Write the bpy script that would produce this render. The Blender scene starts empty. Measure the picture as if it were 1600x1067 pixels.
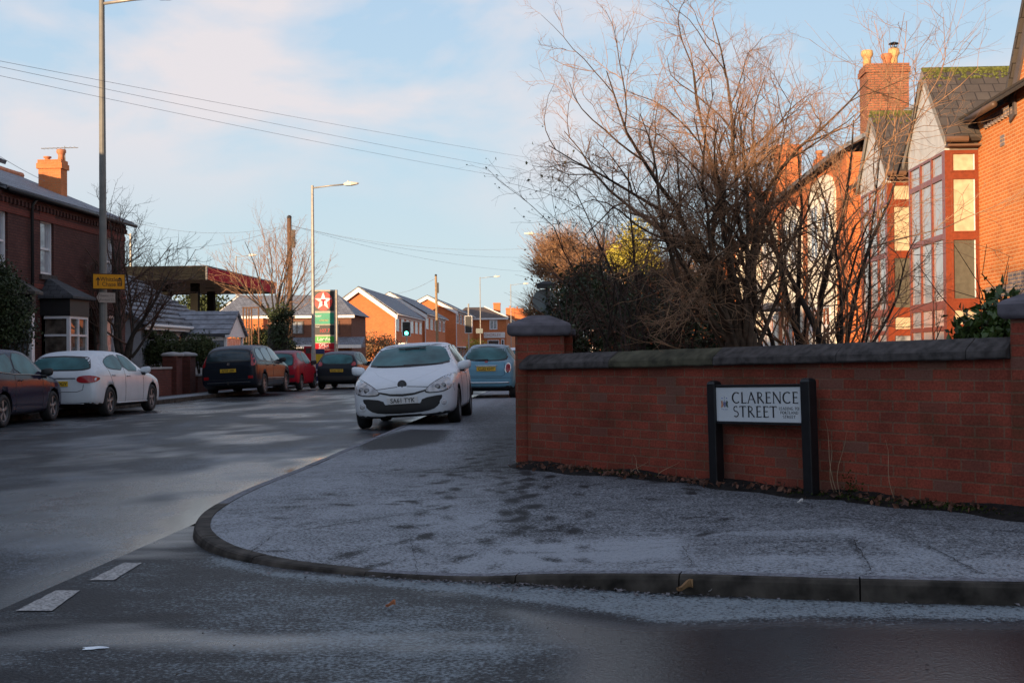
import bpy, bmesh, math, random
import numpy as np
from mathutils import Vector, Matrix
from mathutils.bvhtree import BVHTree
PI = math.pi; R_ = math.radians
random.seed(7); NR = np.random.RandomState(5)
scn = bpy.context.scene
COL = scn.collection
# ------------------------------------------------------------------ camera
# world axes: +Y runs along the main road away from the viewer, z up, road level z = 0
CAM = np.array([0.0, 0.0, 1.25]); FPX = 2000.0
YAW = math.atan(100/2000); PIT = math.atan(22.4/2000); ROL = R_(.5)
cd_ = np.array([-math.sin(YAW)*math.cos(PIT), math.cos(YAW)*math.cos(PIT), math.sin(PIT)])
cr0 = np.array([math.cos(YAW), math.sin(YAW), 0.0]); cu0 = np.cross(cr0, cd_)
cr_ = cr0*math.cos(ROL) - cu0*math.sin(ROL); cu_ = cu0*math.cos(ROL) + cr0*math.sin(ROL)
cam = bpy.data.cameras.new('camera'); camo = bpy.data.objects.new('camera', cam); COL.objects.link(camo)
M = Matrix((cr_, cu_, -cd_)).transposed().to_4x4(); M.translation = Vector(CAM); camo.matrix_world = M
cam.sensor_width = 36; cam.lens = 36*FPX/1600; cam.clip_start = .05; cam.clip_end = 3000
cam.dof.use_dof = True; cam.dof.focus_distance = 12.5; cam.dof.aperture_fstop = 10
scn.camera = camo
# ------------------------------------------------------------------ sun, sky, exposure
SUN_AZ = R_(30); SUN_EL = R_(6.6)          # sun stands behind the viewer and to the left
sv = Vector((-math.sin(SUN_AZ)*math.cos(SUN_EL), -math.cos(SUN_AZ)*math.cos(SUN_EL), math.sin(SUN_EL)))
sl = bpy.data.lights.new('sun', 'SUN'); sl.energy = 5.0; sl.angle = R_(.55); sl.color = (1.0, .70, .42)
so = bpy.data.objects.new('sun', sl); COL.objects.link(so)
so.rotation_euler = (-sv).to_track_quat('-Z', 'Y').to_euler(); so.location = (0, -20, 30)
world = bpy.data.worlds.new('World'); scn.world = world; world.use_nodes = True
nt = world.node_tree; nt.nodes.clear()
def wn(t, **k):
    n = nt.nodes.new(t)
    for a, b in k.items(): setattr(n, a, b)
    return n
sky = wn('ShaderNodeTexSky', sky_type='NISHITA'); sky.sun_disc = False
sky.sun_elevation = R_(9); sky.sun_rotation = R_(180) + SUN_AZ
sky.air_density = 1.0; sky.dust_density = .6; sky.ozone_density = 1.6
tc = wn('ShaderNodeTexCoord'); mp = wn('ShaderNodeMapping'); mp.inputs['Scale'].default_value = (1.2, 1.2, 2.7)
mp.inputs['Location'].default_value = (1.35, .6, .43)
nz = wn('ShaderNodeTexNoise'); nz.inputs['Scale'].default_value = 3.6; nz.inputs['Detail'].default_value = 9; nz.inputs['Roughness'].default_value = .52; nz.inputs['Distortion'].default_value = .25
rp = wn('ShaderNodeValToRGB'); rp.color_ramp.elements[0].position = .455; rp.color_ramp.elements[1].position = .61
sep = wn('ShaderNodeSeparateXYZ')
hm = wn('ShaderNodeMapRange'); hm.inputs['From Min'].default_value = .06; hm.inputs['From Max'].default_value = .20; hm.interpolation_type = 'SMOOTHSTEP'
mu = wn('ShaderNodeMath', operation='MULTIPLY'); mu2 = wn('ShaderNodeMath', operation='MULTIPLY'); mu2.inputs[1].default_value = .92
mix = wn('ShaderNodeMix', data_type='RGBA'); mix.inputs[7].default_value = (8.6, 8.0, 8.2, 1)
hsv = wn('ShaderNodeHueSaturation'); hsv.inputs['Saturation'].default_value = .8; hsv.inputs['Value'].default_value = 1.0
bg = wn('ShaderNodeBackground'); bg.inputs['Strength'].default_value = .056
wo = wn('ShaderNodeOutputWorld')
L = nt.links.new
L(tc.outputs['Generated'], mp.inputs['Vector']); L(mp.outputs[0], nz.inputs['Vector']); L(nz.outputs['Fac'], rp.inputs[0])
L(tc.outputs['Generated'], sep.inputs[0]); L(sep.outputs['Z'], hm.inputs[0])
L(rp.outputs[0], mu.inputs[0]); L(hm.outputs[0], mu.inputs[1]); L(mu.outputs[0], mu2.inputs[0]); L(mu2.outputs[0], mix.inputs[0])
gr = wn('ShaderNodeValToRGB'); e = gr.color_ramp.elements
e[0].position = 0.0; e[0].color = (.76, .86, .90, 1); e[1].position = 1.0; e[1].color = (.17, .28, .50, 1)
for p_, c_ in ((.06, (.70, .86, .93)), (.16, (.62, .82, .97)), (.30, (.52, .73, .97)), (.5, (.30, .47, .78))): q_ = e.new(p_); q_.color = (*c_, 1)
gs = wn('ShaderNodeVectorMath', operation='SCALE'); gs.inputs['Scale'].default_value = 9.6
L(sep.outputs['Z'], gr.inputs[0]); L(gr.outputs[0], gs.inputs[0])
mxs = wn('ShaderNodeMix', data_type='RGBA'); mxs.inputs[0].default_value = .88
L(sky.outputs[0], hsv.inputs['Color']); L(hsv.outputs[0], mxs.inputs[6]); L(gs.outputs[0], mxs.inputs[7]); L(mxs.outputs[2], mix.inputs[6]); L(mix.outputs[2], bg.inputs[0]); L(bg.outputs[0], wo.inputs[0])
scn.view_settings.view_transform = 'Standard'; scn.view_settings.look = 'None'
scn.view_settings.exposure = 0.8; scn.view_settings.gamma = 1

# ------------------------------------------------------------------ survey helpers: sight lines met with known planes
def ray(px, py): return cd_*FPX + cr_*(px-800) - cu_*(py-533.5)
def G(px, py, z=0.0): v = ray(px, py); return CAM + v*((z-CAM[2])/v[2])
def AY(px, py, Y): v = ray(px, py); return CAM + v*(Y/v[1])
def AX(px, py, X): v = ray(px, py); return CAM + v*(X/v[0])
# ------------------------------------------------------------------ materials
def newmat(name):
    m = bpy.data.materials.new(name); m.use_nodes = True
    return m, m.node_tree, m.node_tree.nodes['Principled BSDF']
def N(t, ty, **k):
    n = t.nodes.new(ty)
    for a, b in k.items(): setattr(n, a, b)
    return n
def col4(c): return (c[0], c[1], c[2], 1)
def plain(name, c, rough=.6, metal=0.0, var=.12, scale=6.0, bump=0.0, spec=.5, emit=None, es=1.0, coat=0.0):
    m, t, p = newmat(name)
    p.inputs['Roughness'].default_value = rough; p.inputs['Metallic'].default_value = metal
    p.inputs['Specular IOR Level'].default_value = spec
    if coat: p.inputs['Coat Weight'].default_value = coat; p.inputs['Coat Roughness'].default_value = .15
    tcn = N(t, 'ShaderNodeTexCoord'); no = N(t, 'ShaderNodeTexNoise'); no.inputs['Scale'].default_value = scale; no.inputs['Detail'].default_value = 5
    t.links.new(tcn.outputs['Object'], no.inputs['Vector'])
    mx = N(t, 'ShaderNodeMix', data_type='RGBA')
    mx.inputs[6].default_value = col4([v*(1-var) for v in c]); mx.inputs[7].default_value = col4([min(1, v*(1+var)) for v in c])
    nr_ = N(t, 'ShaderNodeMapRange'); nr_.inputs['From Min'].default_value = .33; nr_.inputs['From Max'].default_value = .67; t.links.new(no.outputs['Fac'], nr_.inputs[0])
    t.links.new(nr_.outputs[0], mx.inputs[0]); t.links.new(mx.outputs[2], p.inputs['Base Color'])
    if bump:
        b = N(t, 'ShaderNodeBump'); b.inputs['Strength'].default_value = bump; b.inputs['Distance'].default_value = .01
        t.links.new(no.outputs['Fac'], b.inputs['Height']); t.links.new(b.outputs[0], p.inputs['Normal'])
    if emit: p.inputs['Emission Color'].default_value = col4(emit); p.inputs['Emission Strength'].default_value = es
    return m
def brickmat(name, c1, c2, mortar, row=.075, wid=.225, mort=.010, bump=.5, moss=0.0, blot=None, big=.5):
    m, t, p = newmat(name); p.inputs['Roughness'].default_value = .85; p.inputs['Specular IOR Level'].default_value = .25
    uv = N(t, 'ShaderNodeUVMap'); uv.uv_map = 'UVMap'
    br = N(t, 'ShaderNodeTexBrick'); br.inputs['Scale'].default_value = 1.0
    br.inputs['Brick Width'].default_value = wid; br.inputs['Row Height'].default_value = row
    br.inputs['Mortar Size'].default_value = mort; br.inputs['Mortar Smooth'].default_value = .25; br.inputs['Bias'].default_value = -.1
    br.inputs['Color1'].default_value = col4(c1); br.inputs['Color2'].default_value = col4(c2); br.inputs['Mortar'].default_value = col4(mortar)
    wob = N(t, 'ShaderNodeTexNoise'); wob.inputs['Scale'].default_value = 5
    va = N(t, 'ShaderNodeVectorMath', operation='MULTIPLY_ADD'); va.inputs[1].default_value = (.012, .012, 0)
    t.links.new(uv.outputs[0], wob.inputs['Vector']); t.links.new(wob.outputs['Color'], va.inputs[0]); t.links.new(uv.outputs[0], va.inputs[2])
    t.links.new(va.outputs[0], br.inputs['Vector'])
    no = N(t, 'ShaderNodeTexNoise'); no.inputs['Scale'].default_value = 1.3; no.inputs['Detail'].default_value = 6; no.inputs['Roughness'].default_value = .7
    t.links.new(uv.outputs[0], no.inputs['Vector'])
    fine = N(t, 'ShaderNodeTexNoise'); fine.inputs['Scale'].default_value = 60; fine.inputs['Detail'].default_value = 4
    t.links.new(uv.outputs[0], fine.inputs['Vector'])
    mr = N(t, 'ShaderNodeMapRange'); mr.inputs['From Min'].default_value = .3; mr.inputs['From Max'].default_value = .7
    mr.inputs['To Min'].default_value = 1-big*.6; mr.inputs['To Max'].default_value = 1+big*.5
    t.links.new(no.outputs['Fac'], mr.inputs[0])
    mr2 = N(t, 'ShaderNodeMapRange'); mr2.inputs['From Min'].default_value = .3; mr2.inputs['From Max'].default_value = .7
    mr2.inputs['To Min'].default_value = .72; mr2.inputs['To Max'].default_value = 1.25
    t.links.new(fine.outputs['Fac'], mr2.inputs[0])
    mm = N(t, 'ShaderNodeMath', operation='MULTIPLY'); t.links.new(mr.outputs[0], mm.inputs[0]); t.links.new(mr2.outputs[0], mm.inputs[1])
    vm = N(t, 'ShaderNodeVectorMath', operation='SCALE'); t.links.new(br.outputs['Color'], vm.inputs[0]); t.links.new(mm.outputs[0], vm.inputs['Scale'])
    out = vm.outputs[0]
    if moss:
        n2 = N(t, 'ShaderNodeTexNoise'); n2.inputs['Scale'].default_value = 1.7; n2.inputs['Detail'].default_value = 5; n2.inputs['Roughness'].default_value = .7
        ad = N(t, 'ShaderNodeVectorMath', operation='ADD'); ad.inputs[1].default_value = (7, 3, 0)
        t.links.new(uv.outputs[0], ad.inputs[0]); t.links.new(ad.outputs[0], n2.inputs['Vector'])
        r2 = N(t, 'ShaderNodeMapRange'); r2.inputs['From Min'].default_value = .5; r2.inputs['From Max'].default_value = .72; r2.inputs['To Max'].default_value = moss
        t.links.new(n2.outputs['Fac'], r2.inputs[0])
        mx = N(t, 'ShaderNodeMix', data_type='RGBA'); mx.inputs[7].default_value = (.045, .045, .018, 1)
        t.links.new(r2.outputs[0], mx.inputs[0]); t.links.new(out, mx.inputs[6]); out = mx.outputs[2]
    if blot:   # a few odd bricks: smeared, pale or burnt ones, chosen brick by brick
        b2 = N(t, 'ShaderNodeTexBrick'); b2.inputs['Scale'].default_value = 1.0; b2.inputs['Brick Width'].default_value = wid; b2.inputs['Row Height'].default_value = row
        b2.inputs['Mortar Size'].default_value = 0.0; b2.inputs['Color1'].default_value = (0, 0, 0, 1); b2.inputs['Color2'].default_value = (1, 1, 1, 1)
        t.links.new(va.outputs[0], b2.inputs['Vector'])
        sp = N(t, 'ShaderNodeSeparateColor'); t.links.new(b2.outputs['Color'], sp.inputs[0])
        r3 = N(t, 'ShaderNodeMapRange'); r3.inputs['From Min'].default_value = .86; r3.inputs['From Max'].default_value = .93; r3.inputs['To Max'].default_value = .55
        t.links.new(sp.outputs[0], r3.inputs[0])
        m5 = N(t, 'ShaderNodeMath', operation='MULTIPLY'); t.links.new(r3.outputs[0], m5.inputs[0]); t.links.new(mr2.outputs[0], m5.inputs[1])
        mx = N(t, 'ShaderNodeMix', data_type='RGBA'); mx.inputs[7].default_value = col4(blot)
        t.links.new(m5.outputs[0], mx.inputs[0]); t.links.new(out, mx.inputs[6]); out = mx.outputs[2]
    t.links.new(out, p.inputs['Base Color'])
    if bump:
        hh = N(t, 'ShaderNodeMath', operation='MULTIPLY_ADD'); hh.inputs[1].default_value = -1.0
        t.links.new(br.outputs['Fac'], hh.inputs[0])
        fs = N(t, 'ShaderNodeMath', operation='MULTIPLY'); fs.inputs[1].default_value = .5; t.links.new(fine.outputs['Fac'], fs.inputs[0]); t.links.new(fs.outputs[0], hh.inputs[2])
        b = N(t, 'ShaderNodeBump'); b.inputs['Strength'].default_value = bump; b.inputs['Distance'].default_value = .008
        t.links.new(hh.outputs[0], b.inputs['Height']); t.links.new(b.outputs[0], p.inputs['Normal'])
    return m
def groundmat(name, dark, frost, rough_d=.5, rough_f=.8, sc=55.0, bump=.6, amp=(.8, 2.6, .9)):
    """asphalt with exposed aggregate; attribute 'frost' (0..1) says where rime and painted sky sheen lie, 'wet' where it is damp and smooth"""
    m, t, p = newmat(name); p.inputs['Specular IOR Level'].default_value = .5
    ge = N(t, 'ShaderNodeNewGeometry')
    at = N(t, 'ShaderNodeAttribute'); at.attribute_name = 'frost'
    aw = N(t, 'ShaderNodeAttribute'); aw.attribute_name = 'wet'
    n1 = N(t, 'ShaderNodeTexNoise'); n1.inputs['Scale'].default_value = sc; n1.inputs['Detail'].default_value = 6; n1.inputs['Roughness'].default_value = .75
    n2 = N(t, 'ShaderNodeTexNoise'); n2.inputs['Scale'].default_value = 1.7; n2.inputs['Detail'].default_value = 8; n2.inputs['Roughness'].default_value = .68
    vo = N(t, 'ShaderNodeTexVoronoi'); vo.inputs['Scale'].default_value = sc*1.5
    for n in (n1, n2, vo): t.links.new(ge.outputs['Position'], n.inputs['Vector'])
    n3 = N(t, 'ShaderNodeTexNoise'); n3.inputs['Scale'].default_value = 9; n3.inputs['Detail'].default_value = 6; n3.inputs['Roughness'].default_value = .7
    t.links.new(ge.outputs['Position'], n3.inputs['Vector'])
    def madd(src, k, prev, c=0.0):
        q = N(t, 'ShaderNodeMath', operation='MULTIPLY_ADD'); q.inputs[1].default_value = k; t.links.new(src, q.inputs[0])
        if prev is None: q.inputs[2].default_value = c
        else: t.links.new(prev, q.inputs[2])
        return q.outputs[0]
    f_ = madd(n2.outputs['Fac'], amp[0], None, -.5*sum(amp)); f_ = madd(n1.outputs['Fac'], amp[1], f_); f_ = madd(n3.outputs['Fac'], amp[2], f_); f_ = madd(at.outputs['Fac'], 1.0, f_)
    g2 = N(t, 'ShaderNodeMapRange'); g2.interpolation_type = 'SMOOTHSTEP'; g2.inputs['From Min'].default_value = .12; g2.inputs['From Max'].default_value = .95; t.links.new(f_, g2.inputs[0])
    st = N(t, 'ShaderNodeMapRange'); st.inputs['From Max'].default_value = .15
    gate = N(t, 'ShaderNodeMath', operation='MULTIPLY'); t.links.new(at.outputs['Fac'], st.inputs[0]); t.links.new(g2.outputs[0], gate.inputs[0]); t.links.new(st.outputs[0], gate.inputs[1])
    sp = N(t, 'ShaderNodeMapRange'); sp.inputs['From Min'].default_value = 0; sp.inputs['From Max'].default_value = .75; sp.inputs['To Min'].default_value = .55; sp.inputs['To Max'].default_value = 1.5
    t.links.new(vo.outputs['Distance'], sp.inputs[0])
    dk = N(t, 'ShaderNodeVectorMath', operation='SCALE'); dk.inputs[0].default_value = dark; t.links.new(sp.outputs[0], dk.inputs['Scale'])
    mx = N(t, 'ShaderNodeMix', data_type='RGBA'); t.links.new(gate.outputs[0], mx.inputs[0]); t.links.new(dk.outputs[0], mx.inputs[6]); mx.inputs[7].default_value = col4(frost)
    out = mx.outputs[2]
    t.links.new(out, p.inputs['Base Color'])
    sw = N(t, 'ShaderNodeMath', operation='MULTIPLY_ADD'); sw.inputs[1].default_value = .62; sw.inputs[2].default_value = .08; t.links.new(aw.outputs['Fac'], sw.inputs[0]); t.links.new(sw.outputs[0], p.inputs['Specular IOR Level'])
    rg = N(t, 'ShaderNodeMapRange'); rg.inputs['To Min'].default_value = rough_d; rg.inputs['To Max'].default_value = rough_f; t.links.new(gate.outputs[0], rg.inputs[0])
    rw = N(t, 'ShaderNodeMath', operation='MULTIPLY_ADD'); rw.inputs[1].default_value = -.34; t.links.new(aw.outputs['Fac'], rw.inputs[0]); t.links.new(rg.outputs[0], rw.inputs[2])
    t.links.new(rw.outputs[0], p.inputs['Roughness'])
    b = N(t, 'ShaderNodeBump'); b.inputs['Distance'].default_value = .006
    bs = N(t, 'ShaderNodeMath', operation='MULTIPLY_ADD'); bs.inputs[1].default_value = -bump*.95; bs.inputs[2].default_value = bump
    t.links.new(aw.outputs['Fac'], bs.inputs[0]); t.links.new(bs.outputs[0], b.inputs['Strength'])
    hs = N(t, 'ShaderNodeMath', operation='ADD'); t.links.new(n1.outputs['Fac'], hs.inputs[0]); t.links.new(vo.outputs['Distance'], hs.inputs[1])
    t.links.new(hs.outputs[0], b.inputs['Height']); t.links.new(b.outputs[0], p.inputs['Normal'])
    return m
def roofmat(name, base, frost, amt, row=.2, wid=.3, wave=False, moss=0.0):
    m, t, p = newmat(name); p.inputs['Roughness'].default_value = .7
    uv = N(t, 'ShaderNodeUVMap'); uv.uv_map = 'UVMap'
    br = N(t, 'ShaderNodeTexBrick'); br.inputs['Scale'].default_value = 1; br.inputs['Brick Width'].default_value = wid; br.inputs['Row Height'].default_value = row
    br.inputs['Mortar Size'].default_value = .012 if not wave else .03; br.inputs['Mortar Smooth'].default_value = .5
    br.inputs['Color1'].default_value = col4([v*.8 for v in base]); br.inputs['Color2'].default_value = col4([v*1.25 for v in base]); br.inputs['Mortar'].default_value = col4([v*.62 for v in base])
    t.links.new(uv.outputs[0], br.inputs['Vector'])
    no = N(t, 'ShaderNodeTexNoise'); no.inputs['Scale'].default_value = 2.2; no.inputs['Detail'].default_value = 7; no.inputs['Roughness'].default_value = .7
    t.links.new(uv.outputs[0], no.inputs['Vector'])
    mr = N(t, 'ShaderNodeMapRange'); mr.inputs['From Min'].default_value = .35; mr.inputs['From Max'].default_value = .65; mr.inputs['To Min'].default_value = amt*.4; mr.inputs['To Max'].default_value = min(1, amt*1.5)
    t.links.new(no.outputs['Fac'], mr.inputs[0])
    inv = N(t, 'ShaderNodeMath', operation='SUBTRACT'); inv.inputs[0].default_value = 1; t.links.new(br.outputs['Fac'], inv.inputs[1])
    ml = N(t, 'ShaderNodeMath', operation='MULTIPLY'); t.links.new(mr.outputs[0], ml.inputs[0]); t.links.new(inv.outputs[0], ml.inputs[1])
    mx = N(t, 'ShaderNodeMix', data_type='RGBA'); mx.inputs[7].default_value = col4(frost)
    t.links.new(ml.outputs[0], mx.inputs[0]); t.links.new(br.outputs['Color'], mx.inputs[6])
    t.links.new(mx.outputs[2], p.inputs['Base Color'])
    b = N(t, 'ShaderNodeBump'); b.inputs['Strength'].default_value = .8; b.inputs['Distance'].default_value = .03
    t.links.new(inv.outputs[0], b.inputs['Height']); t.links.new(b.outputs[0], p.inputs['Normal'])
    return m
MT = {}
def mk():
    m = MT
    m['wall_brick'] = brickmat('old_red_brick', (.28, .060, .036), (.20, .046, .029), (.20, .095, .06), row=.081, wid=.228, mort=.0075, moss=.5, blot=(.17, .10, .075), big=.6)
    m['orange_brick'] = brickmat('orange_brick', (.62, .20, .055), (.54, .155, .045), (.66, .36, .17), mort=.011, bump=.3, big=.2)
    m['grey_brick'] = brickmat('grey_brick', (.22, .19, .20), (.17, .15, .16), (.5, .33, .2), bump=.3, big=.2)
    m['far_brick'] = brickmat('far_orange_brick', (.58, .17, .055), (.5, .135, .045), (.5, .2, .09), bump=0, big=.2)
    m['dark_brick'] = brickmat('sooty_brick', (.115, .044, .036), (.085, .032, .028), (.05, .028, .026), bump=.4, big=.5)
    m['band_brick'] = brickmat('red_band_brick', (.2, .05, .035), (.17, .042, .03), (.09, .035, .03), bump=.3, big=.3)
    m['brown_brick'] = brickmat('brown_brick', (.2, .085, .055), (.16, .07, .045), (.12, .07, .05), bump=.3, big=.3)
    m['chimney_brick'] = brickmat('chimney_brick', (.4, .14, .07), (.33, .11, .06), (.16, .09, .06), bump=.6, big=.5, mort=.016)
    m['left_chimney'] = brickmat('left_chimney_brick', (.62, .2, .07), (.52, .16, .06), (.5, .22, .1), bump=.3, big=.3)
    m['garden_brick'] = brickmat('garden_wall_brick', (.14, .04, .03), (.1, .03, .022), (.07, .035, .03), bump=.4, big=.4)
    m['coping'] = plain('coping_stone', (.062, .055, .053), .85, var=.45, scale=14, bump=1.0, spec=.3)
    m['coping_moss'] = plain('mossy_coping', (.08, .075, .05), .9, var=.5, scale=7, bump=.6, spec=.2)
    m['cap'] = plain('frosted_cap_stone', (.12, .11, .125), .85, var=.3, scale=8, bump=.5, spec=.3)
    m['slate'] = roofmat('frosty_slate', (.05, .05, .06), (.27, .29, .33), .75, row=.2, wid=.3)
    m['slate_far'] = roofmat('far_grey_tile', (.07, .072, .085), (.25, .27, .31), .6, row=.33, wid=.3)
    m['tile'] = roofmat('frosty_ribbed_tile', (.03, .03, .034), (.26, .28, .32), .75, row=.34, wid=6, wave=True)
    m['dark_tile'] = roofmat('dark_brown_tile', (.05, .04, .035), (.16, .14, .12), .2, row=.3, wid=.3)
    m['brown_roof'] = roofmat('brown_roof_tile', (.1, .07, .055), (.12, .1, .09), .2, row=.3, wid=.3)
    m['black_roof'] = roofmat('black_bay_tile', (.02, .02, .022), (.2, .22, .26), .15, row=.18, wid=.25)
    m['mossroof'] = plain('ridge_moss', (.09, .10, .02), .95, var=.6, scale=20, bump=1)
    m['white'] = plain('white_upvc', (.7, .7, .72), .35, var=.04)
    m['white_paint'] = plain('white_board', (.74, .72, .70), .55, var=.06)
    m['render'] = plain('cream_render', (.85, .78, .64), .8, var=.07, scale=2)
    m['greyrender'] = plain('grey_white_render', (.36, .37, .4), .85, var=.12, scale=3, bump=.3)
    m['clad'] = plain('grey_white_cladding', (.50, .50, .50), .55, var=.12, scale=4)
    m['red_frame'] = plain('rosewood_frame', (.19, .036, .012), .38, var=.15, scale=14, coat=.15)
    m['blind'] = plain('cream_blind', (.47, .39, .26), .7, var=.18, scale=7)
    m['panel'] = plain('olive_glazed_panel', (.085, .082, .062), .5, var=.15, scale=10)
    m['glass'] = plain('window_glass', (.03, .035, .04), .06, var=.1, spec=.9)
    m['glass_mid'] = plain('curtained_glass', (.22, .24, .27), .1, var=.5, scale=5, spec=.8)
    m['skyglass'] = plain('sky_tinted_glass', (.34, .36, .39), .05, var=.1, spec=1.0, scale=3)  # pale sky reflection put into the base colour of the panes
    m['bayglass'] = plain('dark_reflecting_glass', (.10, .085, .07), .04, var=.6, scale=4, spec=1.0)
    m['black'] = plain('black_plastic', (.012, .012, .013), .5, var=.1)
    m['blackpaint'] = plain('black_gloss_post', (.007, .0075, .009), .42, var=.3, scale=12, bump=.15)
    m['tyre'] = plain('tyre_rubber', (.014, .014, .015), .8, var=.2)
    m['rim'] = plain('alloy', (.28, .28, .29), .35, metal=.7, var=.1)
    m['chrome'] = plain('chrome', (.6, .6, .6), .18, metal=1, var=.05)
    m['galv'] = plain('galvanised_steel', (.33, .31, .28), .5, metal=.4, var=.15, scale=8)
    m['galv_dark'] = plain('painted_steel', (.06, .065, .07), .5, metal=.2, var=.15, scale=8)
    m['wood'] = plain('pole_wood', (.11, .058, .035), .85, var=.35, scale=7, bump=.5)
    m['wood_pale'] = plain('pale_pole_wood', (.3, .2, .11), .85, var=.3, scale=7)
    m['bark'] = plain('bark', (.075, .048, .032), .85, var=.5, scale=9, bump=.6, spec=.25)
    m['twig'] = plain('twig_bark', (.33, .185, .105), .75, var=.35, scale=4, spec=.3)
    m['bark_dark'] = plain('dark_bark', (.035, .026, .02), .9, var=.4, scale=10, bump=.6)
    m['bramble'] = plain('bramble_stem', (.085, .045, .03), .85, var=.4, scale=6)
    m['leaf_dark'] = plain('ivy_leaf', (.028, .042, .012), .6, var=.7, scale=3)
    m['leaf_brown'] = plain('dead_beech_leaf', (.30, .17, .075), .75, var=.5, scale=3)
    m['leaf_yellow'] = plain('yellow_leaf', (.42, .36, .05), .7, var=.35, scale=3)
    m['leaf_laurel'] = plain('laurel_leaf', (.05, .085, .018), .45, var=.6, scale=4)
    m['leaf_conifer'] = plain('conifer_leaf', (.04, .055, .014), .8, var=.5, scale=3)
    m['litter'] = plain('leaf_litter', (.12, .05, .03), .8, var=.8, scale=9)
    m['soil'] = plain('damp_soil', (.014, .012, .011), .9, var=.5, scale=20, bump=1, spec=.2)
    m['moss'] = plain('moss', (.03, .04, .01), .95, var=.5, scale=20, bump=1, spec=.1)
    m['straw'] = plain('dry_stem', (.32, .22, .13), .8, var=.2)
    m['kerb'] = plain('kerb_concrete', (.044, .038, .032), .85, var=.7, scale=7, bump=1.0, spec=.2)
    m['line'] = plain('road_paint', (.30, .295, .285), .9, var=.55, scale=60, bump=.6)
    m['ground'] = plain('far_ground', (.05, .05, .05), .9, var=.3, scale=.3)
    m['asphalt'] = groundmat('frosty_asphalt', (.017, .0175, .0195), (.185, .21, .235), .46, .72, sc=42, amp=(.9, 4.2, 1.3))
    m['side_asphalt'] = groundmat('side_street_asphalt', (.0145, .0145, .017), (.215, .25, .27), .5, .72, sc=44, amp=(1.0, 4.6, 1.3))
    m['paving'] = groundmat('frosty_footway', (.021, .0215, .0235), (.32, .345, .375), .62, .85, sc=52, bump=.9, amp=(.3, 3.4, .7))
    m['ice'] = plain('frozen_puddle', (.5, .6, .72), .12, var=.1)
    m['letters'] = plain('black_lettering', (.012, .012, .014), .5, var=.1)
    m['sign_white'] = plain('street_plate_white', (.62, .66, .68), .45, var=.05, scale=3)
    m['sign_orange'] = plain('diversion_orange', (.75, .30, .008), .45, var=.08)
    m['sign_back'] = plain('sign_back_grey', (.13, .16, .16), .5, var=.1)
    m['plate_y'] = plain('yellow_plate', (.62, .38, .02), .4, var=.05)
    m['plate_w'] = plain('white_plate', (.62, .62, .6), .4, var=.05)
    m['frostglass'] = plain('frosted_windscreen', (.042, .125, .135), .4, var=.4, scale=2.2, spec=.22)
    m['darkglass'] = plain('dark_car_glass', (.018, .034, .04), .12, var=.3, spec=.7)
    m['lens_red'] = plain('red_lens', (.3, .008, .012), .15, var=.2, spec=.7)
    m['lens_clear'] = plain('headlamp_lens', (.42, .42, .43), .12, var=.45, scale=9, spec=.9)
    m['red_sign'] = plain('red_fascia', (.40, .018, .03), .8, var=.08, spec=.1)
    m['fascia_dark'] = plain('grimy_fascia', (.014, .014, .013), .95, var=.4, scale=.7, spec=.08)
    m['soffit'] = plain('canopy_soffit', (.40, .33, .26), .8, var=.1, scale=1)
    m['terracotta'] = plain('terracotta_pot', (.5, .18, .08), .7, var=.2)
    m['buffpot'] = plain('buff_pot', (.6, .36, .15), .7, var=.2)
mk()
def paint(name, c, rough=.35, var=.06, frost=.0):
    m = plain(name, c, rough, var=var, scale=2.5, coat=.0, spec=.38 if c[1] > .1 else .10)
    t = m.node_tree; p = t.nodes['Principled BSDF']; src = p.inputs['Base Color'].links[0].from_socket
    ge = N(t, 'ShaderNodeNewGeometry'); sx_ = N(t, 'ShaderNodeSeparateXYZ'); t.links.new(ge.outputs['Normal'], sx_.inputs[0])
    no = N(t, 'ShaderNodeTexNoise'); no.inputs['Scale'].default_value = 7; no.inputs['Detail'].default_value = 6; tc_ = N(t, 'ShaderNodeTexCoord'); t.links.new(tc_.outputs['Object'], no.inputs['Vector'])
    ad = N(t, 'ShaderNodeMath', operation='MULTIPLY_ADD'); ad.inputs[1].default_value = .5; t.links.new(no.outputs['Fac'], ad.inputs[0]); t.links.new(sx_.outputs['Z'], ad.inputs[2])
    mr = N(t, 'ShaderNodeMapRange'); mr.interpolation_type = 'SMOOTHSTEP'; mr.inputs['From Min'].default_value = .85; mr.inputs['From Max'].default_value = 1.3; mr.inputs['To Max'].default_value = .75; t.links.new(ad.outputs[0], mr.inputs[0])
    mx = N(t, 'ShaderNodeMix', data_type='RGBA'); mx.inputs[7].default_value = (.40, .43, .47, 1) if c[1] > .1 else (.19, .20, .235, 1)
    if c[1] > .5: mx.inputs[7].default_value = (.62, .67, .72, 1)
    t.links.new(mr.outputs[0], mx.inputs[0]); t.links.new(src, mx.inputs[6]); t.links.new(mx.outputs[2], p.inputs['Base Color'])
    rr = N(t, 'ShaderNodeMapRange'); rr.inputs['To Min'].default_value = rough; rr.inputs['To Max'].default_value = .8; t.links.new(mr.outputs[0], rr.inputs[0]); t.links.new(rr.outputs[0], p.inputs['Roughness'])
    return m
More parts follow.
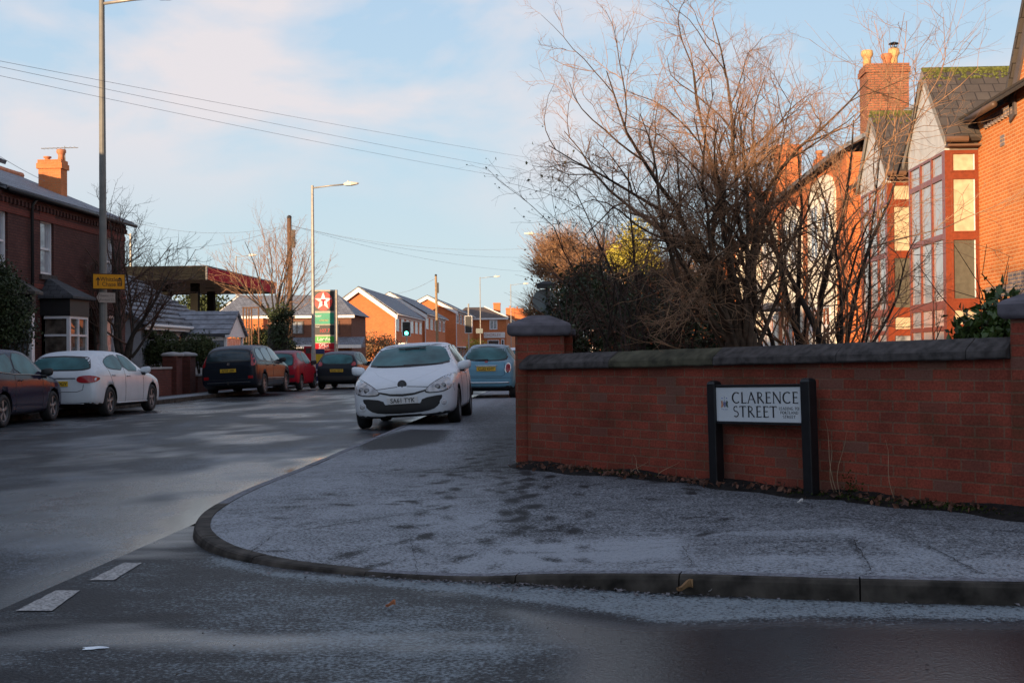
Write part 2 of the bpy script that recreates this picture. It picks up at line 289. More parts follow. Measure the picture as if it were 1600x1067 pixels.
# ------------------------------------------------------------------ mesh builder
class MB:
    def __init__(s): s.v = []; s.f = []; s.mi = []
    def add(s, vs, fs, mi=0):
        o = len(s.v); s.v += [tuple(map(float, p)) for p in vs]
        for f in fs: s.f.append(tuple(i+o for i in f)); s.mi.append(mi)
    def hexa(s, p, mi=0):   # p: 8 points, bottom 4 ccw then top 4
        s.add(p, [(3, 2, 1, 0), (4, 5, 6, 7), (0, 1, 5, 4), (1, 2, 6, 5), (2, 3, 7, 6), (3, 0, 4, 7)], mi)
    def box(s, x0, x1, y0, y1, z0, z1, mi=0):
        s.hexa([(x0, y0, z0), (x1, y0, z0), (x1, y1, z0), (x0, y1, z0), (x0, y0, z1), (x1, y0, z1), (x1, y1, z1), (x0, y1, z1)], mi)
    def cyl(s, a, b, r0, r1=None, n=10, caps=True, mi=0):
        r1 = r0 if r1 is None else r1
        a = Vector(a); b = Vector(b); d = (b-a).normalized()
        t = d.orthogonal().normalized(); w = d.cross(t)
        vs = []
        for c, r in ((a, r0), (b, r1)):
            for k in range(n):
                an = 2*PI*k/n; vs.append(c + t*math.cos(an)*r + w*math.sin(an)*r)
        fs = [(k, (k+1) % n, n+(k+1) % n, n+k) for k in range(n)]
        if caps: fs += [tuple(range(n-1, -1, -1)), tuple(range(n, 2*n))]
        s.add(vs, fs, mi)
    def tube(s, pts, rad, n=5, mi=0, cap=True):
        P = [Vector(p) for p in pts]; vs = []; t = None
        for i, p in enumerate(P):
            d = (P[min(i+1, len(P)-1)] - P[max(i-1, 0)])
            if d.length < 1e-9: d = Vector((0, 0, 1))
            d.normalize()
            if t is None: t = d.orthogonal().normalized()
            else:
                t = t - d*t.dot(d)
                t = t.normalized() if t.length > 1e-6 else d.orthogonal().normalized()
            w = d.cross(t); r = rad[i] if hasattr(rad, '__len__') else rad
            for k in range(n):
                an = 2*PI*k/n; vs.append(p + (t*math.cos(an) + w*math.sin(an))*r)
        fs = []
        for i in range(len(P)-1):
            for k in range(n): fs.append((i*n+k, i*n+(k+1) % n, (i+1)*n+(k+1) % n, (i+1)*n+k))
        if cap: fs += [tuple(range(n-1, -1, -1)), tuple(range((len(P)-1)*n, len(P)*n))]
        s.add(vs, fs, mi)
    def lathe(s, c, axis, prof, n=16, mi=0):   # prof: (dist along axis, radius)
        c = Vector(c); d = Vector(axis).normalized(); t = d.orthogonal().normalized(); w = d.cross(t); vs = []
        for h, r in prof:
            for k in range(n):
                an = 2*PI*k/n; vs.append(c + d*h + (t*math.cos(an)+w*math.sin(an))*r)
        fs = []
        for i in range(len(prof)-1):
            for k in range(n): fs.append((i*n+k, i*n+(k+1) % n, (i+1)*n+(k+1) % n, (i+1)*n+k))
        fs += [tuple(range(n-1, -1, -1)), tuple(range((len(prof)-1)*n, len(prof)*n))]
        s.add(vs, fs, mi)
    def build(s, name, mat, parent=None, smooth=False, local=False, attrs=None, bevel=0, label=None):
        off = Vector((0, 0, 0))
        if parent is not None and not local:
            o = parent
            while o is not None: off += o.location; o = o.parent
        me = bpy.data.meshes.new(name)
        vs = np.array(s.v, float).reshape(-1, 3) - np.array(off)
        me.from_pydata([tuple(v) for v in vs], [], s.f)
        mats = mat if isinstance(mat, (list, tuple)) else [mat]
        for mm in mats: me.materials.append(MT[mm] if isinstance(mm, str) else mm)
        if len(mats) > 1: me.polygons.foreach_set('material_index', s.mi)
        me.update()
        uvl = me.uv_layers.new(name='UVMap'); wv = np.array(s.v, float).reshape(-1, 3)
        buf = np.zeros((len(me.loops), 2)); k = 0
        for p in me.polygons:
            n = p.normal
            if abs(n.z) > .985: t = np.array((1., 0, 0)); b = np.array((0, 1., 0))
            else:
                tt = Vector((0, 0, 1)).cross(n).normalized(); bb = n.cross(tt); t = np.array(tt); b = np.array(bb)
            for li in p.loop_indices:
                q = wv[me.loops[li].vertex_index]; buf[li] = (q@t, q@b)
        uvl.data.foreach_set('uv', buf.ravel())
        if attrs:
            for an, vals in attrs.items():
                a = me.attributes.new(an, 'FLOAT', 'POINT'); a.data.foreach_set('value', np.asarray(vals, np.float32))
        if smooth: me.polygons.foreach_set('use_smooth', [True]*len(me.polygons))
        ob = bpy.data.objects.new(name, me); COL.objects.link(ob)
        if parent is not None: ob.parent = parent
        if bevel:
            bv = ob.modifiers.new('bevel', 'BEVEL'); bv.width = bevel; bv.segments = 2; bv.limit_method = 'ANGLE'; bv.angle_limit = R_(40)
        if label: ob['label'] = label
        return ob
def tag(o, label, cat, group=None, kind=None):
    if label: o['label'] = label
    if cat: o['category'] = cat
    if group: o['group'] = group
    if kind: o['kind'] = kind
    return o
def thing(name, loc, label, cat, group=None, rot=(0, 0, 0)):
    o = bpy.data.objects.new(name, None); o.empty_display_size = .3; COL.objects.link(o)
    o.location = loc; o.rotation_euler = rot
    return tag(o, label, cat, group)
def struct(o): o['kind'] = 'structure'; return o
class Fr:   # a flat working frame: u along, v up, n out
    def __init__(s, o, u, v, n): s.o = Vector(o); s.u = Vector(u); s.v = Vector(v); s.n = Vector(n)
    def p(s, a, b, c=0.0): return s.o + s.u*a + s.v*b + s.n*c
    def box(s, mb, a0, a1, b0, b1, c0, c1, mi=0):
        q = [s.p(a0, b0, c0), s.p(a1, b0, c0), s.p(a1, b0, c1), s.p(a0, b0, c1), s.p(a0, b1, c0), s.p(a1, b1, c0), s.p(a1, b1, c1), s.p(a0, b1, c1)]
        if s.u.cross(s.n).dot(s.v) < 0: q = [q[i] for i in (0, 3, 2, 1, 4, 7, 6, 5)]
        mb.hexa(q, mi)
    def prism(s, mb, pts, c0, c1, mi=0):
        n = len(pts); vs = [s.p(a, b, c0) for a, b in pts] + [s.p(a, b, c1) for a, b in pts]
        area = sum(pts[i][0]*pts[(i+1) % n][1]-pts[(i+1) % n][0]*pts[i][1] for i in range(n))
        sgn = (area > 0) == (s.u.cross(s.v).dot(s.n) > 0)
        front = tuple(range(n, 2*n)); back = tuple(range(n-1, -1, -1)); sides = [(i, (i+1) % n, n+(i+1) % n, n+i) for i in range(n)]
        fs = [front, back] + sides
        if not sgn: fs = [tuple(reversed(f)) for f in fs]
        mb.add(vs, fs, mi)
FX = lambda X, sgn=1: Fr((X, 0, 0), (0, 1, 0), (0, 0, 1), (sgn, 0, 0))      # wall along the road; u = Y
FY = lambda Y, sgn=-1: Fr((0, Y, 0), (1, 0, 0), (0, 0, 1), (0, sgn, 0))     # wall across the road; u = X
def walls(mb, fr, a0, a1, b0, b1, holes, th):
    """solid wall from boxes round rectangular holes (a0,a1,b0,b1)"""
    us = sorted({a0, a1, *[h[0] for h in holes], *[h[1] for h in holes]})
    for i in range(len(us)-1):
        ua, ub = us[i], us[i+1]; mid = (ua+ub)/2
        hs = sorted([h for h in holes if h[0] < mid < h[1]], key=lambda h: h[2]); z = b0
        for h in hs:
            if h[2] > z: fr.box(mb, ua, ub, z, h[2], -th, 0)
            z = h[3]
        if z < b1: fr.box(mb, ua, ub, z, b1, -th, 0)
def window(parent, fr, a0, a1, b0, b1, cols=2, rows=(.3,), mat='white', glass='glass', fw=.06, d0=-.12, d1=-.05, name='window', sill=None, label=None):
    mb = MB()
    fr.box(mb, a0, a0+fw, b0, b1, d0, d1); fr.box(mb, a1-fw, a1, b0, b1, d0, d1)
    fr.box(mb, a0+fw, a1-fw, b0, b0+fw, d0, d1); fr.box(mb, a0+fw, a1-fw, b1-fw, b1, d0, d1)
    ia0, ia1, ib0, ib1 = a0+fw, a1-fw, b0+fw, b1-fw; e = .004
    for k in range(1, cols):
        c = ia0 + (ia1-ia0)*k/cols; fr.box(mb, c-fw*.4, c+fw*.4, ib0, ib1, d0+e, d1-e)
    for r in rows:
        z = b1 - (b1-b0)*r
        for k in range(cols):
            x0 = ia0 + (ia1-ia0)*k/cols + (fw*.4 if k else 0); x1 = ia0 + (ia1-ia0)*(k+1)/cols - (fw*.4 if k < cols-1 else 0)
            fr.box(mb, x0, x1, z-fw*.4, z+fw*.4, d0+e, d1-2*e)
    w = mb.build(name, mat, parent, label=label)
    g = MB(); fr.box(g, ia0-.01, ia1+.01, ib0-.01, ib1+.01, d0+.01, d0+.03); g.build('pane', glass, w)
    if sill:
        sb = MB(); fr.box(sb, a0-.08, a1+.08, b0-.14, b0, -.1, .07); sb.build('sill', sill, w)
    return w
def text_mesh(body, size, mat, parent, mat4, name='lettering', local=True, extrude=.002, ax='CENTER', sx=1.0, bold=0.0):
    c = bpy.data.curves.new('txt', 'FONT'); c.body = body; c.size = size; c.extrude = extrude; c.align_x = ax; c.align_y = 'CENTER'; c.offset = bold
    o = bpy.data.objects.new('txt', c); COL.objects.link(o); dg = bpy.context.evaluated_depsgraph_get()
    me = bpy.data.meshes.new_from_object(o.evaluated_get(dg)); bpy.data.objects.remove(o); bpy.data.curves.remove(c)
    me.transform(Matrix.Scale(sx, 4, (1, 0, 0))); me.transform(mat4); me.materials.clear(); me.materials.append(MT[mat] if isinstance(mat, str) else mat)
    ob = bpy.data.objects.new(name, me); COL.objects.link(ob); ob.parent = parent
    return ob
def m4(o, u, v, n):
    m = Matrix((Vector(u), Vector(v), Vector(n))).transposed().to_4x4(); m.translation = Vector(o); return m
# ================================================================== THE GROUND
def sdist(px, py, poly):
    """signed distance (positive inside) of points to a world polygon"""
    P = np.array(poly)[:, :2]; n = len(P); d = np.full(px.shape, 1e9); ins = np.zeros(px.shape, bool)
    for i in range(n):
        a = P[i]; b = P[(i+1) % n]; ab = b-a; t = np.clip(((px-a[0])*ab[0]+(py-a[1])*ab[1])/max(1e-9, ab@ab), 0, 1)
        d = np.minimum(d, np.hypot(px-a[0]-t*ab[0], py-a[1]-t*ab[1]))
        c = ((a[1] > py) != (b[1] > py)) & (px < (b[0]-a[0])*(py-a[1])/(b[1]-a[1]+1e-12)+a[0]); ins ^= c
    return np.where(ins, d, -d)
def area(px, py, pts, soft): return 1/(1+np.exp(-sdist(px, py, [G(*q) for q in pts])/soft*2.2))
def ldist(px, py, path):
    d = np.full(px.shape, 1e9)
    for i in range(len(path)-1):
        a = np.array(path[i][:2]); b = np.array(path[i+1][:2]); ab = b-a; t = np.clip(((px-a[0])*ab[0]+(py-a[1])*ab[1])/max(1e-9, ab@ab), 0, 1)
        d = np.minimum(d, np.hypot(px-a[0]-t*ab[0], py-a[1]-t*ab[1]))
    return d
def lerp(a, b, w): return a*(1-w)+b*w
def grid(xs, ys, z=0.0):
    X, Y = np.meshgrid(xs, ys); nx, ny = len(xs), len(ys)
    v = np.stack([X.ravel(), Y.ravel(), np.full(X.size, z)], 1)
    i = np.arange(nx-1)[None, :] + (np.arange(ny-1)*nx)[:, None]; i = i.ravel()
    f = np.stack([i, i+1, i+1+nx, i+nx], 1); return v, [tuple(q) for q in f.tolist()], X.ravel(), Y.ravel()
def vnoise(x, y, seed):
    r = np.random.RandomState(seed).rand(64, 64); xi = np.floor(x).astype(int); yi = np.floor(y).astype(int); fx = x-xi; fy = y-yi; fx = fx*fx*(3-2*fx); fy = fy*fy*(3-2*fy)
    g = lambda a, b: r[a % 64, b % 64]
    return (g(xi, yi)*(1-fx)+g(xi+1, yi)*fx)*(1-fy)+(g(xi, yi+1)*(1-fx)+g(xi+1, yi+1)*fx)*fy-.5
def fb(x, y, seed, o=4): return sum(vnoise(x*2**k+7*k, y*2**k+3*k, seed+k)/1.6**k for k in range(o))
KP = [(-2.95, 320, .1), (-2.95, 120, .1), (-2.95, 60, .1), (-2.95, 24, .1), (-2.98, 17.5, .09), (-3.0, 14, .07), (-2.99, 11.3, .08), (-2.92, 9.9, .07), (-2.74, 9.0, .065), (-2.51, 8.4, .06),
      (-2.23, 7.97, .045), (-1.85, 7.61, .034), (-1.5, 7.4, .028), (-1.1, 7.21, .024), (-.6, 7.07, .028), (-.15, 6.95, .062), (.54, 6.72, .10), (1.38, 6.53, .108), (2.19, 6.42, .11), (3.2, 6.34, .125), (6, 6.2, .125), (30, 5.5, .125)]
def resample(P, step):
    P = np.array(P, float); Q = []
    for i in range(len(P)-1):
        p0 = P[max(i-1, 0)]; p1 = P[i]; p2 = P[i+1]; p3 = P[min(i+2, len(P)-1)]
        seg = np.linalg.norm((p2-p1)[:2]); m = max(1, int(seg/step))
        if seg > 5:
            for k in range(m): Q.append(p1+(p2-p1)*k/m)
        else:
            for k in range(m):
                t = k/m; Q.append(.5*((2*p1)+(-p0+p2)*t+(2*p0-5*p1+4*p2-p3)*t*t+(-p0+3*p1-3*p2+p3)*t**3))
    Q.append(P[-1]); return np.array(Q)
kp = resample(KP, .05)
seg = np.r_[0, np.cumsum(np.linalg.norm(np.diff(kp[:, :2], axis=0), axis=1))]
def kat(s, off=0.0):
    x = np.interp(s, seg, kp[:, 0]); y = np.interp(s, seg, kp[:, 1]); h = np.interp(s, seg, kp[:, 2])
    e = .03; tx = np.interp(s+e, seg, kp[:, 0])-np.interp(s-e, seg, kp[:, 0]); ty = np.interp(s+e, seg, kp[:, 1])-np.interp(s-e, seg, kp[:, 1])
    l = np.hypot(tx, ty); nx, ny = -ty/l, tx/l     # to the inside of the footway
    return x+nx*off, y+ny*off, h
s_corner = float(seg[np.argmin(np.hypot(kp[:, 0]+2.99, kp[:, 1]-13.3))])
W0 = np.array((-.5, 13.1)); W1 = np.array((3.07, 9.0)); wd = (W1-W0)/np.linalg.norm(W1-W0)

mb = MB(); mb.box(-1500, 1500, -1500, 1500, -.3, -.05); struct(mb.build('ground', 'ground'))
# main carriageway
xs = np.linspace(-11.5, -2.9, 87); ys = np.r_[np.arange(-40, 4, 2), np.arange(4, 30, .12), np.arange(30, 80, 1), np.linspace(80, 420, 60)]
v, f, X, Y = grid(xs, ys)
fr = np.full(X.shape, .15)
fr += .07*np.cos((X+7.2)*2.6) * np.exp(-((X+7)/4)**2)
fr = lerp(fr, .50, area(X, Y, [(120, 850), (240, 760), (360, 700), (560, 640), (562, 690), (440, 745), (330, 800), (292, 828), (150, 862)], .5))  # sky sheen on the carriageway painted in as a higher frost value
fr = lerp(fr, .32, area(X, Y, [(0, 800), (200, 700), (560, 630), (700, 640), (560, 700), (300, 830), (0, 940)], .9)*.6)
kd = ldist(X, Y, [(a, b) for a, b, c in KP[:12]]); edge = np.clip(1-kd/(.34+.14*np.sin(Y*1.3)+.08*np.sin(Y*4.1)), 0, 1)
fr = fr*(1-np.minimum(1, edge*2.2))
dg = area(X, Y, [(170, 862), (220, 838), (300, 826), (302, 838), (180, 870), (100, 905), (0, 950), (0, 930)], .12)
fr *= 1-dg*.9
fr += .34*fb(X*1.1, Y*.6, 3)*(1-edge)+.20*fb(X*4, Y*1.1, 9)*(1-edge)
fr = np.where(fr < .04, .0, fr)
wet = np.minimum(1, edge*1.3)*.8 + dg*.5 + np.clip(.22+1.2*fb(X*.8+5, Y*.4, 21), 0, .7)
mbx = MB(); mbx.v = [tuple(q) for q in v]; mbx.f = f; mbx.mi = [0]*len(f)
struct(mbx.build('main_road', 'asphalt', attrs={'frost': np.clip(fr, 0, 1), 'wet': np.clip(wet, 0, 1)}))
# side street
xs = np.r_[np.arange(-2.9, 5, .05), np.linspace(5, 60, 30)]; ys = np.r_[np.linspace(-12, 2, 15)[:-1], np.arange(2, 9.5, .05)]
v, f, X, Y = grid(xs, ys)
fr = np.full(X.shape, .13)
fr = lerp(fr, .48, area(X, Y, [(560, 935), (760, 935), (900, 960), (850, 1090), (560, 1090), (430, 1010)], .25)*.85)  # bluish sky reflection painted in through the frost value
fr = lerp(fr, .50, area(X, Y, [(330, 905), (560, 935), (620, 970), (300, 1000)], .2)*.6)
fr = lerp(fr, .1, area(X, Y, [(190, 855), (300, 832), (330, 868), (430, 893), (640, 925), (860, 948), (1000, 972), (1020, 990), (800, 950), (560, 925), (400, 905), (250, 885), (100, 905)], .10))
dark = area(X, Y, [(800, 955), (1000, 982), (1250, 974), (1700, 980), (1750, 1150), (860, 1150), (900, 1020)], .10)
fr *= 1-dark*.97
strip = area(X, Y, [(330, 868), (420, 892), (600, 905), (860, 917), (1065, 932), (1600, 948), (1900, 950), (1900, 972), (1600, 968), (1250, 962), (1030, 972), (930, 952), (760, 930), (600, 915), (420, 900), (345, 880)], .035)
fr = lerp(fr, .88, strip*.9)
fr += .22*fb(X*.9, Y*1.7, 31)*(1-dark)*(1-strip)+.16*fb(X*3, Y*6, 37)*(1-dark)
fr *= np.clip((X+3.05)/.25, .25, 1)
wet = dark*.85 + (1-dark)*(1-strip)*np.clip(.2+1.3*fb(X*.7+3, Y*1.6, 41), 0, .7)
mbx = MB(); mbx.v = [tuple(q) for q in v]; mbx.f = f; mbx.mi = [0]*len(f)
struct(mbx.build('side_street', 'side_asphalt', attrs={'frost': np.clip(fr, 0, 1), 'wet': np.clip(wet, 0, 1)}))
# kerb stones
mb = MB(); s = seg[np.argmin(abs(kp[:, 1]-160))]; off0 = .30
s -= off0
while s < seg[-1]-1 and kat(s)[0] < 14:
    n = 6 if kat(s)[1] < 30 else 1; ss = np.linspace(s+.004, s+.911, n+1)
    dz = NR.uniform(-.004, .004)
    prof = [(0.0, -.03, 0), (.010, 0, -.028), (.022, 0, -.008), (.04, 0, 0), (.125, 0, .002)]
    vs = []
    for q in ss:
        for (o, zb, zt) in prof:
            x, y, h = kat(q, o); vs.append((x, y, (zb if zb < 0 else h+zt+dz)))
        x, y, h = kat(q, .125); vs.append((x, y, -.03))
    m = 6; fs = []
    for i in range(n):
        for k in range(m-1): fs.append((i*m+k+1, i*m+k, (i+1)*m+k, (i+1)*m+k+1))
    tops = [q for k_, q in enumerate(fs) if k_ % (m-1) in (3,)]; rest = [q for k_, q in enumerate(fs) if k_ % (m-1) not in (3,)]
    rest += [tuple(range(m)), tuple(reversed([n*m+k for k in range(m)]))]
    xk, yk, _ = kat(s+.4); corner_ = -2.99 < xk < -.9 and yk < 10.5
    o_ = len(mb.v); mb.add(vs, rest); 
    for q in tops: mb.f.append(tuple(i+o_ for i in q)); mb.mi.append(0 if corner_ else 1)
    s += .915
kt = plain('kerb_top_rime', (.15, .155, .175), .85, var=.5, scale=40, bump=.6, spec=.2); struct(mb.build('kerb', ['kerb', kt]))
# right footway: ruled between kerb back and boundary wall
s_end = seg[-1]-1
sA = np.r_[np.linspace(0, seg[np.argmin(abs(kp[:, 1]-26))], 40)[:-1], np.arange(seg[np.argmin(abs(kp[:, 1]-26))], s_corner, .08)]
sB = np.r_[np.arange(s_corner, s_corner+13.5, .045)]; sC = np.linspace(s_corner+13.5, s_end, 20)[1:]
T = np.linspace(0, 1, 100)
rows = []
inB = [np.array((-.62, 13.3)), np.array((-.6, 13.05))] + [W0+wd*k for k in (0, 1.4, 2.8, 4.2, 5.44)] + [np.array((3.6, 8.9)), np.array((5.5, 8.9))]
ib = np.array(inB); il = np.r_[0, np.cumsum(np.linalg.norm(np.diff(ib, axis=0), axis=1))]
def inner(s):
    if s <= s_corner: return np.array((-.62, kat(s)[1]))
    if s <= s_corner+13.5:
        q = (s-s_corner)/13.5*il[-1]; return np.array((np.interp(q, il, ib[:, 0]), np.interp(q, il, ib[:, 1])))
    q = kat(s); return np.array((max(5.5, q[0]), 8.9))
vs = []
allS = np.r_[sA, sB, sC]
for s in allS:
    x, y, h = kat(s, .124); i = inner(s)
    zz = (h-.002) + (.12-h)*T; vs.append(np.stack([x+(i[0]-x)*T, y+(i[1]-y)*T, zz], 1))
v = np.concatenate(vs); nT = len(T)
f = [(a*nT+b, a*nT+b+1, (a+1)*nT+b+1, (a+1)*nT+b) for a in range(len(allS)-1) for b in range(nT-1)]
f = [tuple(reversed(q)) for q in f]
X, Y = v[:, 0], v[:, 1]; v[:, 2] += .003*np.sin(X*2.1)*np.sin(Y*1.7)
fr = np.full(X.shape, .68)+.17*fb(X*1.3, Y*1.1, 51)+.10*fb(X*6, Y*6, 57)
wl = ldist(X, Y, [(-.62, 60), (-.62, 13.1), (3.07, 9.0), (3.4, 8.9), (12, 8.9)])
fr -= .40*np.exp(-(wl/.8)**2)
fr = lerp(fr, .46+.1*fb(X*5, Y*5, 61), area(X, Y, [(770, 770), (860, 745), (1300, 790), (1640, 830), (1640, 905), (1500, 905), (1340, 850), (780, 853)], .06)*.9)
fr = lerp(fr, .52, area(X, Y, [(1065, 858), (1340, 862), (1420, 900), (1065, 892)], .05))
fr = lerp(fr, .95, area(X, Y, [(800, 862), (1060, 858), (1075, 892), (850, 897), (700, 893)], .05)*.9)
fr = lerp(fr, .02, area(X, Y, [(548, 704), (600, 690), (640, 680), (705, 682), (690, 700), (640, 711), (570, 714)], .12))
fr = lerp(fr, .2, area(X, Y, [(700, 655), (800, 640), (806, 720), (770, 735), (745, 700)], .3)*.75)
fr = lerp(fr, .42, area(X, Y, [(780, 822), (860, 820), (862, 850), (785, 852)], .04)*.7)
# trench lines and joints in the surface
for a, b in (((430, 830), (700, 793)), ((640, 783), (860, 775)), ((380, 860), (440, 815)), ((1065, 858), (1080, 893)), ((1330, 850), (1360, 905)), ((1450, 860), (1530, 905)), ((1300, 812), (1600, 840)), ((820, 853), (1340, 851))):
    d = ldist(X, Y, [G(*a, .08), G(*b, .08)]); fr -= .22*np.exp(-(d/.018)**2)
# footprints trodden through the rime
fp = []
for lane in (((860, 700), (840, 760), (760, 860), (690, 905)), ((800, 690), (700, 760), (640, 840), (520, 880)), ((790, 730), (820, 800), (880, 860), (950, 900))):
    P = [G(*q, .08) for q in lane]
    for i in range(len(P)-1):
        n = int(np.linalg.norm(P[i+1]-P[i])/.33)+1
        for k in range(n):
            c = P[i]+(P[i+1]-P[i])*(k/n); dr = P[i+1]-P[i]; an = math.atan2(dr[1], dr[0])+NR.normal(0, .25); sd = .11*(1 if k % 2 else -1)
            fp.append((c[0]-math.sin(an)*sd+NR.normal(0, .05), c[1]+math.cos(an)*sd+NR.normal(0, .05), an, .135, .05, .75*NR.uniform(.4, 1)))
for k in range(70): fp.append((NR.uniform(-2.4, 1.2), NR.uniform(7.4, 13.5), NR.uniform(0, 6.3), .12, .045, NR.uniform(.15, .6)))
for (cx, cy, an, a, b, st) in fp:
    dx, dy = X-cx, Y-cy; u = dx*math.cos(an)+dy*math.sin(an); w = -dx*math.sin(an)+dy*math.cos(an)
    q = (u/a)**2+(w/b)**2; fr -= st*np.exp(-(q**1.5))
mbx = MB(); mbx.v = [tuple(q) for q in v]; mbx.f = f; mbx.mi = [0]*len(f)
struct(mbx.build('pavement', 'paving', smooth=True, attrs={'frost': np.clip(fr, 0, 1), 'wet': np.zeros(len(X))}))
mb = MB()
def pave_z(x, y):
    k = np.argmin((kp[:, 0]-x)**2+(kp[:, 1]-y)**2); dk = math.hypot(kp[k, 0]-x, kp[k, 1]-y); dw = float(ldist(np.array([x]), np.array([y]), [(-.62, 60), (-.62, 13.1), (3.07, 9.0), (3.4, 8.9), (12, 8.9)])[0])
    return kp[k, 2]+(.12-kp[k, 2])*dk/(dk+dw)
for a, b, w_ in (((430, 832), (640, 803), .008), ((640, 783), (860, 776), .008), ((385, 858), (432, 830), .010), ((1068, 860), (1082, 890), .010), ((1332, 851), (1362, 900), .010), ((1450, 862), (1528, 903), .012), ((1300, 812), (1640, 842), .012), ((822, 854), (1335, 851), .010), ((1460, 815), (1500, 840), .009), ((1100, 800), (1300, 806), .006), ((640, 830), (655, 893), .006)):
    A, B = G(*a, .08), G(*b, .08); n = 26; d = (B-A)[:2]; d = d/np.linalg.norm(d); vs = []
    for i in range(n+1):
        c = A+(B-A)*i/n; jx, jy = NR.uniform(-.008, .008, 2); ww = w_*NR.uniform(.2, 1.0)*.33
        for sg in (-1, 1):
            x, y = c[0]-d[1]*ww*sg+jx, c[1]+d[0]*ww*sg+jy; vs.append((x, y, pave_z(x, y)+.006))
    mb.add(vs, [(2*i+1, 2*i, 2*i+2, 2*i+3) for i in range(n)])
struct(mb.build('pavement_joints', 'soil'))
# soil strip and garden behind the wall
mb = MB(); mb.hexa([(-.4, 13.2, -.04), (3.3, 9.1, -.04), (40, 9.1, -.04), (-.4, 60, -.04), (-.4, 13.2, .14), (3.3, 9.1, .14), (40, 9.1, .14), (-.4, 60, .14)])
struct(mb.build('garden_soil', 'soil'))
# left footway with its kerb
xs = np.linspace(-12.67, -11.5, 14); ys = np.r_[np.arange(-40, 20, 4), np.arange(20, 60, .3), np.arange(60, 330, 5)]
v, f, X, Y = grid(xs, ys, .11); fr = np.full(X.shape, .78)-.5*np.exp(-((X+12.67)/.25)**2)-.35*np.exp(-((X+11.4)/.2)**2)
mbx = MB(); mbx.v = [tuple(q) for q in v]; mbx.f = f; mbx.mi = [0]*len(f)
struct(mbx.build('pavement_left', 'paving', attrs={'frost': np.clip(fr, 0, 1), 'wet': np.zeros(len(X))}))
mb = MB(); y = 16.0
while y < 150: mb.box(-11.62, -11.495, y+.004, y+.911, -.03, .114+NR.uniform(-.003, .003)); y += .915
struct(mb.build('kerb_left', 'kerb', bevel=.012))
mb = MB(); mb.box(-40, -12.68, -45, 420, -.04, .09); struct(mb.build('front_gardens', 'soil'))
mb = MB(); mb.box(-40, -12.66, 58, 100, -.03, .10); struct(mb.build('forecourt', 'asphalt'))
# give-way dashes
for k, pts in enumerate(([(25, 955), (82, 955), (125, 923), (88, 923)], [(140, 907), (178, 907), (222, 880), (193, 880)])):
    mb = MB(); q = [G(*p) for p in pts]; n = 10; vs = []
    for i in range(n+1):
        t = i/n; a = q[0]+(q[3]-q[0])*t; b = q[1]+(q[2]-q[1])*t; j = NR.uniform(-.004, .004, 2)
        vs += [(a[0]+j[0], a[1], .0048), (b[0]+j[1], b[1], .0048)]
    mb.add(vs, [(2*i, 2*i+1, 2*i+3, 2*i+2) for i in range(n)]); struct(mb.build('road_marking', 'line'))
c = G(146, 1013); mb = MB(); vs = [(c[0]+math.cos(a)*(.052+.018*math.sin(3*a+1)), c[1]+math.sin(a)*(.03+.012*math.sin(2*a)), .004) for a in np.linspace(0, 2*PI, 25)[:-1]]
mb.add(vs, [tuple(range(24))]); struct(mb.build('frozen_puddle', 'ice'))

# ================================================================== CORNER WALL, PILLARS, STREET NAME PLATE
WN = Vector((wd[1], -wd[0], 0)); WN = -WN if WN.y > 0 else WN; WU = Vector((wd[0], wd[1], 0)); WL = float(np.linalg.norm(W1-W0))
wf = Fr((W0[0], W0[1], 0), WU, (0, 0, 1), WN)
t = thing('corner_wall', (W0[0], W0[1], 0), 'long weathered red brick wall with dark sloping stone coping, behind the street name plate', 'wall')
zt = lambda a: 1.105+.095*a/WL
mb = MB(); n = 24
for (c0, c1) in ((-.215, 0),):
    vs = []
    for i in range(n+1):
        a = WL*i/n
        for (z, c) in ((-.02, c1), (zt(a), c1), (zt(a), c0), (-.02, c0)): vs.append(wf.p(a, z, c))
    fs = [(i*4+k, i*4+(k+1) % 4, (i+1)*4+(k+1) % 4, (i+1)*4+k) for i in range(n) for k in range(4)]
    fs += [(3, 2, 1, 0), (n*4, n*4+1, n*4+2, n*4+3)]
    mb.add(vs, [tuple(reversed(q)) for q in fs])
mb.build('brickwork', 'wall_brick', t)
# coping stones, each with a chamfered front and sloping back
a = -.07; k = 0; cuts = [0, 1.62, 2.72, 3.9, 5.0, WL]
cuts = [-.05, 1.30, 2.62, 3.92, 5.05, 5.362]
for k in range(len(cuts)-1):
    a0, a1 = cuts[k]+.003, cuts[k+1]-.003
    prof = [(.065, 0), (.075, .012), (.072, .062), (.058, .078), (-.05, .155), (-.165, .155), (-.27, .078), (-.285, .06), (-.285, 0)]
    m = len(prof); seg_n = 8; vs = []
    for i in range(seg_n+1):
        a = a0+(a1-a0)*i/seg_n
        for (c, z) in prof: vs.append(wf.p(a, zt(a)+z+NR.uniform(-.003, .003), c+NR.uniform(-.004, .004)))
    fs = [(i*m+j, (i+1)*m+j, (i+1)*m+(j+1) % m, i*m+(j+1) % m) for i in range(seg_n) for j in range(m)] + [tuple(range(m)), tuple(reversed(range(seg_n*m, seg_n*m+m)))]
    mb = MB(); mb.add(vs, [tuple(reversed(q)) for q in fs])
    mb.build('coping_stone', 'coping_moss' if k in (1,) else 'coping', t, bevel=.006)
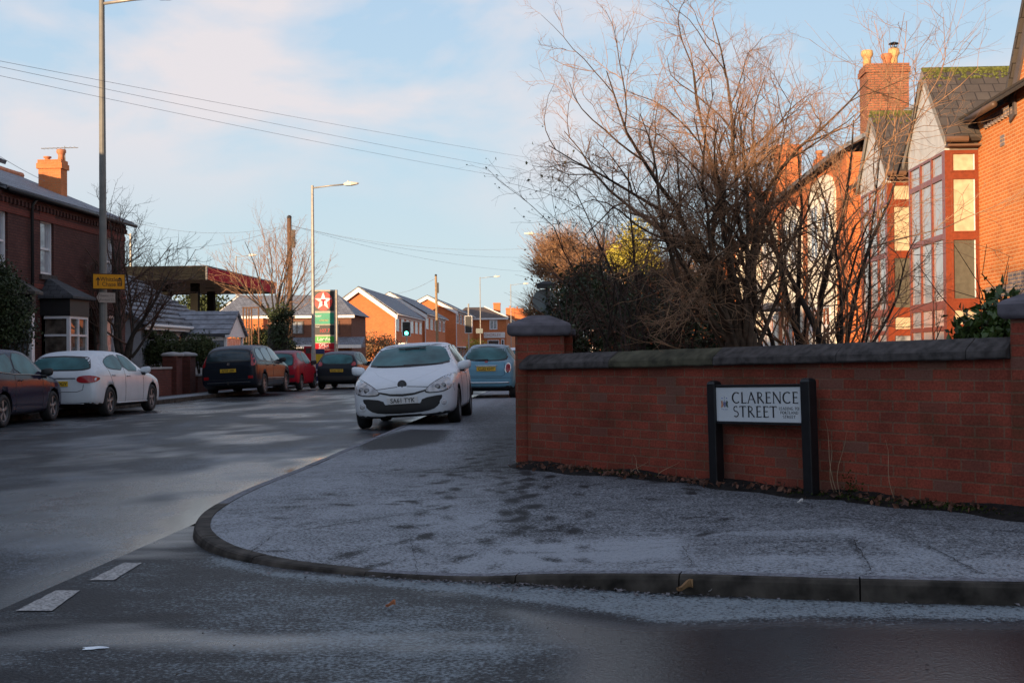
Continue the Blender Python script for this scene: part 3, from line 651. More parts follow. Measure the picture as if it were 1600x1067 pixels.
def pillar(x, y, ang, w, z1, label, capw, caph):
    t = thing('brick_pillar', (x, y, 0), label, 'pillar', rot=(0, 0, ang))
    mb = MB(); mb.box(-w/2, w/2, -w/2, w/2, -.03, z1); mb.build('shaft', 'wall_brick', t, local=True)
    c = capw/2; mb = MB(); e = .025
    lv = [(c-e, 0), (c, .02), (c, .10), (c-.02, .125), (.12, caph-.01), (.04, caph)]
    vs = []
    for (r, z) in lv: vs += [(-r, -r, z1+.001+z), (r, -r, z1+.001+z), (r, r, z1+.001+z), (-r, r, z1+.001+z)]
    fs = [(i*4+j, i*4+(j+1) % 4, (i+1)*4+(j+1) % 4, (i+1)*4+j) for i in range(len(lv)-1) for j in range(4)] + [(3, 2, 1, 0), tuple(range(len(vs)-4, len(vs)))]
    mb.add(vs, fs); mb.build('capstone', 'cap', t, local=True, bevel=.015)
    return t
pillar(-.375, 13.40, 0, .50, 1.455, 'square red brick pillar with frosted pyramid capstone, at the left end of the corner wall', .66, .215)
q = wf.p(5.605, 0, -.21)
pillar(q.x, q.y, math.atan2(wd[1], wd[0]), .47, 1.475, 'brick pillar cut by the right edge of the photo, joining the wall end', .60, .21)
t = thing('return_wall', (-.17, 14, 0), 'short taller brick wall end with a stone cap behind the left pillar', 'wall')
mb = MB(); mb.box(-.3, -.04, 13.72, 30, -.02, 1.46); mb.build('brickwork', 'wall_brick', t)
mb = MB(); mb.box(-.34, .0, 13.72, 30, 1.461, 1.53); mb.build('coping', 'cap', t, bevel=.015)

# street name plate on two posts
def onwall(px, py, c):
    v = ray(px, py); P = np.array(wf.p(0, 0, c)); n_ = np.array(WN); return CAM + v*(((P-CAM)@n_)/(v@n_))
pA = onwall(1121, 752, .10); pB = onwall(1269, 772, .16)
U = Vector(pB-pA); U.z = 0; wid = U.length; U.normalize(); NN = Vector((U.y, -U.x, 0)); NN = -NN if NN.y > 0 else NN
cen = (Vector(pA)+Vector(pB))/2; cen.z = .0
t = thing('street_name_plate', cen, 'white CLARENCE STREET name plate on two black posts before the corner wall', 'street sign')
lean = -.03
sf = Fr(cen, Vector((U.x, U.y, .022)), Vector((U.x*lean, U.y*lean, 1)), NN)
D = pA[1]
zpost = [1.035, 1.045]
for i, a in enumerate((-wid/2, wid/2)):
    r = .046; mb = MB(); lv = [(r, -.02), (r, zpost[i]-.03), (r*.86, zpost[i]-.012), (r*.42, zpost[i])]
    vs = []
    for (q, z) in lv: vs += [sf.p(a-q, z, q), sf.p(a+q, z, q), sf.p(a+q, z, -q), sf.p(a-q, z, -q)]
    fs = [(k*4+j, k*4+(j+1) % 4, (k+1)*4+(j+1) % 4, (k+1)*4+j) for k in range(3) for j in range(4)] + [(3, 2, 1, 0), (12, 13, 14, 15)]
    mb.add(vs, fs); mb.build('post', 'blackpaint', t, bevel=.006)
z0, z1 = .690, .977
a0, a1 = -wid/2+.034, wid/2-.046
mb = MB(); sf.box(mb, a0, a1, z0-.022, z0, -.02, .03); sf.box(mb, a0, a1, z1, z1+.022, -.02, .03); sf.box(mb, a0, a1, z0, z1, -.02, .008); mb.build('backing_frame', 'blackpaint', t, bevel=.003)
mb = MB(); sf.box(mb, a0+.004, a1-.004, z0+.002, z1-.002, .009, .022); plate = mb.build('plate', 'sign_white', t)
# serif capitals drawn as strokes (height 1); thick .12, thin .065
def arc(cx, cy, rx, ry, a0, a1, n=14): return [(cx+rx*math.cos(R_(a0+(a1-a0)*k/n)), cy+ry*math.sin(R_(a0+(a1-a0)*k/n))) for k in range(n+1)]
TK, TN = .13, .075
def ser(x, y, w=.09): return ([(x-w, y), (x+w, y)], .035)
GL = {
 'C': (.80, [(arc(.46, .5, .40, .47, 52, 180), 'c'), (arc(.46, .5, .40, .47, 180, 310), 'c')]),
 'L': (.60, [([(.16, 0), (.16, 1)], TK), ([(.16, .03), (.56, .03)], TN), ([(.56, 0), (.59, .14)], .04), ser(.16, .985), ser(.10, .02, .07)]),
 'A': (.86, [([(.08, 0), (.42, 1)], TN), ([(.40, 1.0), (.80, 0)], TK), ([(.2, .34), (.66, .34)], .055), ser(.08, .02), ser(.8, .02)]),
 'R': (.76, [([(.16, 0), (.16, 1)], TK), (arc(.22, .745, .30, .225, 90, -90), .085), ([(.16, .97), (.24, .97)], TN), ([(.16, .52), (.26, .52)], TN), ([(.3, .52), (.72, .0)], TK), ser(.16, .02), ser(.11, .985, .07)]),
 'E': (.62, [([(.16, 0), (.16, 1)], TK), ([(.16, .03), (.55, .03)], TN), ([(.16, .52), (.48, .52)], TN), ([(.16, .97), (.53, .97)], TN), ([(.55, .0), (.58, .13)], .04), ([(.53, .99), (.55, .88)], .04), ([(.48, .46), (.48, .58)], .035), ser(.10, .02, .06), ser(.10, .985, .06)]),
 'N': (.92, [([(.14, 0), (.14, .98)], TN), ([(.13, 1), (.78, .0)], TK), ([(.78, 0), (.78, 1)], TN), ser(.14, .02), ser(.78, .985), ser(.10, .985, .07)]),
 'S': (.58, [(arc(.29, .745, .20, .225, 40, 235, 12)+arc(.30, .27, .23, .24, 65, -140, 14), .09)]),
 'T': (.70, [([(.35, 0), (.35, 1)], TK), ([(.04, .965), (.66, .965)], TN), ([(.04, .99), (.02, .85)], .04), ([(.66, .99), (.68, .85)], .04), ser(.35, .02)]),
 'D': (.84, [([(.16, 0), (.16, 1)], TK), (arc(.26, .5, .46, .47, 90, -90), .095), ([(.16, .97), (.28, .97)], TN), ([(.16, .03), (.28, .03)], TN)]),
 'I': (.30, [([(.15, 0), (.15, 1)], TK), ser(.15, .02), ser(.15, .985)]),
 'G': (.84, [(arc(.46, .5, .40, .47, 52, 300), 'c'), ([(.72, .06), (.72, .42)], TK), ([(.58, .42), (.82, .42)], .05)]),
 'O': (.92, [(arc(.46, .5, .40, .47, 0, 360, 24), 'c')]),
 'P': (.66, [([(.16, 0), (.16, 1)], TK), (arc(.22, .72, .30, .25, 90, -90), .085), ([(.16, .97), (.24, .97)], TN), ([(.16, .47), (.26, .47)], TN), ser(.16, .02)]),
 ' ': (.4, []),
}
def word(mb, fr, txt, a, z, h, c0, c1, gap=.10, sx=1.0, k=1.0):
    x = a; layer = 0
    for ch in txt:
        w, strokes = GL[ch]
        for pts, tw in strokes:
            layer = (layer+1) % 7
            L_, R2 = [], []
            for i, p in enumerate(pts):
                q0 = pts[max(i-1, 0)]; q1 = pts[min(i+1, len(pts)-1)]; dx, dy = q1[0]-q0[0], q1[1]-q0[1]; l = math.hypot(dx, dy) or 1
                if tw == 'c': hw = (.04+.035*abs(dy/l))*k
                else: hw = tw/2*k
                nx, ny = -dy/l*hw, dx/l*hw
                L_.append((p[0]+nx, p[1]+ny)); R2.append((p[0]-nx, p[1]-ny))
            cc = c1+layer*.0002; n = len(pts)
            vs = [fr.p(x+q[0]*h*sx, z+q[1]*h, cc) for q in L_]+[fr.p(x+q[0]*h*sx, z+q[1]*h, cc) for q in R2]
            mb.add(vs, [(n+i, n+i+1, i+1, i) for i in range(n-1)])
        x += (w*sx+gap)*h
    return x
mb = MB(); W_ = a1-a0
HP = z1-z0; hC = .32*HP
def fitw(txt, h, gap, f0, f1): return (W_*(f1-f0)/h-(len(txt)-1)*gap)/sum(GL[c][0] for c in txt)
for txt, f0, f1, fb_ in (('CLARENCE', .205, .962, .465), ('STREET', .213, .722, .865)):
    word(mb, sf, txt, a0+W_*f0, z1-fb_*HP, hC, .022, .0235, gap=.09, sx=fitw(txt, hC, .09, f0, f1))
mb.build('street_name', 'letters', plate)
mb = MB(); k_ = plain('grey_lettering', (.03, .03, .035), .5); hs = .078*HP
for txt, f0, f1, fb_ in (('LEADING TO', .745, .965, .645), ('PORTLAND', .758, .955, .76), ('STREET', .785, .925, .875)):
    word(mb, sf, txt, a0+W_*f0, z1-fb_*HP, hs, .022, .0235, gap=.12, sx=fitw(txt, hs, .12, f0, f1), k=1.25)
mb.build('small_lettering', k_, plate)
# coat of arms: shield, helm and crest, two supporters, flowers above, scroll below
cx, cz = a0+W_*.112, z0+HP*.50
for nm, cc, polys in (('shield', (.16, .17, .3), [[(-.018, .03), (.018, .03), (.018, -.01), (0, -.04), (-.018, -.01)]]),
    ('helm', (.25, .3, .36), [[(-.014, .034), (0, .062), (.014, .034)], [(-.006, .066), (.006, .066), (.004, .09), (-.004, .09)]]),
    ('supporter', (.5, .22, .12), [[(-.054, .035), (-.034, .045), (-.024, .01), (-.022, -.035), (-.036, -.02), (-.044, -.04), (-.056, -.036), (-.05, 0)]]),
    ('supporter', (.07, .1, .08), [[(.022, .01), (.034, .045), (.056, .03), (.05, 0), (.058, -.036), (.046, -.038), (.038, -.012), (.022, -.036)]]),
    ('flower', (.1, .14, .4), [[(-.046, .07), (-.036, .078), (-.028, .07), (-.036, .062)]]), ('flower', (.1, .14, .4), [[(.03, .07), (.038, .078), (.047, .07), (.038, .062)]]),
    ('scroll', (.4, .42, .5), [[(-.052, -.044), (-.03, -.05), (.03, -.05), (.052, -.044), (.048, -.058), (.028, -.063), (-.028, -.063), (-.048, -.058)]])):
    mb = MB()
    for P in polys: sf.prism(mb, [(cx+a*.74, cz+b*.74) for a, b in P], .022, .0236)
    mb.build(nm, plain('arms_'+nm, cc, .6, var=.5, scale=60), plate)
# ================================================================== BUILDINGS
def slab(mb, p0, p1, p2, p3, th):
    """roof plane from four corner points (ccw seen from above) with thickness"""
    P = [Vector(p) for p in (p0, p1, p2, p3)]; n = (P[1]-P[0]).cross(P[3]-P[0]).normalized()
    mb.hexa([p-n*th for p in P]+P)
def gable_house(t, X0, X1, Y0, Y1, ze, zr, brick, roof, over=.25, verge='white_paint', gut='white_paint', vth=.22, ridge='black'):
    """house X0..X1, Y0..Y1, ridge along the road; gables look at the viewer and away"""
    xm = (X0+X1)/2; mb = MB(); fr = FY(Y0)
    vs = [(X0, Y0, -.1), (X1, Y0, -.1), (X1, Y0, ze), (xm, Y0, zr-.12), (X0, Y0, ze)]
    vs += [(x, Y1, z) for x, y, z in vs]
    mb.add(vs, [(0, 1, 2, 3, 4), (9, 8, 7, 6, 5), (1, 6, 7, 2), (5, 0, 4, 9), (2, 7, 8, 3), (3, 8, 9, 4), (0, 5, 6, 1)])
    mb.build('wall', brick, t)
    sl_ = (zr-ze)/(xm-X0); zo = ze-over*sl_
    mb = MB(); slab(mb, (xm, Y0-over, zr+.05), (X0-over, Y0-over, zo+.05), (X0-over, Y1+over, zo+.05), (xm, Y1+over, zr+.05), .1)
    slab(mb, (X1+over, Y0-over, zo+.05), (xm, Y0-over, zr+.05), (xm, Y1+over, zr+.05), (X1+over, Y1+over, zo+.05), .1)
    r = mb.build('roof', roof, t)
    if verge:
        mb = MB()
        for s in (-1, 1):
            xe = xm+s*(xm-X0+over)
            P = [(xe, zo-vth*.2), (xm, zr+.04), (xm, zr+.04-vth*1.15), (xe-s*.05, zo-vth*1.2)]
            fy = FY(Y0-over+.0); fy.prism(mb, P if s < 0 else P, .003, .045)
        mb.build('bargeboard', verge, t)
    if gut:
        mb = MB()
        for s, xe in ((-1, X0-over), (1, X1+over)): mb.tube([(xe+s*.04, Y0-over, zo+.0), (xe+s*.04, Y1+over, zo+.0)], .06, 8)
        mb.build('gutter', gut, t, smooth=True)
        mb = MB(); mb.box(X1+.002, X1+.03, Y0, Y1, zo-.25, ze-.05); mb.build('fascia', gut, t)
    mb = MB(); mb.tube([(xm, Y0-over, zr+.07), (xm, Y1+over, zr+.07)], .09, 8); mb.build('ridge_tiles', ridge, t, smooth=True)
    return r
def chimney(parent, cx, cy, w, d, z0, z1, mat, pots=((0, 'terracotta', .16, .5),), band=True):
    mb = MB(); mb.box(cx-w/2, cx+w/2, cy-d/2, cy+d/2, z0, z1-.28); mb.box(cx-w/2-.05, cx+w/2+.05, cy-d/2-.05, cy+d/2+.05, z1-.279, z1-.11); mb.box(cx-w/2-.02, cx+w/2+.02, cy-d/2-.02, cy+d/2+.02, z1-.109, z1)
    c = mb.build('chimney', mat, parent)
    for off, m, r, h in pots:
        mb = MB(); mb.lathe((cx+off, cy, z1), (0, 0, 1), [(0, r*.8), (h*.45, r*.72), (h*.55, r*.8), (h*.75, r*1.15), (h, r*1.05), (h*.98, r*.7)], 14); mb.build('chimney_pot', m, c, smooth=True)
    return c
# ---- left: near end of the dark brick terrace
XF = -14.3
t = thing('terraced_house', (XF, 40, 0), 'dark brick end terrace house with frosty slate roof and orange lit chimney', 'house')
fr = FX(XF)
def hole(px0, px1, py0, py1, X=XF): return (AX(px0, py0, X)[1], AX(px1, py0, X)[1], AX(px0, py1, X)[2], AX(px0, py0, X)[2])
ups = []
for (a, b, c, d) in ((-30, 12, 318, 418), (63, 84, 342, 429), (163, 178, 366, 437)):
    q0 = AX(a, c, XF); q1 = AX(b, (c+d)/2, XF); q2 = AX(b, d+ (2), XF); ups.append([q0[1], q1[1], q2[2]-.02, AX((a+b)/2, c, XF)[2]])
for u in ups: u[2] = 3.55; u[3] = 5.02
low = [[AX(163, 500, XF)[1], AX(182, 500, XF)[1], .95, 2.6]]
door = [AX(127, 500, XF)[1], AX(150, 500, XF)[1], .1, 2.75]
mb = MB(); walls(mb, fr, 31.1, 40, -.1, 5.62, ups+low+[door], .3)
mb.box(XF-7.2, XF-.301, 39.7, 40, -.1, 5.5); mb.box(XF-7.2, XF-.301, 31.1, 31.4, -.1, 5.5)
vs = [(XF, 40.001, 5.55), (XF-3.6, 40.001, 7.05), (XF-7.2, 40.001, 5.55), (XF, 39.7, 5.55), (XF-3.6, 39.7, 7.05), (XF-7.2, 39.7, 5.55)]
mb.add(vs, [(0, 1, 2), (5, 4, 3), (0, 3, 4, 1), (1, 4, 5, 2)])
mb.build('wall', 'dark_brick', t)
mb = MB(); slab(mb, (XF+.22, 31.1, 5.6), (XF+.22, 40.3, 5.6), (XF-3.6, 40.3, 7.2), (XF-3.6, 31.1, 7.2), .1); slab(mb, (XF-3.6, 31.1, 7.2), (XF-3.6, 40.3, 7.2), (XF-7.4, 40.3, 5.6), (XF-7.4, 31.1, 5.6), .1)
rf = mb.build('roof', 'slate', t)
mb = MB(); y = 31.12
while y < 40.2: mb.tube([(XF-3.6, y, 7.2), (XF-3.6, y+.44, 7.2+NR.uniform(0, .02))], .11, 8); y += .45
mb.build('ridge_tiles', 'terracotta', rf)
mb = MB(); mb.box(XF+.001, XF+.05, 31.1, 40, 5.36, 5.5)
y = 31.15
while y < 39.95: mb.box(XF+.001, XF+.075, y, y+.11, 5.22, 5.355); y += .225
mb.build('dentil_course', 'dark_brick', t)
mb = MB(); mb.box(XF+.001, XF+.028, 31.1, 40.0, 4.98, 5.13); mb.box(XF+.001, XF+.03, 31.1, 40.0, 3.14, 3.27); mb.build('brick_band', 'band_brick', t)
mb = MB(); mb.tube([(XF+.26, 31.1, 5.5), (XF+.26, 40.3, 5.5)], .06, 8); yd = AX(46, 400, XF)[1]; mb.tube([(XF+.2, yd, 5.46), (XF+.08, yd, 5.3), (XF+.08, yd, .1)], .045, 8); mb.build('gutter', 'black', t, smooth=True)
for u in ups:
    window(t, fr, u[0], u[1], u[2], u[3], cols=1, rows=(.52,), mat='white', glass='skyglass', fw=.07, d0=-.16, d1=-.07, sill='coping')
    mb = MB(); a0_, a1_ = u[0]-.06, u[1]+.06; m_ = (a0_+a1_)/2; n = 9
    top = [(a0_+(a1_-a0_)*k/n, u[3]+.24+.09*(1-((k/n-.5)*2)**2)) for k in range(n+1)]; bot = [(a0_+(a1_-a0_)*k/n, u[3]-.04+.09*(1-((k/n-.5)*2)**2)) for k in range(n, -1, -1)]
    fr.prism(mb, top+bot, -.12, .012); mb.build('arch', 'band_brick', t)
for u in low: window(t, fr, u[0], u[1], u[2], u[3], cols=1, rows=(.35,), glass='glass_mid', fw=.07, sill='coping')
mb = MB(); fr.box(mb, door[0], door[1], .1, 2.1, -.28, -.22); dd = mb.build('door', 'black', t)
mb = MB(); fr.box(mb, door[0], door[1], 2.15, 2.7, -.26, -.23); mb.build('fanlight', 'glass_mid', dd)
mb = MB(); mb.lathe((XF+.1, door[1]+.12, 2.6), (1, 0, 0), [(0, .05), (.05, .09), (.12, .09), (.16, .03)], 10); mb.build('porch_lamp', 'white', t, smooth=True)
cy_ = 38.6; q0 = AY(57, 300, cy_); q1 = AY(96, 300, cy_)
c = chimney(t, (q0[0]+q1[0])/2, cy_+.3, q1[0]-q0[0]-.08, .5, 5.9, AY(80, 249, cy_)[2], 'left_chimney', pots=((-.17, 'terracotta', .11, .13), (.27, 'terracotta', .13, .34)))
mb = MB(); zc = AY(80, 249, cy_)[2]; q = (q0[0]+q1[0])/2
mb.tube([(q+.3, cy_+.6, zc-.5), (q+.25, cy_+.6, zc+.5)], .014, 5); mb.tube([(q-.45, cy_+.5, zc+.42), (q+.65, cy_+.7, zc+.46)], .012, 5)
for k in range(9): xx = q-.45+k*.13; mb.tube([(xx, cy_+.45, zc+.42+k*.004), (xx+.01, cy_+.75, zc+.43+k*.004)], .005, 4)
mb.build('aerial', 'galv', c)
def sqbay(t, Y0, Y1, X1, zt_, glass, roofm='black_roof', hz=.55, zw=2.42, near=.14):
    """square timber bay on the terrace front: brick apron, windows on front and side, hipped lean-to roof"""
    mb = MB(); mb.box(XF+.001, X1, Y0, Y1, -.05, .85); mb.box(XF+.001, XF+.1, Y0, Y1, .86, zw); mb.build('bay_wall', 'garden_brick', t)
    mb = MB(); mb.box(XF+.001, X1+.02, Y0-.02, Y1+.02, zw, zt_); b = mb.build('bay_panel', 'black', t)
    f1 = FY(Y0); window(t, f1, XF+.03, X1-.001, .86, zw, cols=1, rows=(.33,), glass=glass, fw=.07, d0=-.09, d1=0, name='bay_window')
    f2 = FX(X1); window(t, f2, Y0+.002, Y1, .86, zw, cols=2, rows=(.33,), glass=glass, fw=.07, d0=-.09, d1=-.002, name='bay_window')
    mb = MB(); o = .16; e = .0; za = zt_; zb = zt_+hz
    vs = [(X1+o, Y0-o, za), (X1+o, Y1+o, za), (XF+.002, Y1+o, za), (XF+.002, Y0-o, za), (XF+.002, Y0+.45, zb), (XF+.002, Y1-.45, zb), (X1+o, Y0-o, za-.07), (X1+o, Y1+o, za-.07), (XF+.002, Y1+o, za-.07), (XF+.002, Y0-o, za-.07)]
    mb.add(vs, [(0, 1, 5, 4), (3, 0, 4), (1, 2, 5), (6, 7, 1, 0), (7, 8, 2, 1), (9, 6, 0, 3), (9, 8, 7, 6)]); mb.build('bay_roof', roofm, t)
sqbay(t, AX(63, 500, XF)[1], AX(122, 500, -13.65)[1]+.35, -13.5, 2.95, 'bayglass')
sqbay(t, 31.15, AX(48, 500, -13.6)[1], -13.5, 2.95, 'glass_mid', roofm='dark_tile')
# rest of the terrace runs on beyond the left edge of the photo
t = thing('terrace_row', (XF, 10, 0), 'taller terrace row continuing past the left edge, outside the photo', 'house')
mb = MB()
hs_ = [(y, y+1.0, .9, 2.5) for y in np.arange(-56, 29, 5.2)] + [(y+2.4, y+3.3, 3.6, 5.1) for y in np.arange(-56, 27, 5.2)]
hs_ = [h for h in hs_ if not (-15.5 < h[0] < 9 and h[3] > 4) and not any(h[0] < e < h[1] for e in (-14, 8))]
for (ya, yb, ze) in ((-60, -14, 5.7), (-13.999, 7.999, 4.3), (8, 31.08, 6.2)):  # heights of the unseen stretches shaped to set where their shade falls
    walls(mb, fr, ya, yb, -.1, ze, [h for h in hs_ if ya < h[0] < yb], .3); mb.box(XF-7.2, XF-.301, yb-.28, yb, -.1, ze-.1); mb.box(XF-7.2, XF-.301, ya, ya+.28, -.1, ze-.1); mb.box(XF-7.2, XF-6.9, ya+.281, yb-.281, -.1, ze-.1)
mb.build('wall', 'dark_brick', t)
mb = MB()
for (ya, yb, ze) in ((-60, -14, 5.7), (-13.999, 7.999, 4.3), (8, 31.09, 6.2)):
    slab(mb, (XF+.22, ya, ze), (XF+.22, yb, ze), (XF-3.6, yb, ze+1.75), (XF-3.6, ya, ze+1.75), .1); slab(mb, (XF-3.6, ya, ze+1.75), (XF-3.6, yb, ze+1.75), (XF-7.4, yb, ze), (XF-7.4, ya, ze), .1)
    mb.box(XF-7.2, XF, yb-.28, yb-.001, ze-.4, ze-.11)
mb.build('roof', 'slate', t)
for h in hs_: window(t, fr, *h, cols=1, rows=(.5,), glass='glass_mid')
# ---- bungalow with ribbed tile roof and porch
t = thing('bungalow', (-14.6, 46, 0), 'pale grey rendered bungalow with frosty ribbed roof and small gabled porch, beside the fuel station', 'bungalow')
XB = -14.6
fb = FX(XB); bh = [(44.0, 45.1, 1.1, 2.15), (46.0, 47.3, 1.1, 2.15)]
mb = MB(); walls(mb, fb, 42.3, 51, -.1, 2.55, bh, .25)
vs = [(XB, 42.3, 2.54), (XB-3.5, 42.3, 4.5), (XB-7, 42.3, 2.54), (XB-7, 42.3, -.1), (XB-.26, 42.3, -.1)]
FY(42.3).prism(mb, [(XB-.251, -.1), (XB-.251, 2.5), (XB-3.5, 4.45), (XB-7, 2.5), (XB-7, -.1)], -.25, .0)
FY(51).prism(mb, [(XB-.251, -.1), (XB-.251, 2.5), (XB-3.5, 4.45), (XB-7, 2.5), (XB-7, -.1)], 0, .25)
mb.build('wall', 'greyrender', t)
for h in bh: window(t, fb, *h, cols=2, rows=(.4,), glass='glass_mid', sill='white')
mb = MB(); slab(mb, (XB+.3, 42.1, 2.45), (XB+.3, 51.2, 2.45), (XB-3.5, 51.2, 4.65), (XB-3.5, 42.1, 4.65), .1); slab(mb, (XB-3.5, 42.1, 4.65), (XB-3.5, 51.2, 4.65), (XB-7.3, 51.2, 2.45), (XB-7.3, 42.1, 2.45), .1)
rf = mb.build('roof', 'tile', t)
mb = MB()
for k in range(11):
    q = k/11*1.0+.03; x = XB+.3-3.8*q; z = 2.45+2.2*q+.04; mb.tube([(x, 42.1, z), (x, 51.2, z)], .05, 6)
mb.build('tile_ribs', plain('rib_frost', (.15, .165, .19), .8, var=.5, scale=2), rf)
mb = MB(); mb.box(XB+.22, XB+.27, 42.1, 51.2, 2.24, 2.40); mb.tube([(XB+.33, 42.1, 2.38), (XB+.33, 51.2, 2.38)], .055, 8); mb.build('gutter', 'white_paint', t)
# porch
p0 = AX(283, 500, XB)[1]
PX0, PX1, PY0, PY1 = XB, -12.95, 46.9, 49.3
ym = (PY0+PY1)/2
mb = MB(); slab(mb, (PX0-1.2, PY0-.2, 2.15), (PX1+.15, PY0-.2, 2.15), (PX1+.15, ym, 3.05), (PX0-1.2, ym, 3.05), .08); slab(mb, (PX1+.15, PY1+.2, 2.15), (PX0-1.2, PY1+.2, 2.15), (PX0-1.2, ym, 3.05), (PX1+.15, ym, 3.05), .08)
rf = mb.build('porch_roof', 'tile', t)
mb = MB(); mb.box(PX1, PX1+.16, PY0-.2, PY0-.1, 2.02, 2.12)
FX(PX1).prism(mb, [(PY0-.15, 2.05), (PY1+.15, 2.05), (ym, 2.95)], .0, .05); mb.box(PX1-.1, PX1, PY0, PY0+.1, .1, 2.05); mb.box(PX1-.1, PX1, PY1-.1, PY1, .1, 2.05); mb.box(PX0+.01, PX1-.11, PY0, PY0+.08, 1.92, 2.06)
mb.box(PX0+.01, PX1-.11, PY0+.01, PY0+.07, .1, .9); mb.build('porch_frame', 'white_paint', t)
mb = MB(); mb.box(PX0+.02, PX1-.12, PY0+.03, PY0+.05, .91, 1.91); mb.box(PX1-.06, PX1-.04, PY0+.11, PY1-.11, .2, 2.0); mb.build('porch_glazing', 'glass_mid', t)
# ---- fuel station canopy
q = AY(323, 415, 63.6); CX = q[0]; CZ = q[2]
Yb = 78.5
t = thing('fuel_station_canopy', (CX-6, 70, 0), 'large flat fuel station canopy with red fascia along the road and grimy dark end', 'canopy')
cz0 = AY(323, 437, 63.6)[2]
mb = MB(); mb.box(CX-16, CX-.06, 63.66, Yb-.06, cz0+.05, CZ-.12); mb.build('soffit', 'soffit', t)
mb = MB(); mb.box(CX-16, CX-.06, 63.6, 63.655, cz0, CZ); mb.build('fascia_end', 'fascia_dark', t); mb = MB(); mb.box(CX-16, CX-.06, Yb-.055, Yb, cz0, CZ); mb.build('fascia_end', 'fascia_dark', t)
mb = MB(); mb.box(CX-.055, CX, 63.75, Yb, cz0+.02, CZ-.06); mb.build('fascia_red', 'red_sign', t)
mb = MB(); mb.box(CX-.06, CX+.012, 63.58, 63.745, cz0, CZ+.01); mb.box(CX-.06, CX+.01, 63.75, Yb, CZ-.055, CZ+.01); mb.build('trim', 'galv_dark', t)
for (x, y) in ((CX-1.5, 66.2), (CX-1.5, 74), (CX-9, 66.2), (CX-9, 74)):
    pass
for (px, y) in ((261, 67), (305, 67.5), (261, 76), (330, 76)):
    q = AY(px, 470, y); mb = MB(); mb.box(q[0]-.2, q[0]+.2, y-.2, y+.2, .05, cz0+.045); mb.build('column', 'fascia_dark', t)
for k in range(6):
    mb = MB(); x = CX-2.2-2.4*(k % 3); y = 66+6*(k//3); mb.box(x-.25, x+.25, y-.25, y+.25, cz0+.0, cz0+.049); mb.build('downlight', 'galv_dark', t)
# ---- totem sign
TY = 67.5; a = AY(489, 585, TY); b = AY(526, 453, TY); TX0, TX1, TZ1 = a[0], b[0]+.03, b[2]; TW = TX1-TX0
t = thing('totem_sign', ((TX0+TX1)/2, TY, .08), 'tall fuel station totem with white star on red disc above coloured panels', 'sign')
mb = MB(); mb.box(TX0, TX1, TY-.14, TY+.14, .08, TZ1); mb.build('casing', plain('totem_casing', (.36, .31, .25), .5), t)
ft = FY(TY-.141); zat = lambda py: AY(508, py, TY)[2]; pa, pb = TX0+.04, TX1-.15
def panel(y0, y1, mat, e=.0, name='panel', x0=None, x1=None):
    mb = MB(); ft.box(mb, x0 or pa, x1 or pb, zat(y1), zat(y0), 0, .02+e); return mb.build(name, mat, t)
p = panel(455.5, 486, plain('totem_black', (.03, .025, .022), .4))
cx, cz, rr = (pa+pb)/2+.0, (zat(456)+zat(485.5))/2, (zat(456)-zat(485.5))/2*.97
mb = MB(); ft.prism(mb, [(cx+rr*math.cos(k*PI/18), cz+rr*math.sin(k*PI/18)) for k in range(36)], .021, .028); d_ = mb.build('disc', plain('disc_red', (.72, .04, .03), .4), p)
pts = [(cx+(rr*.98 if k % 2 == 0 else rr*.40)*math.cos(PI/2+k*PI/5), cz+(rr*.98 if k % 2 == 0 else rr*.40)*math.sin(PI/2+k*PI/5)) for k in range(10)]
mb = MB(); vs = [ft.p(cx, cz, .033)]+[ft.p(a_, b_, .033) for a_, b_ in pts]; mb.add(vs, [(0, 1+k, 1+(k+1) % 10) for k in range(10)]); mb.build('star', 'white', p)
mb = MB(); ft.box(mb, cx-rr*.27, cx+rr*.27, cz+rr*.02, cz+rr*.19, .034, .04); ft.box(mb, cx-rr*.09, cx+rr*.09, cz-rr*.42, cz+rr*.02, .034, .04); mb.build('letter', MT['red_sign'], p)
def ttext(pn, s, size, mat, px, py, e=.03, sx=1.0):
    q = AY(px, py, TY); text_mesh(s, size, mat, pn, m4(Vector((q[0], TY-.141-e, q[2]))-Vector(t.location)-Vector((0, 0, 0)), (1, 0, 0), (0, 0, 1), (0, -1, 0)), sx=sx)
p = panel(489, 506.5, plain('totem_green', (.01, .26, .15), .4)); ttext(p, 'Super', .17, 'white', 498, 493.5); ttext(p, 'unleaded', .13, 'buffpot', 507, 500.5)
p = panel(508, 523, 'black'); ttext(p, 'Diesel', .11, 'white', 496, 510.5); ttext(p, '107.7', .26, plain('led_red', (.3, .01, .01), .5, emit=(.8, .02, .02), es=.35), 508, 517)
p = panel(525.5, 535, plain('shop_green', (.04, .30, .03), .4)); ttext(p, 'Londis', .27, 'white', 507, 530)
p = panel(536.5, 546, 'red_sign'); ttext(p, 'OPEN', .2, 'white', 507, 539.5); ttext(p, '24 HOURS', .12, 'white', 507, 543.5)
p = panel(547, 557, 'red_sign'); ttext(p, 'express', .2, 'white', 510, 552)
t = thing('forecourt_banner', (AY(497, 585, 62)[0], 62, .1), 'small yellow and blue poster board standing in front of the totem sign', 'poster')
q0 = AY(489.5, 586, 62); q1 = AY(507, 545, 62); fb2 = FY(62)
mb = MB(); fb2.box(mb, q0[0], q1[0], .1, q1[2], -.03, 0); mb.build('board', plain('banner_navy', (.02, .03, .11), .5), t)
w = q1[0]-q0[0]; h = q1[2]-.1
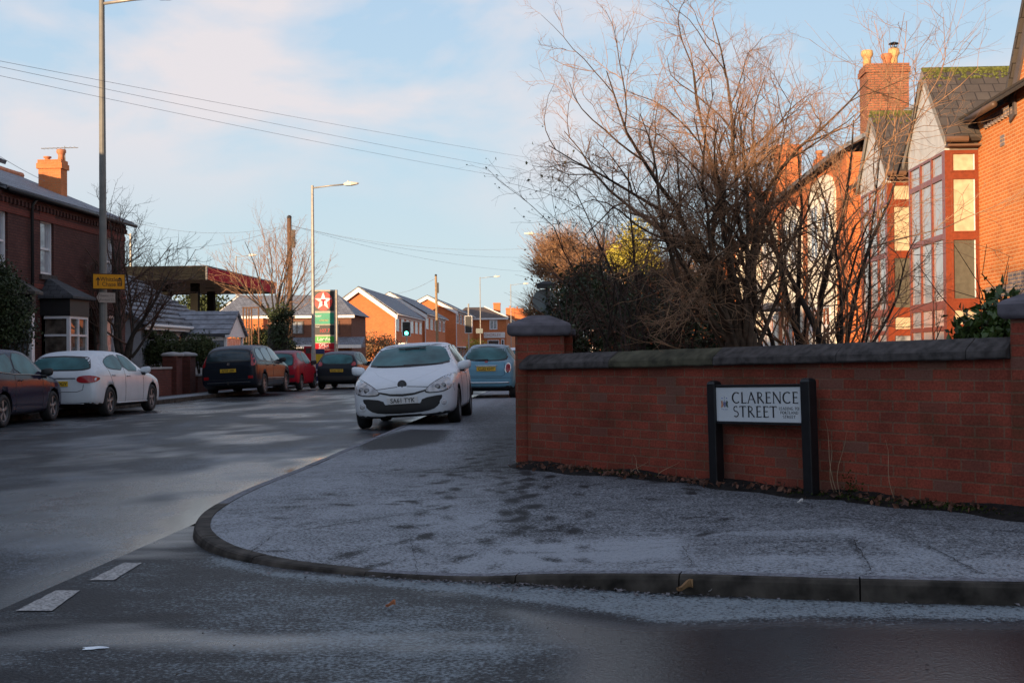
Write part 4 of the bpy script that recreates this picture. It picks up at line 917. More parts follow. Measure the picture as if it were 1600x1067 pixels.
mb = MB(); fb2.prism(mb, [(q0[0]+.02, .1+h*.55), (q0[0]+w*.35, .1+h*.55), (q0[0]+w-.03, .1+h*.84), (q0[0]+.02, .1+h*.84)], .001, .006); mb.build('yellow_field', plain('banner_yellow', (.6, .42, .02), .5), t)
mb = MB(); fb2.prism(mb, [(q0[0]+.02, .1+h*.14), (q1[0]-.02, .1+h*.2), (q1[0]-.02, .1+h*.27), (q0[0]+.02, .1+h*.22)], .001, .006); mb.build('white_stripe', 'white', t)
text_mesh('UK', .3, 'white', t, m4(((q0[0]+q1[0])/2-t.location.x, -.01, .1+h*.4-.1), (1, 0, 0), (0, 0, 1), (0, -1, 0)))
t = thing('red_notice_box', (AY(481, 570, 61)[0], 61, .1), 'red and grey notice board left of the totem, behind the red car', 'sign')
q0 = AY(475, 565, 61); q1 = AY(488.5, 541, 61); f6 = FY(61)
mb = MB(); f6.box(mb, q0[0], q1[0], .1, q1[2], -.15, 0); b_ = mb.build('board', 'red_sign', t)
mb = MB(); f6.box(mb, q0[0]+.09, q1[0]-.09, q1[2]-.34, q1[2]-.08, .001, .01); mb.build('notice', 'coping', t)
# ---- lit gable and long dark-roofed building behind the fuel station
def simple_windows(t, fr, lst, mat='white', glass='glass_mid'):
    for (a0, a1, b0, b1) in lst: window(t, fr, a0, a1, b0, b1, cols=2, rows=(), mat=mat, glass=glass, fw=.09, d0=.005, d1=.06)
YG = 125
q0 = AY(332, 491, YG); q1 = AY(415, 490, YG); qa = AY(373, 463, YG)
t = thing('brick_house', ((q0[0]+q1[0])/2, YG, 0), 'orange sunlit gable end seen under the fuel station canopy', 'house')
gable_house(t, q0[0]+.25, q1[0]-.25, YG, YG+9, q0[2]+.05, qa[2], 'far_brick', 'slate_far', vth=.3)
q = AY(372, 560, YG)
YH = 95
a = AY(352, 462, YH); b = AY(556, 493, YH); c_ = AY(523, 464, YH)
t = thing('brick_house', (b[0]-6, YH, 0), 'long brown brick house with grey hipped roof behind the totem sign', 'house')
hx0, hx1 = AY(418, 500, YH)[0], AY(549, 500, YH)[0]; hz = AY(486, 493, YH)[2]; rz = AY(486, 461, YH+3.25)[2]
mb = MB(); mb.box(hx0, hx1, YH, YH+6.5, -.1, hz); mb.build('wall', 'brown_brick', t)
mb = MB(); o = .35; vs = [(hx0-4, YH-o, hz), (hx1+o, YH-o, hz), (hx1+o, YH+6.5+o, hz), (hx0-4, YH+6.5+o, hz), (hx0-3, YH+3.25, rz), (hx1-1.6, YH+3.25, rz)]
mb.add(vs, [(0, 1, 5, 4), (1, 2, 5), (2, 3, 4, 5), (3, 0, 4), (3, 2, 1, 0)]); mb.build('roof', 'slate_far', t)
mb = MB(); mb.box(hx0-3.9, hx1+o-.05, YH-o-.03, YH-o+.02, hz-.2, hz-.01); mb.build('fascia', 'white_paint', t)
simple_windows(t, FY(YH), [(hx1-2.1, hx1-.9, hz-1.4, hz-.4), (hx1-4.6, hx1-3.6, hz-1.4, hz-.4), (hx0+.3, hx0+1.5, hz-1.4, hz-.4)], mat='brown_roof', glass='glass_mid')
mb = MB(); lz = AY(500, 534, YH-1)[2]; vs = [(hx0+1.5, YH-1.3, lz-.25), (hx1+1.0, YH-1.3, lz-.25), (hx1+1.0, YH-.002, lz+.35), (hx0+1.5, YH-.002, lz+.35), (hx0+1.5, YH-1.3, lz-.45), (hx1+1.0, YH-1.3, lz-.45), (hx1+1, YH-.002, lz-.45), (hx0+1.5, YH-.002, lz-.45)]
mb.hexa(vs[4:]+vs[:4]); mb.build('lean_to_roof', 'slate_far', t)
mb = MB(); mb.box(hx0+1.5, hx1+1.0, YH-1.66, YH-1.605, lz-.48, lz-.24); mb.build('lean_to_fascia', 'white_paint', t)
# ---- three gabled houses beyond the lights
def far_row(Y0, Y1, pxe, pye, pxa, pya, label, nwin, down=True, dark=False):
    e = AY(pxe, pye, Y0); a = AY(pxa, pya, Y0); X1 = e[0]-.35; xm = a[0]; X0 = 2*xm-X1
    t = thing('brick_house', (X1, Y0, 0), label, 'house', group='brick houses with frosty grey roofs beyond the traffic lights')
    gable_house(t, X0, X1, Y0, Y1, e[2]+.1, a[2]-.05, 'far_brick', 'slate_far', over=.35, vth=.42, gut='white_paint', ridge='slate_far')
    n = nwin; st = (Y1-Y0)/n; ze = e[2]
    simple_windows(t, FX(X1), [(Y0+st*k+st*.2, Y0+st*k+st*.75, ze-1.75, ze-.45) for k in range(n)])
    simple_windows(t, FX(X1), [(Y0+st*k+st*.15, Y0+st*k+st*.8, .7, 2.3) for k in range(n)])
    mb = MB(); mb.tube([(X1+.06, Y0+.15, .1), (X1+.06, Y0+.15, ze-.2)], .07, 6); mb.build('drainpipe', 'white', t)
    mb = MB(); mb.box(X1+.01, X1+1.0, Y0+st*.1, Y1-st*.1, 2.45, 2.62); mb.build('door_canopy', 'white_paint', t)
    return t
far_row(124, 146.5, 622, 489, 561, 449, 'largest orange brick gable with white bargeboards, right of the totem sign', 6)
far_row(147.5, 171, 668, 490, 609, 457, 'second brick gable house, half hidden behind the largest gable', 5)
t3 = far_row(176, 206, 716, 485, 668, 462, 'third brick gable house, behind the pale wooden pole', 6)
mb = MB(); 
# ---- corner shop across the end of the street
YS = 208
t = thing('corner_shop', (-13.5, YS, 0), 'orange brick corner shop with brown hipped roof and long white fascia sign', 'shop')
e0 = AY(738, 497, YS); e1 = AY(791, 497, YS); sx0, sx1, sz = e0[0]-3, e1[0], e0[2]
mb = MB(); mb.box(sx0, sx1, YS, YS+9, -.1, sz); mb.build('wall', 'far_brick', t)
rz = AY(758, 480, YS+4.5)[2]; rx = AY(757, 480, YS+4.5)[0]; o = .35
mb = MB(); vs = [(sx0-o, YS-o, sz), (sx1+o, YS-o, sz), (sx1+o, YS+9+o, sz), (sx0-o, YS+9+o, sz), (sx0+1.5, YS+4.5, rz), (rx, YS+4.5, rz)]
mb.add(vs, [(0, 1, 5, 4), (1, 2, 5), (2, 3, 4, 5), (3, 0, 4), (3, 2, 1, 0)]); mb.build('roof', 'brown_roof', t)
mb = MB(); mb.tube([(sx1+o, YS-o, sz+.05), (rx, YS+4.5, rz+.08)], .1, 6); mb.box(sx0-o, sx1+o, YS-o-.06, YS-o, sz-.28, sz-.02); mb.build('fascia', 'white_paint', t)
fs_ = FY(YS)
q0 = AY(756, 528, YS); q1 = AY(789, 519, YS)
mb = MB(); fs_.box(mb, q0[0], q1[0], q0[2], q1[2], .01, .12); sg = mb.build('shop_sign', 'white_paint', t)
mm_ = m4(((q0[0]+q1[0])/2-.3-t.location.x, -.13, (q0[2]+q1[2])/2), (1, 0, 0), (0, 0, 1), (0, -1, 0)); text_mesh('CHORLEY', .62, plain('faded_red', (.4, .2, .18), .6), sg, mm_)
q0 = AY(765, 515, YS); q1 = AY(777, 500, YS); window(t, fs_, q0[0], q1[0], q0[2], q1[2], cols=2, rows=(), fw=.14, d0=.005, d1=.08, glass='glass_mid')
q0 = AY(762, 541, YS); q1 = AY(780, 531, YS); window(t, fs_, q0[0], q1[0], .6, q1[2], cols=1, rows=(), fw=.12, d0=.005, d1=.08, glass='glass', name='shop_window')
q0 = AY(783, 541, YS); q1 = AY(788, 530, YS); window(t, fs_, q0[0], q1[0], .1, q1[2], cols=1, rows=(), fw=.12, d0=.005, d1=.08, glass='glass', name='shop_door')
fx_ = FX(sx1); simple_windows(t, fx_, [(YS+1, YS+3, .6, 3), (YS+5, YS+7, .6, 3), (YS+4.5, YS+6, sz-2.2, sz-.8)])
t = thing('terraced_houses', (sx1, YS+9, 0), 'far terrace with orange chimneys running on behind the corner shop', 'house')
gable_house(t, sx1-8, sx1, YS+9.2, YS+90, sz+.1, sz+2.0, 'far_brick', 'slate_far', over=.2, vth=.25, gut='white_paint')
for k in range(6): simple_windows(t, FX(sx1), [(YS+12+k*12, YS+16+k*12, .7, 2.6), (YS+12+k*12, YS+15+k*12, sz-2.0, sz-.6)])
qq = AY(776, 473, YS+14); chimney(t, qq[0], YS+14.8, 1.2, 1.0, sz, qq[2], 'far_brick', pots=())
for px, py, dy in ((797, 481, 34), (808, 482, 50), (818, 489, 66)):
    qq = AY(px, py, YS+dy); chimney(t, qq[0], YS+dy+.5, 2.6 if dy == 50 else 1.6, 1.0, sz, qq[2], 'far_brick', pots=((0, 'terracotta', .2, .4),))

# ---- right: pair of houses with two-storey rosewood bays
XR = 8.5; XBY = 7.8
def zr_(py, px, X): return AX(px, py, X)[2]
fw_ = FX(XR, -1)
t = thing('semi_detached_house', (XR, 27, 0), 'orange brick house with nearer rosewood bay window and steep gable, right edge of the photo', 'house')
zE = zr_(168, 1576, XR)+.12
mb = MB(); mb.box(XR, XR+.25, 20.2, 31.0, -.1, zE); mb.box(XR+.25, XR+7, 20.2, 20.45, -.1, zE)
fw_.prism(mb, [(20.2, zE+.001), (25.05, zE+.001), (22.62, zE+3.6)], -.25, .0)
mb.box(XR+.251, XR+7, 30.75, 31.0, -.1, zE)
mb.build('wall', 'orange_brick', t)
mb = MB(); fw_.prism(mb, [(24.98, zE-.35), (25.3, zE-.45), (25.3, zE-.05), (22.62, zE+3.95), (22.62, zE+3.55), (25.0, zE+.0)], .003, .05); fw_.prism(mb, [(20.25, zE-.35), (19.95, zE-.45), (19.95, zE-.05), (22.62, zE+3.95), (22.62, zE+3.55), (20.25, zE+.0)], .003, .05); mb.build('bargeboard', plain('dark_verge', (.10, .08, .075), .7), t)
mb = MB(); mb.box(XR-.012, XR-.001, 20.2, 27, zr_(468, 1532, XR), zr_(468, 1532, XR)+.225); mb.box(XR-.012, XR-.001, 20.2, 25.6, zr_(468, 1532, XR)+.226, zr_(468, 1532, XR)+.45); mb.build('brick_band', 'grey_brick', t)
mb = MB(); mb.box(XR-.05, XR-.001, 25.1, 27.0, zE-.17, zE-.1); y = 25.12
while y < 26.9: mb.box(XR-.055, XR-.001, y, y+.1, zE-.30, zE-.171); y += .2
mb.build('dentil_course', 'grey_brick', t)
mb = MB(); q = AX(1567, 219, XR); mb.box(XR-.02, XR-.002, q[1]-.12, q[1]+.12, q[2]-.12, q[2]+.1); mb.build('air_brick', 'grey_brick', t)
mb = MB(); slab(mb, (XR+4.2, 19.9, zE+2.4), (XR-.3, 19.9, zE-.05), (XR-.3, 31.1, zE-.05), (XR+4.2, 31.1, zE+2.4), .12)
slab(mb, (XR-.12, 25.35, zE-.05), (XR+4, 25.35, zE-.05), (XR+4, 22.62, zE+3.97), (XR-.12, 22.62, zE+3.97), .1); slab(mb, (XR+4, 19.85, zE-.05), (XR-.12, 19.85, zE-.05), (XR-.12, 22.62, zE+3.97), (XR+4, 22.62, zE+3.97), .1); mb.build('roof', 'dark_tile', t)
mb = MB(); mb.tube([(XR-.36, 25.2, zE-.1), (XR-.36, 27.0, zE-.1)], .065, 8); mb.build('gutter', plain('brown_gutter', (.10, .06, .04), .5), t, smooth=True)
def bigbay(t, Y0, Yw, zoff=0.0, side_px=None):
    """two-storey square bay: rosewood frames, blinds, grey clad gable towards the road, tiled roof"""
    Y1 = Y0+Yw; X0 = XBY; zT = 5.50+zoff; zS = 2.95; zB = 2.75
    f = FY(Y0); g = FX(X0, -1)
    # corner posts and plinth
    mb = MB(); mb.box(X0+.10, XR-.002, Y0+.10, Y1-.02, -.05, .55); mb.build('bay_plinth', 'orange_brick', t)
    zs = [.56, 1.1, 1.62, 1.98, 2.35, 3.62, 4.93, zT]
    z0_ = zr_(536, 1500, 8.0)
    # side window towards the viewer (four lights one above another)
    W0_, W1_ = X0+.0, XR-.003
    lights = [(.6, 1.95, 'blind'), (2.0, 2.55, 'blind'), (2.62, 3.88, 'panel'), (4.0, 5.00+zoff-.02, 'blind'), (5.0+zoff, zT, 'blind')]
    lights = [(.56, 1.72, 'glass_mid'), (1.74, 2.20, 'skyblind'), (2.32, 3.66, 'panel'), (3.74, 5.02, 'blind'), (5.04, zT, 'blind')]
    mb = MB(); p_ = .13
    mb.box(W0_, W0_+p_, Y0, Y0+.10, .56, zT); mb.box(W1_-.05, W1_, Y0, Y0+.10, .56, zT); mb.box(W0_+p_, W1_-.05, Y0+.002, Y0+.098, .56, .60)
    for (a, b, m) in lights: mb.box(W0_+p_, W1_-.05, Y0+.002, Y0+.098, b-.0, b+.02) if False else None
    bars = [(1.70, 1.80), (2.16, 2.34), (3.64, 3.76), (4.92, 5.04), (zT-.05, zT)]
    for (a, b) in bars: mb.box(W0_+p_, W1_-.05, Y0+.002, Y0+.098, a, b)
    fm = mb.build('side_frame', 'red_frame', t)
    gl = [(.60, 1.70, 'glass_mid'), (1.80, 2.16, 'blind'), (2.34, 3.64, 'panel'), (3.76, 4.92, 'blind'), (5.04, zT-.05, 'blind')]
    for (a, b, m) in gl:
        fr2 = MB(); xa, xb = W0_+p_, W1_-.05; e = .032
        f.box(fr2, xa, xa+e, a, b, -.03, .012); f.box(fr2, xb-e, xb, a, b, -.03, .012); f.box(fr2, xa+e, xb-e, a, a+e, -.03, .012); f.box(fr2, xa+e, xb-e, b-e, b, -.03, .012)
        fr2.build('casement', 'red_frame', t)
        pn = MB(); f.box(pn, xa+e, xb-e, a+e, b-e, -.045, -.035); pn.build('pane', m, fm)
        # bright bead on one edge of the light
        bd = MB(); f.box(bd, xb-e-.022, xb-e-.001, a+e+.01, b-e-.01, -.02, .006); bd.build('bead', 'white', fm)
    # front towards the road: three lights per storey
    mb = MB(); g0, g1 = Y0+.101, Y1
    for k in range(4):
        c = g0+.06+(g1-g0-.12)*k/3; hw = .06 if k in (0, 3) else .045; g.box(mb, c-hw, c+hw, .56, zT, -.09, .0)
    for (a, b) in [(.56, .62)] + bars:
        for k in range(3):
            c0 = g0+.06+(g1-g0-.12)*k/3+.062; c1 = g0+.06+(g1-g0-.12)*(k+1)/3-.062; g.box(mb, c0, c1, a, b, -.088, -.002)
    fm2 = mb.build('front_frame', 'red_frame', t)
    for k in range(3):
        c0 = g0+.06+(g1-g0-.12)*k/3+.04; c1 = g0+.06+(g1-g0-.12)*(k+1)/3-.04
        for (a, b, m) in gl:
            pn = MB(); g.box(pn, c0, c1, a, b, -.05, -.04); pn.build('pane', 'skyglass', fm2)
    mb = MB(); mb.box(X0+.12, XR-.004, Y0+.13, Y1-.03, .56, zT); mb.build('interior', 'blind', t)
    # clad gable facing the road, band above side window
    zg = zT+.42; ym = (Y0+Y1)/2; o = .18; za = 7.42+zoff
    mb = MB(); g.prism(mb, [(Y0-.0, zT+.002), (Y1+.0, zT+.002), (Y1+.0, zg), (ym, za), (Y0-.0, zg)], -.10, .0); mb.build('gable_cladding', 'clad', t)
    mb = MB(); f.box(mb, X0+.003, XR-.003, zT+.002, zg-.06, -.1, -.001); mb.build('band_cladding', plain('olive_cladding', (.19, .175, .145), .7), t)
    mb = MB(); oo = .26; dz = (za-zg)/(ym-Y0); zo = zg-oo*dz
    slab(mb, (X0-.06, Y0-oo, zo+.08), (XR+3.5, Y0-oo, zo+.08), (XR+3.5, ym, za+.1), (X0-.06, ym, za+.1), .1); slab(mb, (XR+3.5, Y1+oo, zo+.08), (X0-.06, Y1+oo, zo+.08), (X0-.06, ym, za+.1), (XR+3.5, ym, za+.1), .1)
    r = mb.build('bay_roof', 'dark_tile', t)
    mb = MB(); n = 60
    for k in range(260): x = X0+NR.uniform(-.1, 3.6); d = abs(NR.normal(0, .14)); sgn = -1 if NR.rand() < .75 else 1; mb.lathe((x, ym+sgn*d, za+.09-d*dz), (0, 0, 1), [(-.02, .045), (.012+NR.uniform(0, .02), .03), (.03, .008)], 5)
    mb.tube([(X0-.06, ym, za+.09), (XR+3.5, ym, za+.09)], .07, 8); mb.build('ridge_moss', 'mossroof', r)
    mb = MB(); fg = g
    for s in (-1, 1):
        ye = ym+s*(ym-Y0+oo); fg.prism(mb, [(ye, zo-.08), (ye, zo+.08), (ym, za+.1), (ym, za-.08)], .04, .075)
    mb.build('bargeboard', plain('grey_verge', (.22, .2, .18), .7), t)
    mb = MB(); mb.tube([(X0-.06, Y0-oo-.05, zo+.03), (XR-.3, Y0-oo-.05, zo+.03)], .065, 8); mb.box(X0, XR, Y0-oo+.02, Y0-.001, zo-.10, zo-.06); mb.build('gutter', plain('brown_gutter2', (.14, .075, .045), .5), t)
yA = AX(1478, 400, XBY)[1]
bigbay(t, yA, AX(1421, 400, XBY)[1]-yA)
t = thing('semi_detached_house', (XR, 31.2, 0), 'orange brick house with the farther rosewood bay window and tall brick chimney', 'house')
mb = MB(); mb.box(XR, XR+7, 31.05, 38.5, -.1, zE); mb.build('wall', 'orange_brick', t)
mb = MB(); mb.box(XR-.012, XR-.001, 35.4, 38.5, 2.85, 3.3); mb.build('brick_band', 'grey_brick', t)
mb = MB(); slab(mb, (XR+3.5, 31.1, zE+1.9), (XR-.3, 31.1, zE-.05), (XR-.3, 38.6, zE-.05), (XR+3.5, 38.6, zE+1.9), .12); slab(mb, (XR+7.3, 31.1, zE-.05), (XR+3.5, 31.1, zE+1.9), (XR+3.5, 38.6, zE+1.9), (XR+7.3, 38.6, zE-.05), .12); mb.build('roof', 'dark_tile', t)
yB = AX(1387, 420, XBY)[1]
bigbay(t, yB, AX(1346, 420, XBY)[1]-yB)
Yc = 40.6; q0 = AY(1353, 190, Yc); q1 = AY(1423, 98, Yc)
c = chimney(t, (q0[0]+q1[0])/2, Yc+.55, q1[0]-q0[0]-.1, 1.0, zE, q1[2], 'chimney_brick', pots=((-.52, 'buffpot', .17, .52), (.1, 'terracotta', .17, .40), (.32, 'buffpot', .16, .56)))
mb = MB(); qx = (q0[0]+q1[0])/2+.32; mb.cyl((qx, Yc+.55, q1[2]+.56), (qx, Yc+.55, q1[2]+.62), .1, .1); mb.lathe((qx, Yc+.55, q1[2]+.72), (0, 0, 1), [(0, .17), (.03, .14), (.07, .02)], 12)
for k in range(4): a_ = k*PI/2; mb.tube([(qx+.09*math.cos(a_), Yc+.55+.09*math.sin(a_), q1[2]+.6), (qx+.11*math.cos(a_), Yc+.55+.11*math.sin(a_), q1[2]+.74)], .012, 4)
mb.build('cowl', 'black', c)
# ---- farther along: big cream-fronted houses glimpsed through the trees
t = thing('rendered_house', (XR, 40, 0), 'tall cream rendered house with orange brick under its eaves, seen through the bare branches', 'house')
XC = 8.2
yc0, yc1 = 39.0, 57.0; zC = AX(1325, 236, XC)[2]
fc = FX(XC, -1)
mb = MB(); mb.box(XC, XC+8, yc0, yc1, -.1, zC); mb.build('wall', 'far_brick', t)
mb = MB()
for (a, b, zz) in ((40.6, 45.3, zC-.9), (46.6, 51, zC-1.2), (52.2, 56.3, zC-1.2)):
    n = 10; arcp = [(a+(b-a)*k/n, zz+.7*math.sqrt(max(0, 1-((k/n-.5)*2)**2))) for k in range(n+1)]
    fc.prism(mb, [(b, -.05), (a, -.05)]+arcp, .002, .06)
mb.build('cream_front', 'render', t)
for (a, b) in ((41.3, 42.6), (43.2, 44.5), (47.3, 48.6), (49.2, 50.3), (53, 54), (54.7, 55.6)):
    window(t, fc, a, b, 4.4, 6.2, cols=2, rows=(.35,), fw=.1, d0=.065, d1=.11, glass='glass_mid'); window(t, fc, a, b, .9, 2.8, cols=2, rows=(.35,), fw=.1, d0=.065, d1=.11, glass='glass')
mb = MB(); slab(mb, (XC+4, yc0, zC+2.4), (XC-.3, yc0, zC-.02), (XC-.3, yc1, zC-.02), (XC+4, yc1, zC+2.4), .12); slab(mb, (XC+8.3, yc0, zC-.02), (XC+4, yc0, zC+2.4), (XC+4, yc1, zC+2.4), (XC+8.3, yc1, zC-.02), .12); mb.build('roof', 'slate_far', t)
mb = MB(); mb.box(XC-1.2, XC-.001, 46.9, 51.2, 2.9, 3.1); mb.build('porch_roof', 'slate_far', t)
for px, py, wpx, Y in ((1233, 226, 42, 57.5), (1190, 299, 36, 68), (1284, 245, 14, 50)):
    q0 = AY(px-wpx/2, py, Y); q1 = AY(px+wpx/2, py, Y); chimney(t, (q0[0]+q1[0])/2, Y+.5, q1[0]-q0[0]-.1, .9, 5, q0[2], 'far_brick', pots=((0, 'terracotta', .14, .3),))
t = thing('brick_house', (XR, 59, 0), 'distant red brick house with cream gable front, left of the cream rendered house', 'house')
a = AY(1122, 402, 62); b = AY(1180, 352, 62)
X0_, X1_ = AY(1128, 500, 62)[0], AY(1205, 500, 62)[0]
xm_ = X1_; 
mb = MB(); f7 = FY(62); f7.prism(mb, [(X0_, -.1), (X1_+3, -.1), (X1_+3, b[2]), (b[0]+.6, b[2]+.3), (X0_, AY(1128, 400, 62)[2])], -9, 0); mb.build('wall', 'far_brick', t)
mb = MB(); P = AY(1150, 392, 62); f7.prism(mb, [(P[0], .0), (X1_, 0), (X1_, b[2]-.5), (P[0], P[2])], .002, .05); mb.build('cream_front', 'render', t)
mb = MB(); slab(mb, (X0_-.3, 61.7, AY(1122, 406, 62)[2]), (b[0]+.9, 61.7, b[2]+.5), (b[0]+.9, 71, b[2]+.5), (X0_-.3, 71, AY(1122, 406, 62)[2]), .14); mb.build('roof', 'slate_far', t)
window(t, f7, P[0]-.9, P[0]-.2, 3.4, 4.6, cols=1, rows=(.4,), fw=.09, d0=.004, d1=.06, glass='glass_mid')
window(t, f7, P[0]+.3, P[0]+1.3, 3.2, 4.6, cols=2, rows=(.4,), fw=.09, d0=.055, d1=.1, glass='glass_mid'); window(t, f7, P[0]+.2, P[0]+1.3, .9, 2.4, cols=2, rows=(.4,), fw=.09, d0=.055, d1=.1, glass='glass_mid')
t = thing('terraced_houses', (1.5, 72, 0), 'low brick terrace standing behind the brown hedge, hidden from the road corner', 'house')  # unseen terrace added so the parked cars mirror sunlit brick
gable_house(t, 1.5, 8.0, 72, 190, 4.7, 6.4, 'far_brick', 'slate_far', over=.2, vth=.2)
for k in range(14): simple_windows(t, FX(1.5, -1), [(74+k*8, 75.3+k*8, .9, 2.2), (74+k*8, 75.3+k*8, 3.1, 4.3)])
# ---- low walls and gate pillars of the left gardens
def gwall(x, y0, y1, z1, label, cop='coping'):
    t = thing('garden_wall', (x, (y0+y1)/2, 0), label, 'wall'); mb = MB(); mb.box(x-.22, x, y0, y1, -.02, z1-.06); mb.build('brickwork', 'garden_brick', t)
    mb = MB(); mb.box(x-.25, x+.03, y0, y1, z1-.059, z1); mb.build('coping', cop, t)
XW = -12.68
yw = lambda px: AX(px, 600, XW)[1]
pals = plain('pale_coping', (.30, .29, .29), .8)
gwall(XW, 24, yw(268), 1.0, 'long low brick garden wall running behind the white and purple cars', cop=pals)
gwall(XW, yw(309), yw(341), .72, 'short low brick garden wall with pale coping, left of the dark people carrier', cop=pals)
gwall(XW, yw(342), 58, .72, 'low garden wall hidden behind the dark people carrier and red car', cop=pals)
for px, lab in ((279, 'left one of two brick gate pillars with pale domed caps, before the bungalow'), (300, 'right one of two brick gate pillars with pale domed caps, before the bungalow')):
    y = yw(px); t = thing('gate_pillar', (XW-.15, y, 0), lab, 'pillar', group='gate pillars before the bungalow'); mb = MB(); mb.box(XW-.42, XW+.03, y-.3, y+.3, 0, 1.33); mb.build('shaft', 'garden_brick', t)
    mb = MB(); mb.lathe((XW-.19, y, 1.331), (0, 0, 1), [(0, .36), (.06, .37), (.1, .3), (.14, .05)], 16); mb.build('cap', pals, t, smooth=True)
# ================================================================== STREET FURNITURE
def lamp(px, py_top, Y, label, arm=(1, 0), armlen=1.45, mat='galv', X=None, head=True, r=.085, hz=None):
    q = AY(px, py_top, Y) if X is None else (X, Y, hz)
    x, z = q[0], q[2]
    t = thing('street_lamp', (x, Y, 0), label, 'street lamp', group='street lamps along the main road')
    mb = MB(); mb.cyl((x, Y, 0), (x, Y, 1.6), r*1.25, r*1.2, 12); mb.cyl((x, Y, 1.6), (x, Y, 6), r, r*.9, 12); mb.cyl((x, Y, 6), (x, Y, z), r*.9, r*.72, 12); mb.build('column', mat, t, smooth=False)
    ax, ay = arm
    mb = MB(); mb.tube([(x, Y, z-.12), (x+ax*armlen*.6, Y+ay*armlen*.6, z-.02), (x+ax*armlen, Y+ay*armlen, z+.02)], r*.42, 8); a = mb.build('arm', 'galv', t, smooth=True)
    mb = MB(); P = []
    hx, hy = x+ax*armlen, Y+ay*armlen
    for k, (d, w, h) in enumerate(((0, .05, .04), (.1, .12, .09), (.35, .15, .10), (.62, .10, .05), (.7, .03, .02))):
        for s1, s2 in ((-1, -1), (1, -1), (1, 1), (-1, 1)): P.append((hx+ax*d-ay*w*s1, hy+ay*d+ax*w*s1, z+.03+.04*k/4+h*s2*.8))
    fs = [(i*4+j, i*4+(j+1) % 4, (i+1)*4+(j+1) % 4, (i+1)*4+j) for i in range(4) for j in range(4)]+[(3, 2, 1, 0), (16, 17, 18, 19)]
    mb.add(P, fs); mb.cyl((hx+ax*.2, hy+ay*.2, z+.12), (hx+ax*.2, hy+ay*.2, z+.2), .035, .03, 8); mb.build('lamp_head', plain('lamp_head_grey', (.6, .55, .48), .5), t, bevel=.01)
    return t
L1Y = 33.3; L1X = AY(161, 400, L1Y)[0]
l1 = lamp(0, 0, L1Y, 'nearest tall street lamp, carrying the orange diversion sign, beside the white car', X=L1X, hz=10.8, r=.10, mat=plain('weathered_column', (.16, .155, .14), .6))
lamp(488, 290, 58, 'full-height grey street lamp standing left of the totem sign')
lamp(750, 433, 134, 'distant slim street lamp above the corner shop roof, arm to the right', r=.055)
lamp(798, 444, 150, 'most distant slim street lamp just left of the brown leaves', mat='galv', r=.055)
lamp(369, 400, 100, 'slim street lamp rising behind the fuel station canopy', armlen=1.0, r=.055)
lamp(852, 366, 84, 'street lamp hidden in the brown leaved hedge, only its head showing', arm=(-1, 0), armlen=.7)
lamp(204, 365, 70, 'small pale lamp column right of the dark terrace corner', arm=(-1, 0), armlen=.4)
# signs on the first lamp column
YSG = L1Y-.14
a = AY(146, 451, YSG); b = AY(195, 429, YSG)
t = thing('diversion_sign', ((a[0]+b[0])/2, YSG, (a[2]+b[2])/2), 'orange temporary road sign reading Whittle Chase with an arrow, on the lamp column', 'road sign')
tilt = -.035
fs_ = Fr(t.location, (1, 0, tilt), (0, 0, 1), (0, -1, 0)); w = (b[0]-a[0])/2; h = .19
mb = MB(); fs_.box(mb, -w, w, -h, h, 0, .015); bd = mb.build('board', 'sign_orange', t)
mb = MB(); fs_.box(mb, -w-.012, w+.012, h, h+.015, -.004, .02); fs_.box(mb, -w-.012, w+.012, -h-.015, -h, -.004, .02); fs_.box(mb, -w-.013, -w, -h, h, -.004, .02); fs_.box(mb, w, w+.013, -h, h, -.004, .02); mb.build('border', 'black', t)
for s, dz in (('Whittle', .055), ('Chase', -.075)): text_mesh(s, .15, 'letters', t, m4((-.0, -.017, dz), (1, 0, tilt), (0, 0, 1), (0, -1, 0)), extrude=.001)
mb = MB(); fs_.prism(mb, [(-w+.13, .12), (-w+.075, .045), (-w+.075, .02), (-w+.115, .05), (-w+.115, -.11), (-w+.145, -.11), (-w+.145, .05), (-w+.185, .02), (-w+.185, .045)], .016, .019)
fs_.prism(mb, [(w-.2, .05), (w-.13, .12), (w-.06, .05)], .016, .019); fs_.box(mb, w-.19, w-.07, -.11, .035, .016, .019); mb.build('symbols', 'letters', t)
mb = MB(); fs_.box(mb, w-.17, w-.135, -.03, .01, .0195, .021); fs_.box(mb, w-.12, w-.09, -.03, .01, .0195, .021); fs_.box(mb, w-.17, w-.09, -.08, -.06, .0195, .021); mb.build('symbol_window', 'sign_orange', t)
a = AY(151, 474, YSG); b = AY(180, 456, YSG)
t = thing('finger_post_sign', ((a[0]+b[0])/2, YSG, (a[2]+b[2])/2), 'small cream arrow-ended direction sign under the orange sign', 'road sign')
fs_ = Fr(t.location, (1, 0, tilt), (0, 0, 1), (0, -1, 0)); w = (b[0]-a[0])/2; h = .13
mb = MB(); fs_.prism(mb, [(-w, 0), (-w+.07, -h), (w, -h), (w, h), (-w+.07, h)], 0, .012); mb.build('board', plain('cream_sign', (.42, .33, .27), .6), t)
mb = MB()
for s in (1, -1): fs_.prism(mb, [(-w+.035, 0), (-w+.085, s*h*.85), (-w+.1, s*h*.85), (-w+.05, 0)], .013, .015)
mb.build('chevron', plain('sign_brown', (.12, .06, .05), .6), t)
for s, dz in (('Euxton  1\u00be', .05), ('Runshaw 2\u00bd', -.06)): text_mesh(s, .075, plain('sign_ink', (.12, .1, .1), .6), t, m4((.04, -.014, dz), (1, 0, tilt), (0, 0, 1), (0, -1, 0)), extrude=.001)
